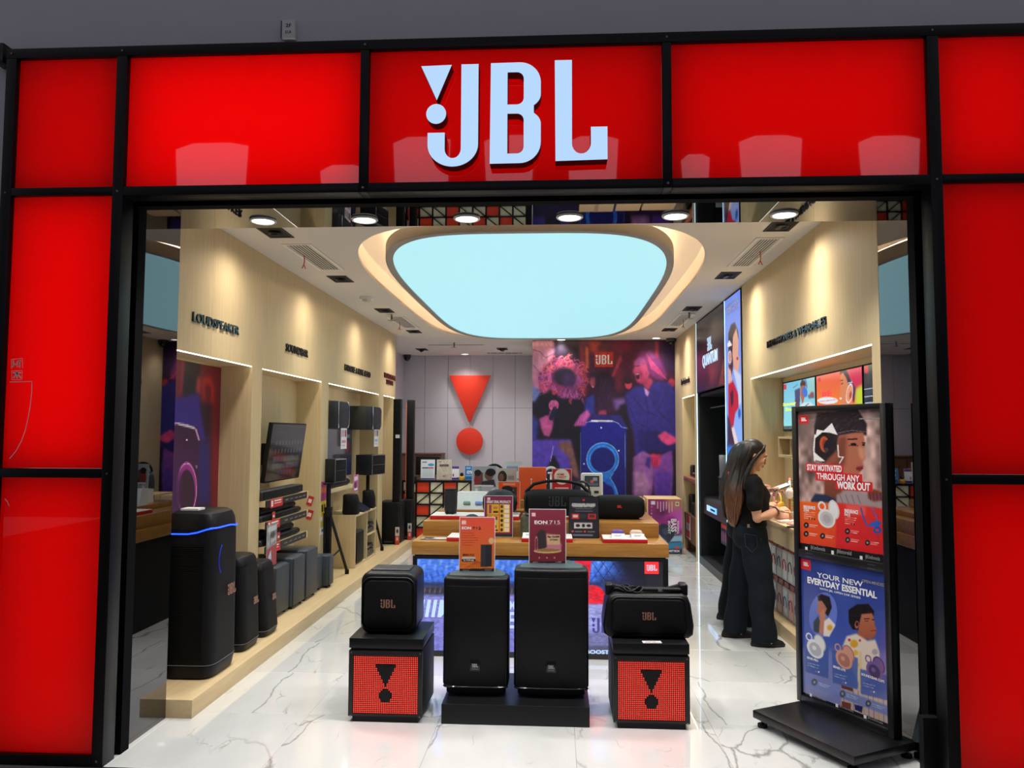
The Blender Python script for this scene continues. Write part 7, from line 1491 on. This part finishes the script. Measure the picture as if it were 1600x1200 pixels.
a, b = B_.uv(245, 112), B_.uv(293, 60); bx('red_band', RB, pb2[0] + a[0] * B_.w, pb2[0] + b[0] * B_.w, pb2[1] - .0006, pb2[1] - .0002, pb2[2] + a[1] * B_.h, pb2[2] + b[1] * B_.h, st); logo(st, .024, pick(269, 84, B_, pb2), RF, TXTW)
sp('YOUR NEW', 342, 158, 585, 158, art=B_, base=pb2) if False else None
def spb(s, u0, v0, u1, v1, mat=TXTW, bold=.02):
    me = text_mesh(s, (u1 - u0) * B_.w, (v1 - v0) * B_.h, .0008, bold); add_mesh(me, 'lettering', mat, st, (pb2[0] + u0 * B_.w, pb2[1] - .0006, pb2[2] + v0 * B_.h), RF)
spb('YOUR NEW', .21, .872, .75, .908, bold=.01); spb('EVERYDAY ESSENTIAL', .085, .815, .90, .862, bold=.035); spb('WITH JBL OPEN EAR SERIES', .24, .785, .72, .803, bold=0); spb('OPEN-MINDED', .74, .905, .985, .925, TXTG); 
spb('SENSE PRO', .06, .268, .20, .284); spb('SENSE LITE', .385, .268, .53, .284); spb('SOUNDGEAR CLIPS', .71, .282, .955, .298)
for u0 in (.08, .40, .72): spb('jbl.indonesia', u0 + .05, .008, u0 + .21, .026, TXTG, 0); MB().box(-.009, .009, -.0012, 0, -.009, .009).build('icon', TXTW, st, (pb2[0] + (u0 + .02) * B_.w, pb2[1] - .0004, pb2[2] + .015 * B_.h))
# ------------------------------------------------------------------ people
def remesh(mb, name, mat, parent, voxel, iters=6, fac=.5):
    o = mb.build(name, mat, parent)
    r = o.modifiers.new('union', 'REMESH'); r.mode = 'VOXEL'; r.voxel_size = voxel
    sm = o.modifiers.new('relax', 'SMOOTH'); sm.iterations = iters; sm.factor = fac
    bpy.context.view_layer.update()
    me = bpy.data.meshes.new_from_object(o.evaluated_get(bpy.context.evaluated_depsgraph_get()))
    o.modifiers.clear(); old = o.data; o.data = me; bpy.data.meshes.remove(old); me.name = name
    if not me.materials: me.materials.append(mat)
    me.polygons.foreach_set('use_smooth', [True] * len(me.polygons))
    return o
def limb(mb, pts, rads, n=14):
    mb.tube(pts, rads, n)
    for p, r in zip(pts, rads): mb.ell(p, r * .98, seg=12)
SKIN = M('skin', (206, 156, 128), rough=.55, var=.05, scale=20)
LIP = M('lip', (176, 96, 92), rough=.4, var=0); EYE = M('eye_dark', (26, 18, 16), rough=.2, var=0)
def hair_mat(name, top, tip, z0, z1):
    m = bpy.data.materials.new(name); m.use_nodes = True; nt = m.node_tree; L = nt.links.new; b = nt.nodes['Principled BSDF']; b.inputs['Roughness'].default_value = .42
    tc = nt.nodes.new('ShaderNodeTexCoord'); sx = nt.nodes.new('ShaderNodeSeparateXYZ'); L(tc.outputs['Object'], sx.inputs[0])
    mr = nt.nodes.new('ShaderNodeMapRange'); mr.inputs['From Min'].default_value = z0; mr.inputs['From Max'].default_value = z1; L(sx.outputs['Z'], mr.inputs['Value'])
    mp = nt.nodes.new('ShaderNodeMapping'); mp.inputs['Scale'].default_value = (60, 60, 3); L(tc.outputs['Object'], mp.inputs['Vector'])
    n = nt.nodes.new('ShaderNodeTexNoise'); n.inputs['Scale'].default_value = 2; n.inputs['Detail'].default_value = 4; L(mp.outputs['Vector'], n.inputs['Vector'])
    ad = nt.nodes.new('ShaderNodeMath'); ad.operation = 'MULTIPLY_ADD'; ad.inputs[1].default_value = .7; L(n.outputs['Fac'], ad.inputs[0]); L(mr.outputs['Result'], ad.inputs[2])
    r = nt.nodes.new('ShaderNodeValToRGB'); r.color_ramp.elements[0].position = .35; r.color_ramp.elements[1].position = 1.1
    r.color_ramp.elements[0].color = (*lin(tip), 1); r.color_ramp.elements[1].color = (*lin(top), 1); L(ad.outputs[0], r.inputs['Fac']); L(r.outputs['Color'], b.inputs['Base Color'])
    bp = nt.nodes.new('ShaderNodeBump'); bp.inputs['Strength'].default_value = .5; bp.inputs['Distance'].default_value = .004; L(n.outputs['Fac'], bp.inputs['Height']); L(bp.outputs['Normal'], b.inputs['Normal'])
    return m
def hand(mb, wrist, d, up, side, size=1., curl=.9, thumb=1):
    """palm from the wrist along d, back of the hand towards up, four curled fingers and a thumb on the side"""
    d, up, side = Vector(d).normalized(), Vector(up).normalized(), Vector(side).normalized(); w = Vector(wrist)
    mt = Matrix((d, side, up)).transposed().to_4x4()
    mb.ell(w + d * .045 * size, (.05 * size, .036 * size, .014 * size), mat4=mt, seg=14)
    for k, (L, y) in enumerate(((.066, -.027), (.074, -.009), (.069, .009), (.054, .026))):
        b0 = w + d * .078 * size + side * y * size; pts = [b0 - d * .03 * size, b0]; a = .25
        for seg in (.45, .32, .26):
            a += curl * .62; v = d * math.cos(a) - up * math.sin(a); pts.append(pts[-1] + v * L * seg * size)
        limb(mb, pts, [.0088 * size, .009 * size, .0084 * size, .0078 * size, .0066 * size], 8)
    t0 = w + d * .02 * size - side * .026 * size * thumb
    limb(mb, [t0, t0 + (d * .6 - side * thumb * .75).normalized() * .03 * size, t0 + (d * .85 - side * thumb * .45 - up * .15).normalized() * .058 * size, t0 + (d * .95 - side * thumb * .2 - up * .35).normalized() * .08 * size], [.013 * size, .011 * size, .0095 * size, .0075 * size], 8)
def woman(loc, rz, label, seed, pants_rgb, top_rgb, hair, scale=1., patch=True, scrunchie=False):
    t = thing('person', label, 'person', loc, rz, None); t.scale = (scale,) * 3
    rg = np.random.default_rng(seed)
    # head frame: faces +x, bent forward over the phone
    HM = Matrix.Translation((.02, 0, 1.525)) @ Matrix.Rotation(.36, 4, 'Y')
    H = lambda x, y, z: HM @ Vector((x, y, z))
    mb = MB()
    def he(c, r): mb.ell(HM @ Vector(c), r, mat4=HM.to_3x3().to_4x4(), seg=20)
    he((-.012, 0, .035), (.096, .076, .086)); he((.022, 0, -.02), (.068, .066, .085)); he((.038, 0, -.072), (.05, .046, .045)); he((.074, 0, -.092), (.018, .022, .018))
    limb(mb, [H(.088, 0, .02), H(.098, 0, -.01), H(.106, 0, -.028)], [.010, .012, .0125], 10); he((.084, 0, -.058), (.016, .024, .014)); he((.082, 0, .032), (.016, .045, .02)); he((.068, -.035, -.022), (.02, .022, .022)); he((.068, .035, -.022), (.02, .022, .022))
    for s in (-1, 1): he((-.008, s * .074, -.012), (.02, .010, .032))
    limb(mb, [(-.005, 0, 1.44), (-.025, 0, 1.38), (-.03, 0, 1.33)], [.048, .05, .058])
    mb.loft([((-.02, 0, .80), .11, .155), ((-.02, 0, .90), .115, .16), ((-.01, 0, 1.0), .095, .13), ((.0, 0, 1.10), .10, .135), ((.01, 0, 1.20), .105, .15), ((-.01, 0, 1.29), .085, .165), ((-.02, 0, 1.345), .055, .10)], 28)
    arms = {-1: [(-.02, -.165, 1.295), (-.03, -.205, 1.16), (-.012, -.215, 1.035), (.08, -.19, 1.055), (.165, -.155, 1.095)], 1: [(-.02, .165, 1.295), (.01, .205, 1.18), (.05, .205, 1.09), (.11, .16, 1.165), (.165, .11, 1.235)]}
    for s, p in arms.items(): limb(mb, p, [.055, .048, .042, .039, .027])
    hand(mb, arms[-1][-1], (.92, .25, .10), (-.15, -.35, .9), (.1, -.9, -.3), .98, .75, -1)
    hand(mb, arms[1][-1], (.88, -.25, .22), (-.3, .2, .9), (.2, .95, -.1), .98, .8, 1)
    for s, hx, kx, ax, ay in ((-1, -.005, .03, .045, -.11), (1, -.02, -.05, -.13, .165)):
        limb(mb, [(hx, s * .085, .86), (kx, s * .1 if s < 0 else .125, .48), (ax, ay, .09)], [.085, .055, .038])
        limb(mb, [(ax - .02, ay, .045), (ax + .06, ay, .03), (ax + .125, ay, .022)], [.03, .024, .016])
    remesh(mb, 'body', SKIN, t, .0048, 5, .45)
    # face
    for s in (-1, 1):
        e = MB().ell(H(.083, s * .032, .004), (.008, .014, .007), seg=10).build('eye', M('eye_white', (226, 220, 214), rough=.25, var=0), t); MB().ell(H(.0885, s * .033, .001), (.004, .006, .006), seg=8).build('iris', EYE, e)
        MB().tube([H(.088, s * .016, .03), H(.091, s * .032, .034), H(.082, s * .048, .028)], .0035, 6).build('eyebrow', EYE, t)
    MB().ell(H(.098, 0, -.054), (.006, .020, .0052), seg=12).build('lip', LIP, t); MB().ell(H(.097, 0, -.064), (.006, .017, .0055), seg=12).build('lip', LIP, t)
    # clothes
    mb = MB()
    mb.loft([((-.015, 0, .945), .118, .165), ((-.005, 0, 1.03), .118, .158), ((.01, 0, 1.12), .122, .162), ((.018, 0, 1.20), .125, .172), ((.0, 0, 1.275), .106, .185), ((-.015, 0, 1.33), .08, .145), ((-.02, 0, 1.375), .062, .08)], 32)
    for s, p in arms.items():
        a, b = Vector(p[0]), Vector(p[1]); limb(mb, [a + Vector((-.002, -s * .012, .004)), a * .45 + b * .55, a * -.15 + b * 1.15], [.077, .068, .066])
    sh = remesh(mb, 'tshirt', M('black_jersey_%d' % seed, top_rgb, rough=.8, var=.1, spec=.2), t, .008, 4)
    for v in sh.data.vertices:
        c = v.co; v.co += Vector((c.x, c.y, 0)).normalized() * .0045 * math.sin(c.z * 46 + c.y * 22) * math.sin(c.x * 31 + 1.3)
    mb = MB(); mb.loft([((-.018, 0, .975), .112, .152), ((-.022, 0, .92), .132, .168), ((-.022, 0, .86), .14, .178), ((-.012, 0, .79), .132, .17), ((-.0, 0, .755), .10, .13)], 32)
    mb.loft([((-.018, -.085, .86), .115, .085), ((.01, -.09, .70), .118, .092), ((.03, -.10, .50), .106, .09), ((.042, -.106, .28), .096, .088), ((.05, -.11, .042), .099, .092)], 28)
    mb.loft([((-.028, .085, .86), .115, .085), ((-.035, .10, .70), .112, .092), ((-.065, .125, .50), .104, .09), ((-.10, .145, .28), .092, .086), ((-.125, .165, .042), .092, .09)], 28)
    JN = M('dark_denim_%d' % seed, pants_rgb, rough=.85, var=.22, scale=60, bump=.3, bscale=500, spec=.2)
    pn = remesh(mb, 'jeans', JN, t, .009, 3)
    for v in pn.data.vertices:
        c = v.co; k = max(0, min(1, (.9 - c.z) / .5)); v.co.x += .007 * k * math.sin(c.z * 19 + 5 * c.y + math.sin(c.x * 20)); v.co.y += .006 * k * math.sin(c.z * 27 + 9 * c.x)
    MB().tube([(-.018 + .114 * math.cos(a), .154 * math.sin(a), .968) for a in [2 * PI * k / 40 for k in range(40)]], .006, 6, closed=True).build('waistband', JN, pn)
    MB().tube([(-.10, -.150, .90), (-.015, -.179, .89), (-.008, -.178, .80), (-.05, -.177, .755), (-.095, -.155, .80), (-.10, -.150, .90)], .0022, 5).build('pocket_seam', M('seam_thread', (48, 56, 66), rough=.8), pn)
    if patch: MB().box(-.02, .02, -.003, .003, -.014, .014, mat4=Matrix.Translation((-.058, -.147, .962)) @ Matrix.Rotation(-.35, 4, 'Z')).build('leather_patch', M('patch_tan', (150, 122, 88), rough=.7), pn)
    for s, ax, ay in ((-1, .045, -.11), (1, -.13, .165)):
        so = MB().loft([((ax + .035, ay, .0), .135, .043), ((ax + .035, ay, .018), .138, .045), ((ax + .028, ay, .042), .126, .042), ((ax - .005, ay, .075), .075, .037)], 28).build('shoe', M('shoe_black', (18, 18, 20), rough=.6), t)
        MB().loft([((ax + .035, ay, .012), .139, .046), ((ax + .035, ay, .02), .1395, .0465)], 28).build('sole', M('shoe_sole', (40, 38, 38), rough=.7), so); MB().tube([(ax + .05, ay - .044, .03), (ax + .065, ay - .03, .058), (ax + .07, ay, .063), (ax + .065, ay + .03, .058), (ax + .05, ay + .044, .03)], .006, 6).build('stripe', WHITE, so)
    # long hair: ridged loft from the crown down the back
    K = 84; mb = MB(); rings = []
    prof = [(1.648, -.012, .028, .025, 0), (1.636, -.014, .066, .058, .1), (1.612, -.018, .085, .074, .3), (1.575, -.032, .092, .082, .5), (1.53, -.052, .088, .086, .7), (1.48, -.074, .078, .090, .9), (1.43, -.090, .072, .096, 1), (1.36, -.105, .078, .116, 1), (1.29, -.128, .076, .128, 1.1), (1.21, -.144, .074, .134, 1.2), (1.13, -.150, .066, .128, 1.3), (1.06, -.150, .054, .112, 1.4), (1.00, -.148, .036, .085, 1.6), (.965, -.146, .018, .05, 1.6)]
    ph = rg.uniform(0, 6, 6)
    for z, cx, rx, ry, w in prof:
        row = []
        for k in range(K):
            a = 2 * PI * k / K; f = 1 + .045 * w * math.sin(9 * a + ph[0] + z * 5) + .03 * w * math.sin(17 * a + ph[1] - z * 8) + .02 * math.sin(29 * a + ph[2] + z * 3)
            row.append(mb.bm.verts.new((cx + rx * f * math.cos(a) + .006 * w * math.sin(z * 21 + 5 * a + ph[5]), ry * f * math.sin(a) + .012 * w * math.sin(z * 17 + ph[3]), z + (.03 * math.sin(7 * a + ph[4]) if z < 1.05 else 0))))
        rings.append(row)
    for A_, B_ in zip(rings, rings[1:]):
        for k in range(K): mb.bm.faces.new((A_[k], A_[(k + 1) % K], B_[(k + 1) % K], B_[k]))
    mb.bm.faces.new(rings[0]); mb.bm.faces.new(rings[-1])
    mb.ell(HM @ Vector((-.024, 0, .044)), (.102, .083, .090), mat4=HM.to_3x3().to_4x4(), seg=32)
    mb.ell(HM @ Vector((-.05, 0, .0)), (.078, .084, .095), mat4=HM.to_3x3().to_4x4(), seg=28)
    for s in (-1, 1):
        mb.tube([H(.05, s * .03, .112), H(.04, s * .060, .075), H(.014, s * .078, .02), H(-.012, s * .080, -.05), (-.045, s * .088, 1.42), (-.07, s * .10, 1.35), (-.09, s * .115, 1.25)], [.006, .012, .018, .022, .026, .026, .012], 10)
    hr = mb.build('hair', hair, t, angle=80)
    if scrunchie: MB().torus((-.15, -.04, 1.36), .025, .013, 'X', n=18).build('scrunchie', M('scrunchie_red', (214, 40, 60), rough=.7), hr)
    return t
w1 = woman((1.615, 6.62, 0), 0, 'woman with long brown hair, black T-shirt and wide dark jeans standing at the headphone counter', 3, (19, 27, 36), (15, 15, 18), hair_mat('dark_brown_hair', (22, 16, 15), (124, 82, 54), 1.08, 1.46))
t = thing('wristband', 'dark bead bracelet on the near wrist of the woman in jeans', 'bracelet', (1.615 + .148, 6.62 - .163, 1.088)); MB().torus((0, 0, 0), .031, .006, 'X', n=20).build('beads', M('bracelet_brown', (70, 52, 44), rough=.5), t, rot=(0, -.4, .35))
t = thing('phone', 'smartphone in a dark case held by the woman in jeans', 'phone', (1.615 + .255, 6.62 + .075, 1.262)); PM = Matrix.Rotation(-.35, 4, 'Y') @ Matrix.Rotation(.25, 4, 'X')
MB().box(-.07, .07, -.036, .036, -.005, .004, r=.003, mat4=PM).build('case', MATBLACK, t); MB().box(-.066, .066, -.033, .033, .004, .0048, mat4=PM).build('screen', M('phone_screen', (220, 224, 230), emis=(190, 200, 215), estr=.4, var=0), t); MB().cyl(PM @ Vector((-.05, .02, -.009)), PM @ Vector((-.05, .02, -.005)), .008, n=10).build('camera', DGREY, t)
t = thing('pink_charm', 'pink ball charm hanging below the smartphone', 'charm', (1.615 + .20, 6.62 + .07, 1.20)); MB().ell((0, 0, 0), .017, seg=12).build('ball', M('charm_pink', (214, 130, 150), rough=.4), t); MB().tube([(0, 0, .015), (.03, 0, .05)], .002, 5).build('cord', MATBLACK, t)
woman((1.70, 7.26, 0), .02, 'second woman in black clothes almost hidden behind the woman in jeans, red hair tie', 8, (20, 22, 28), (16, 16, 20), hair_mat('black_hair', (16, 13, 14), (40, 30, 28), 1.0, 1.5), .985, False, True)
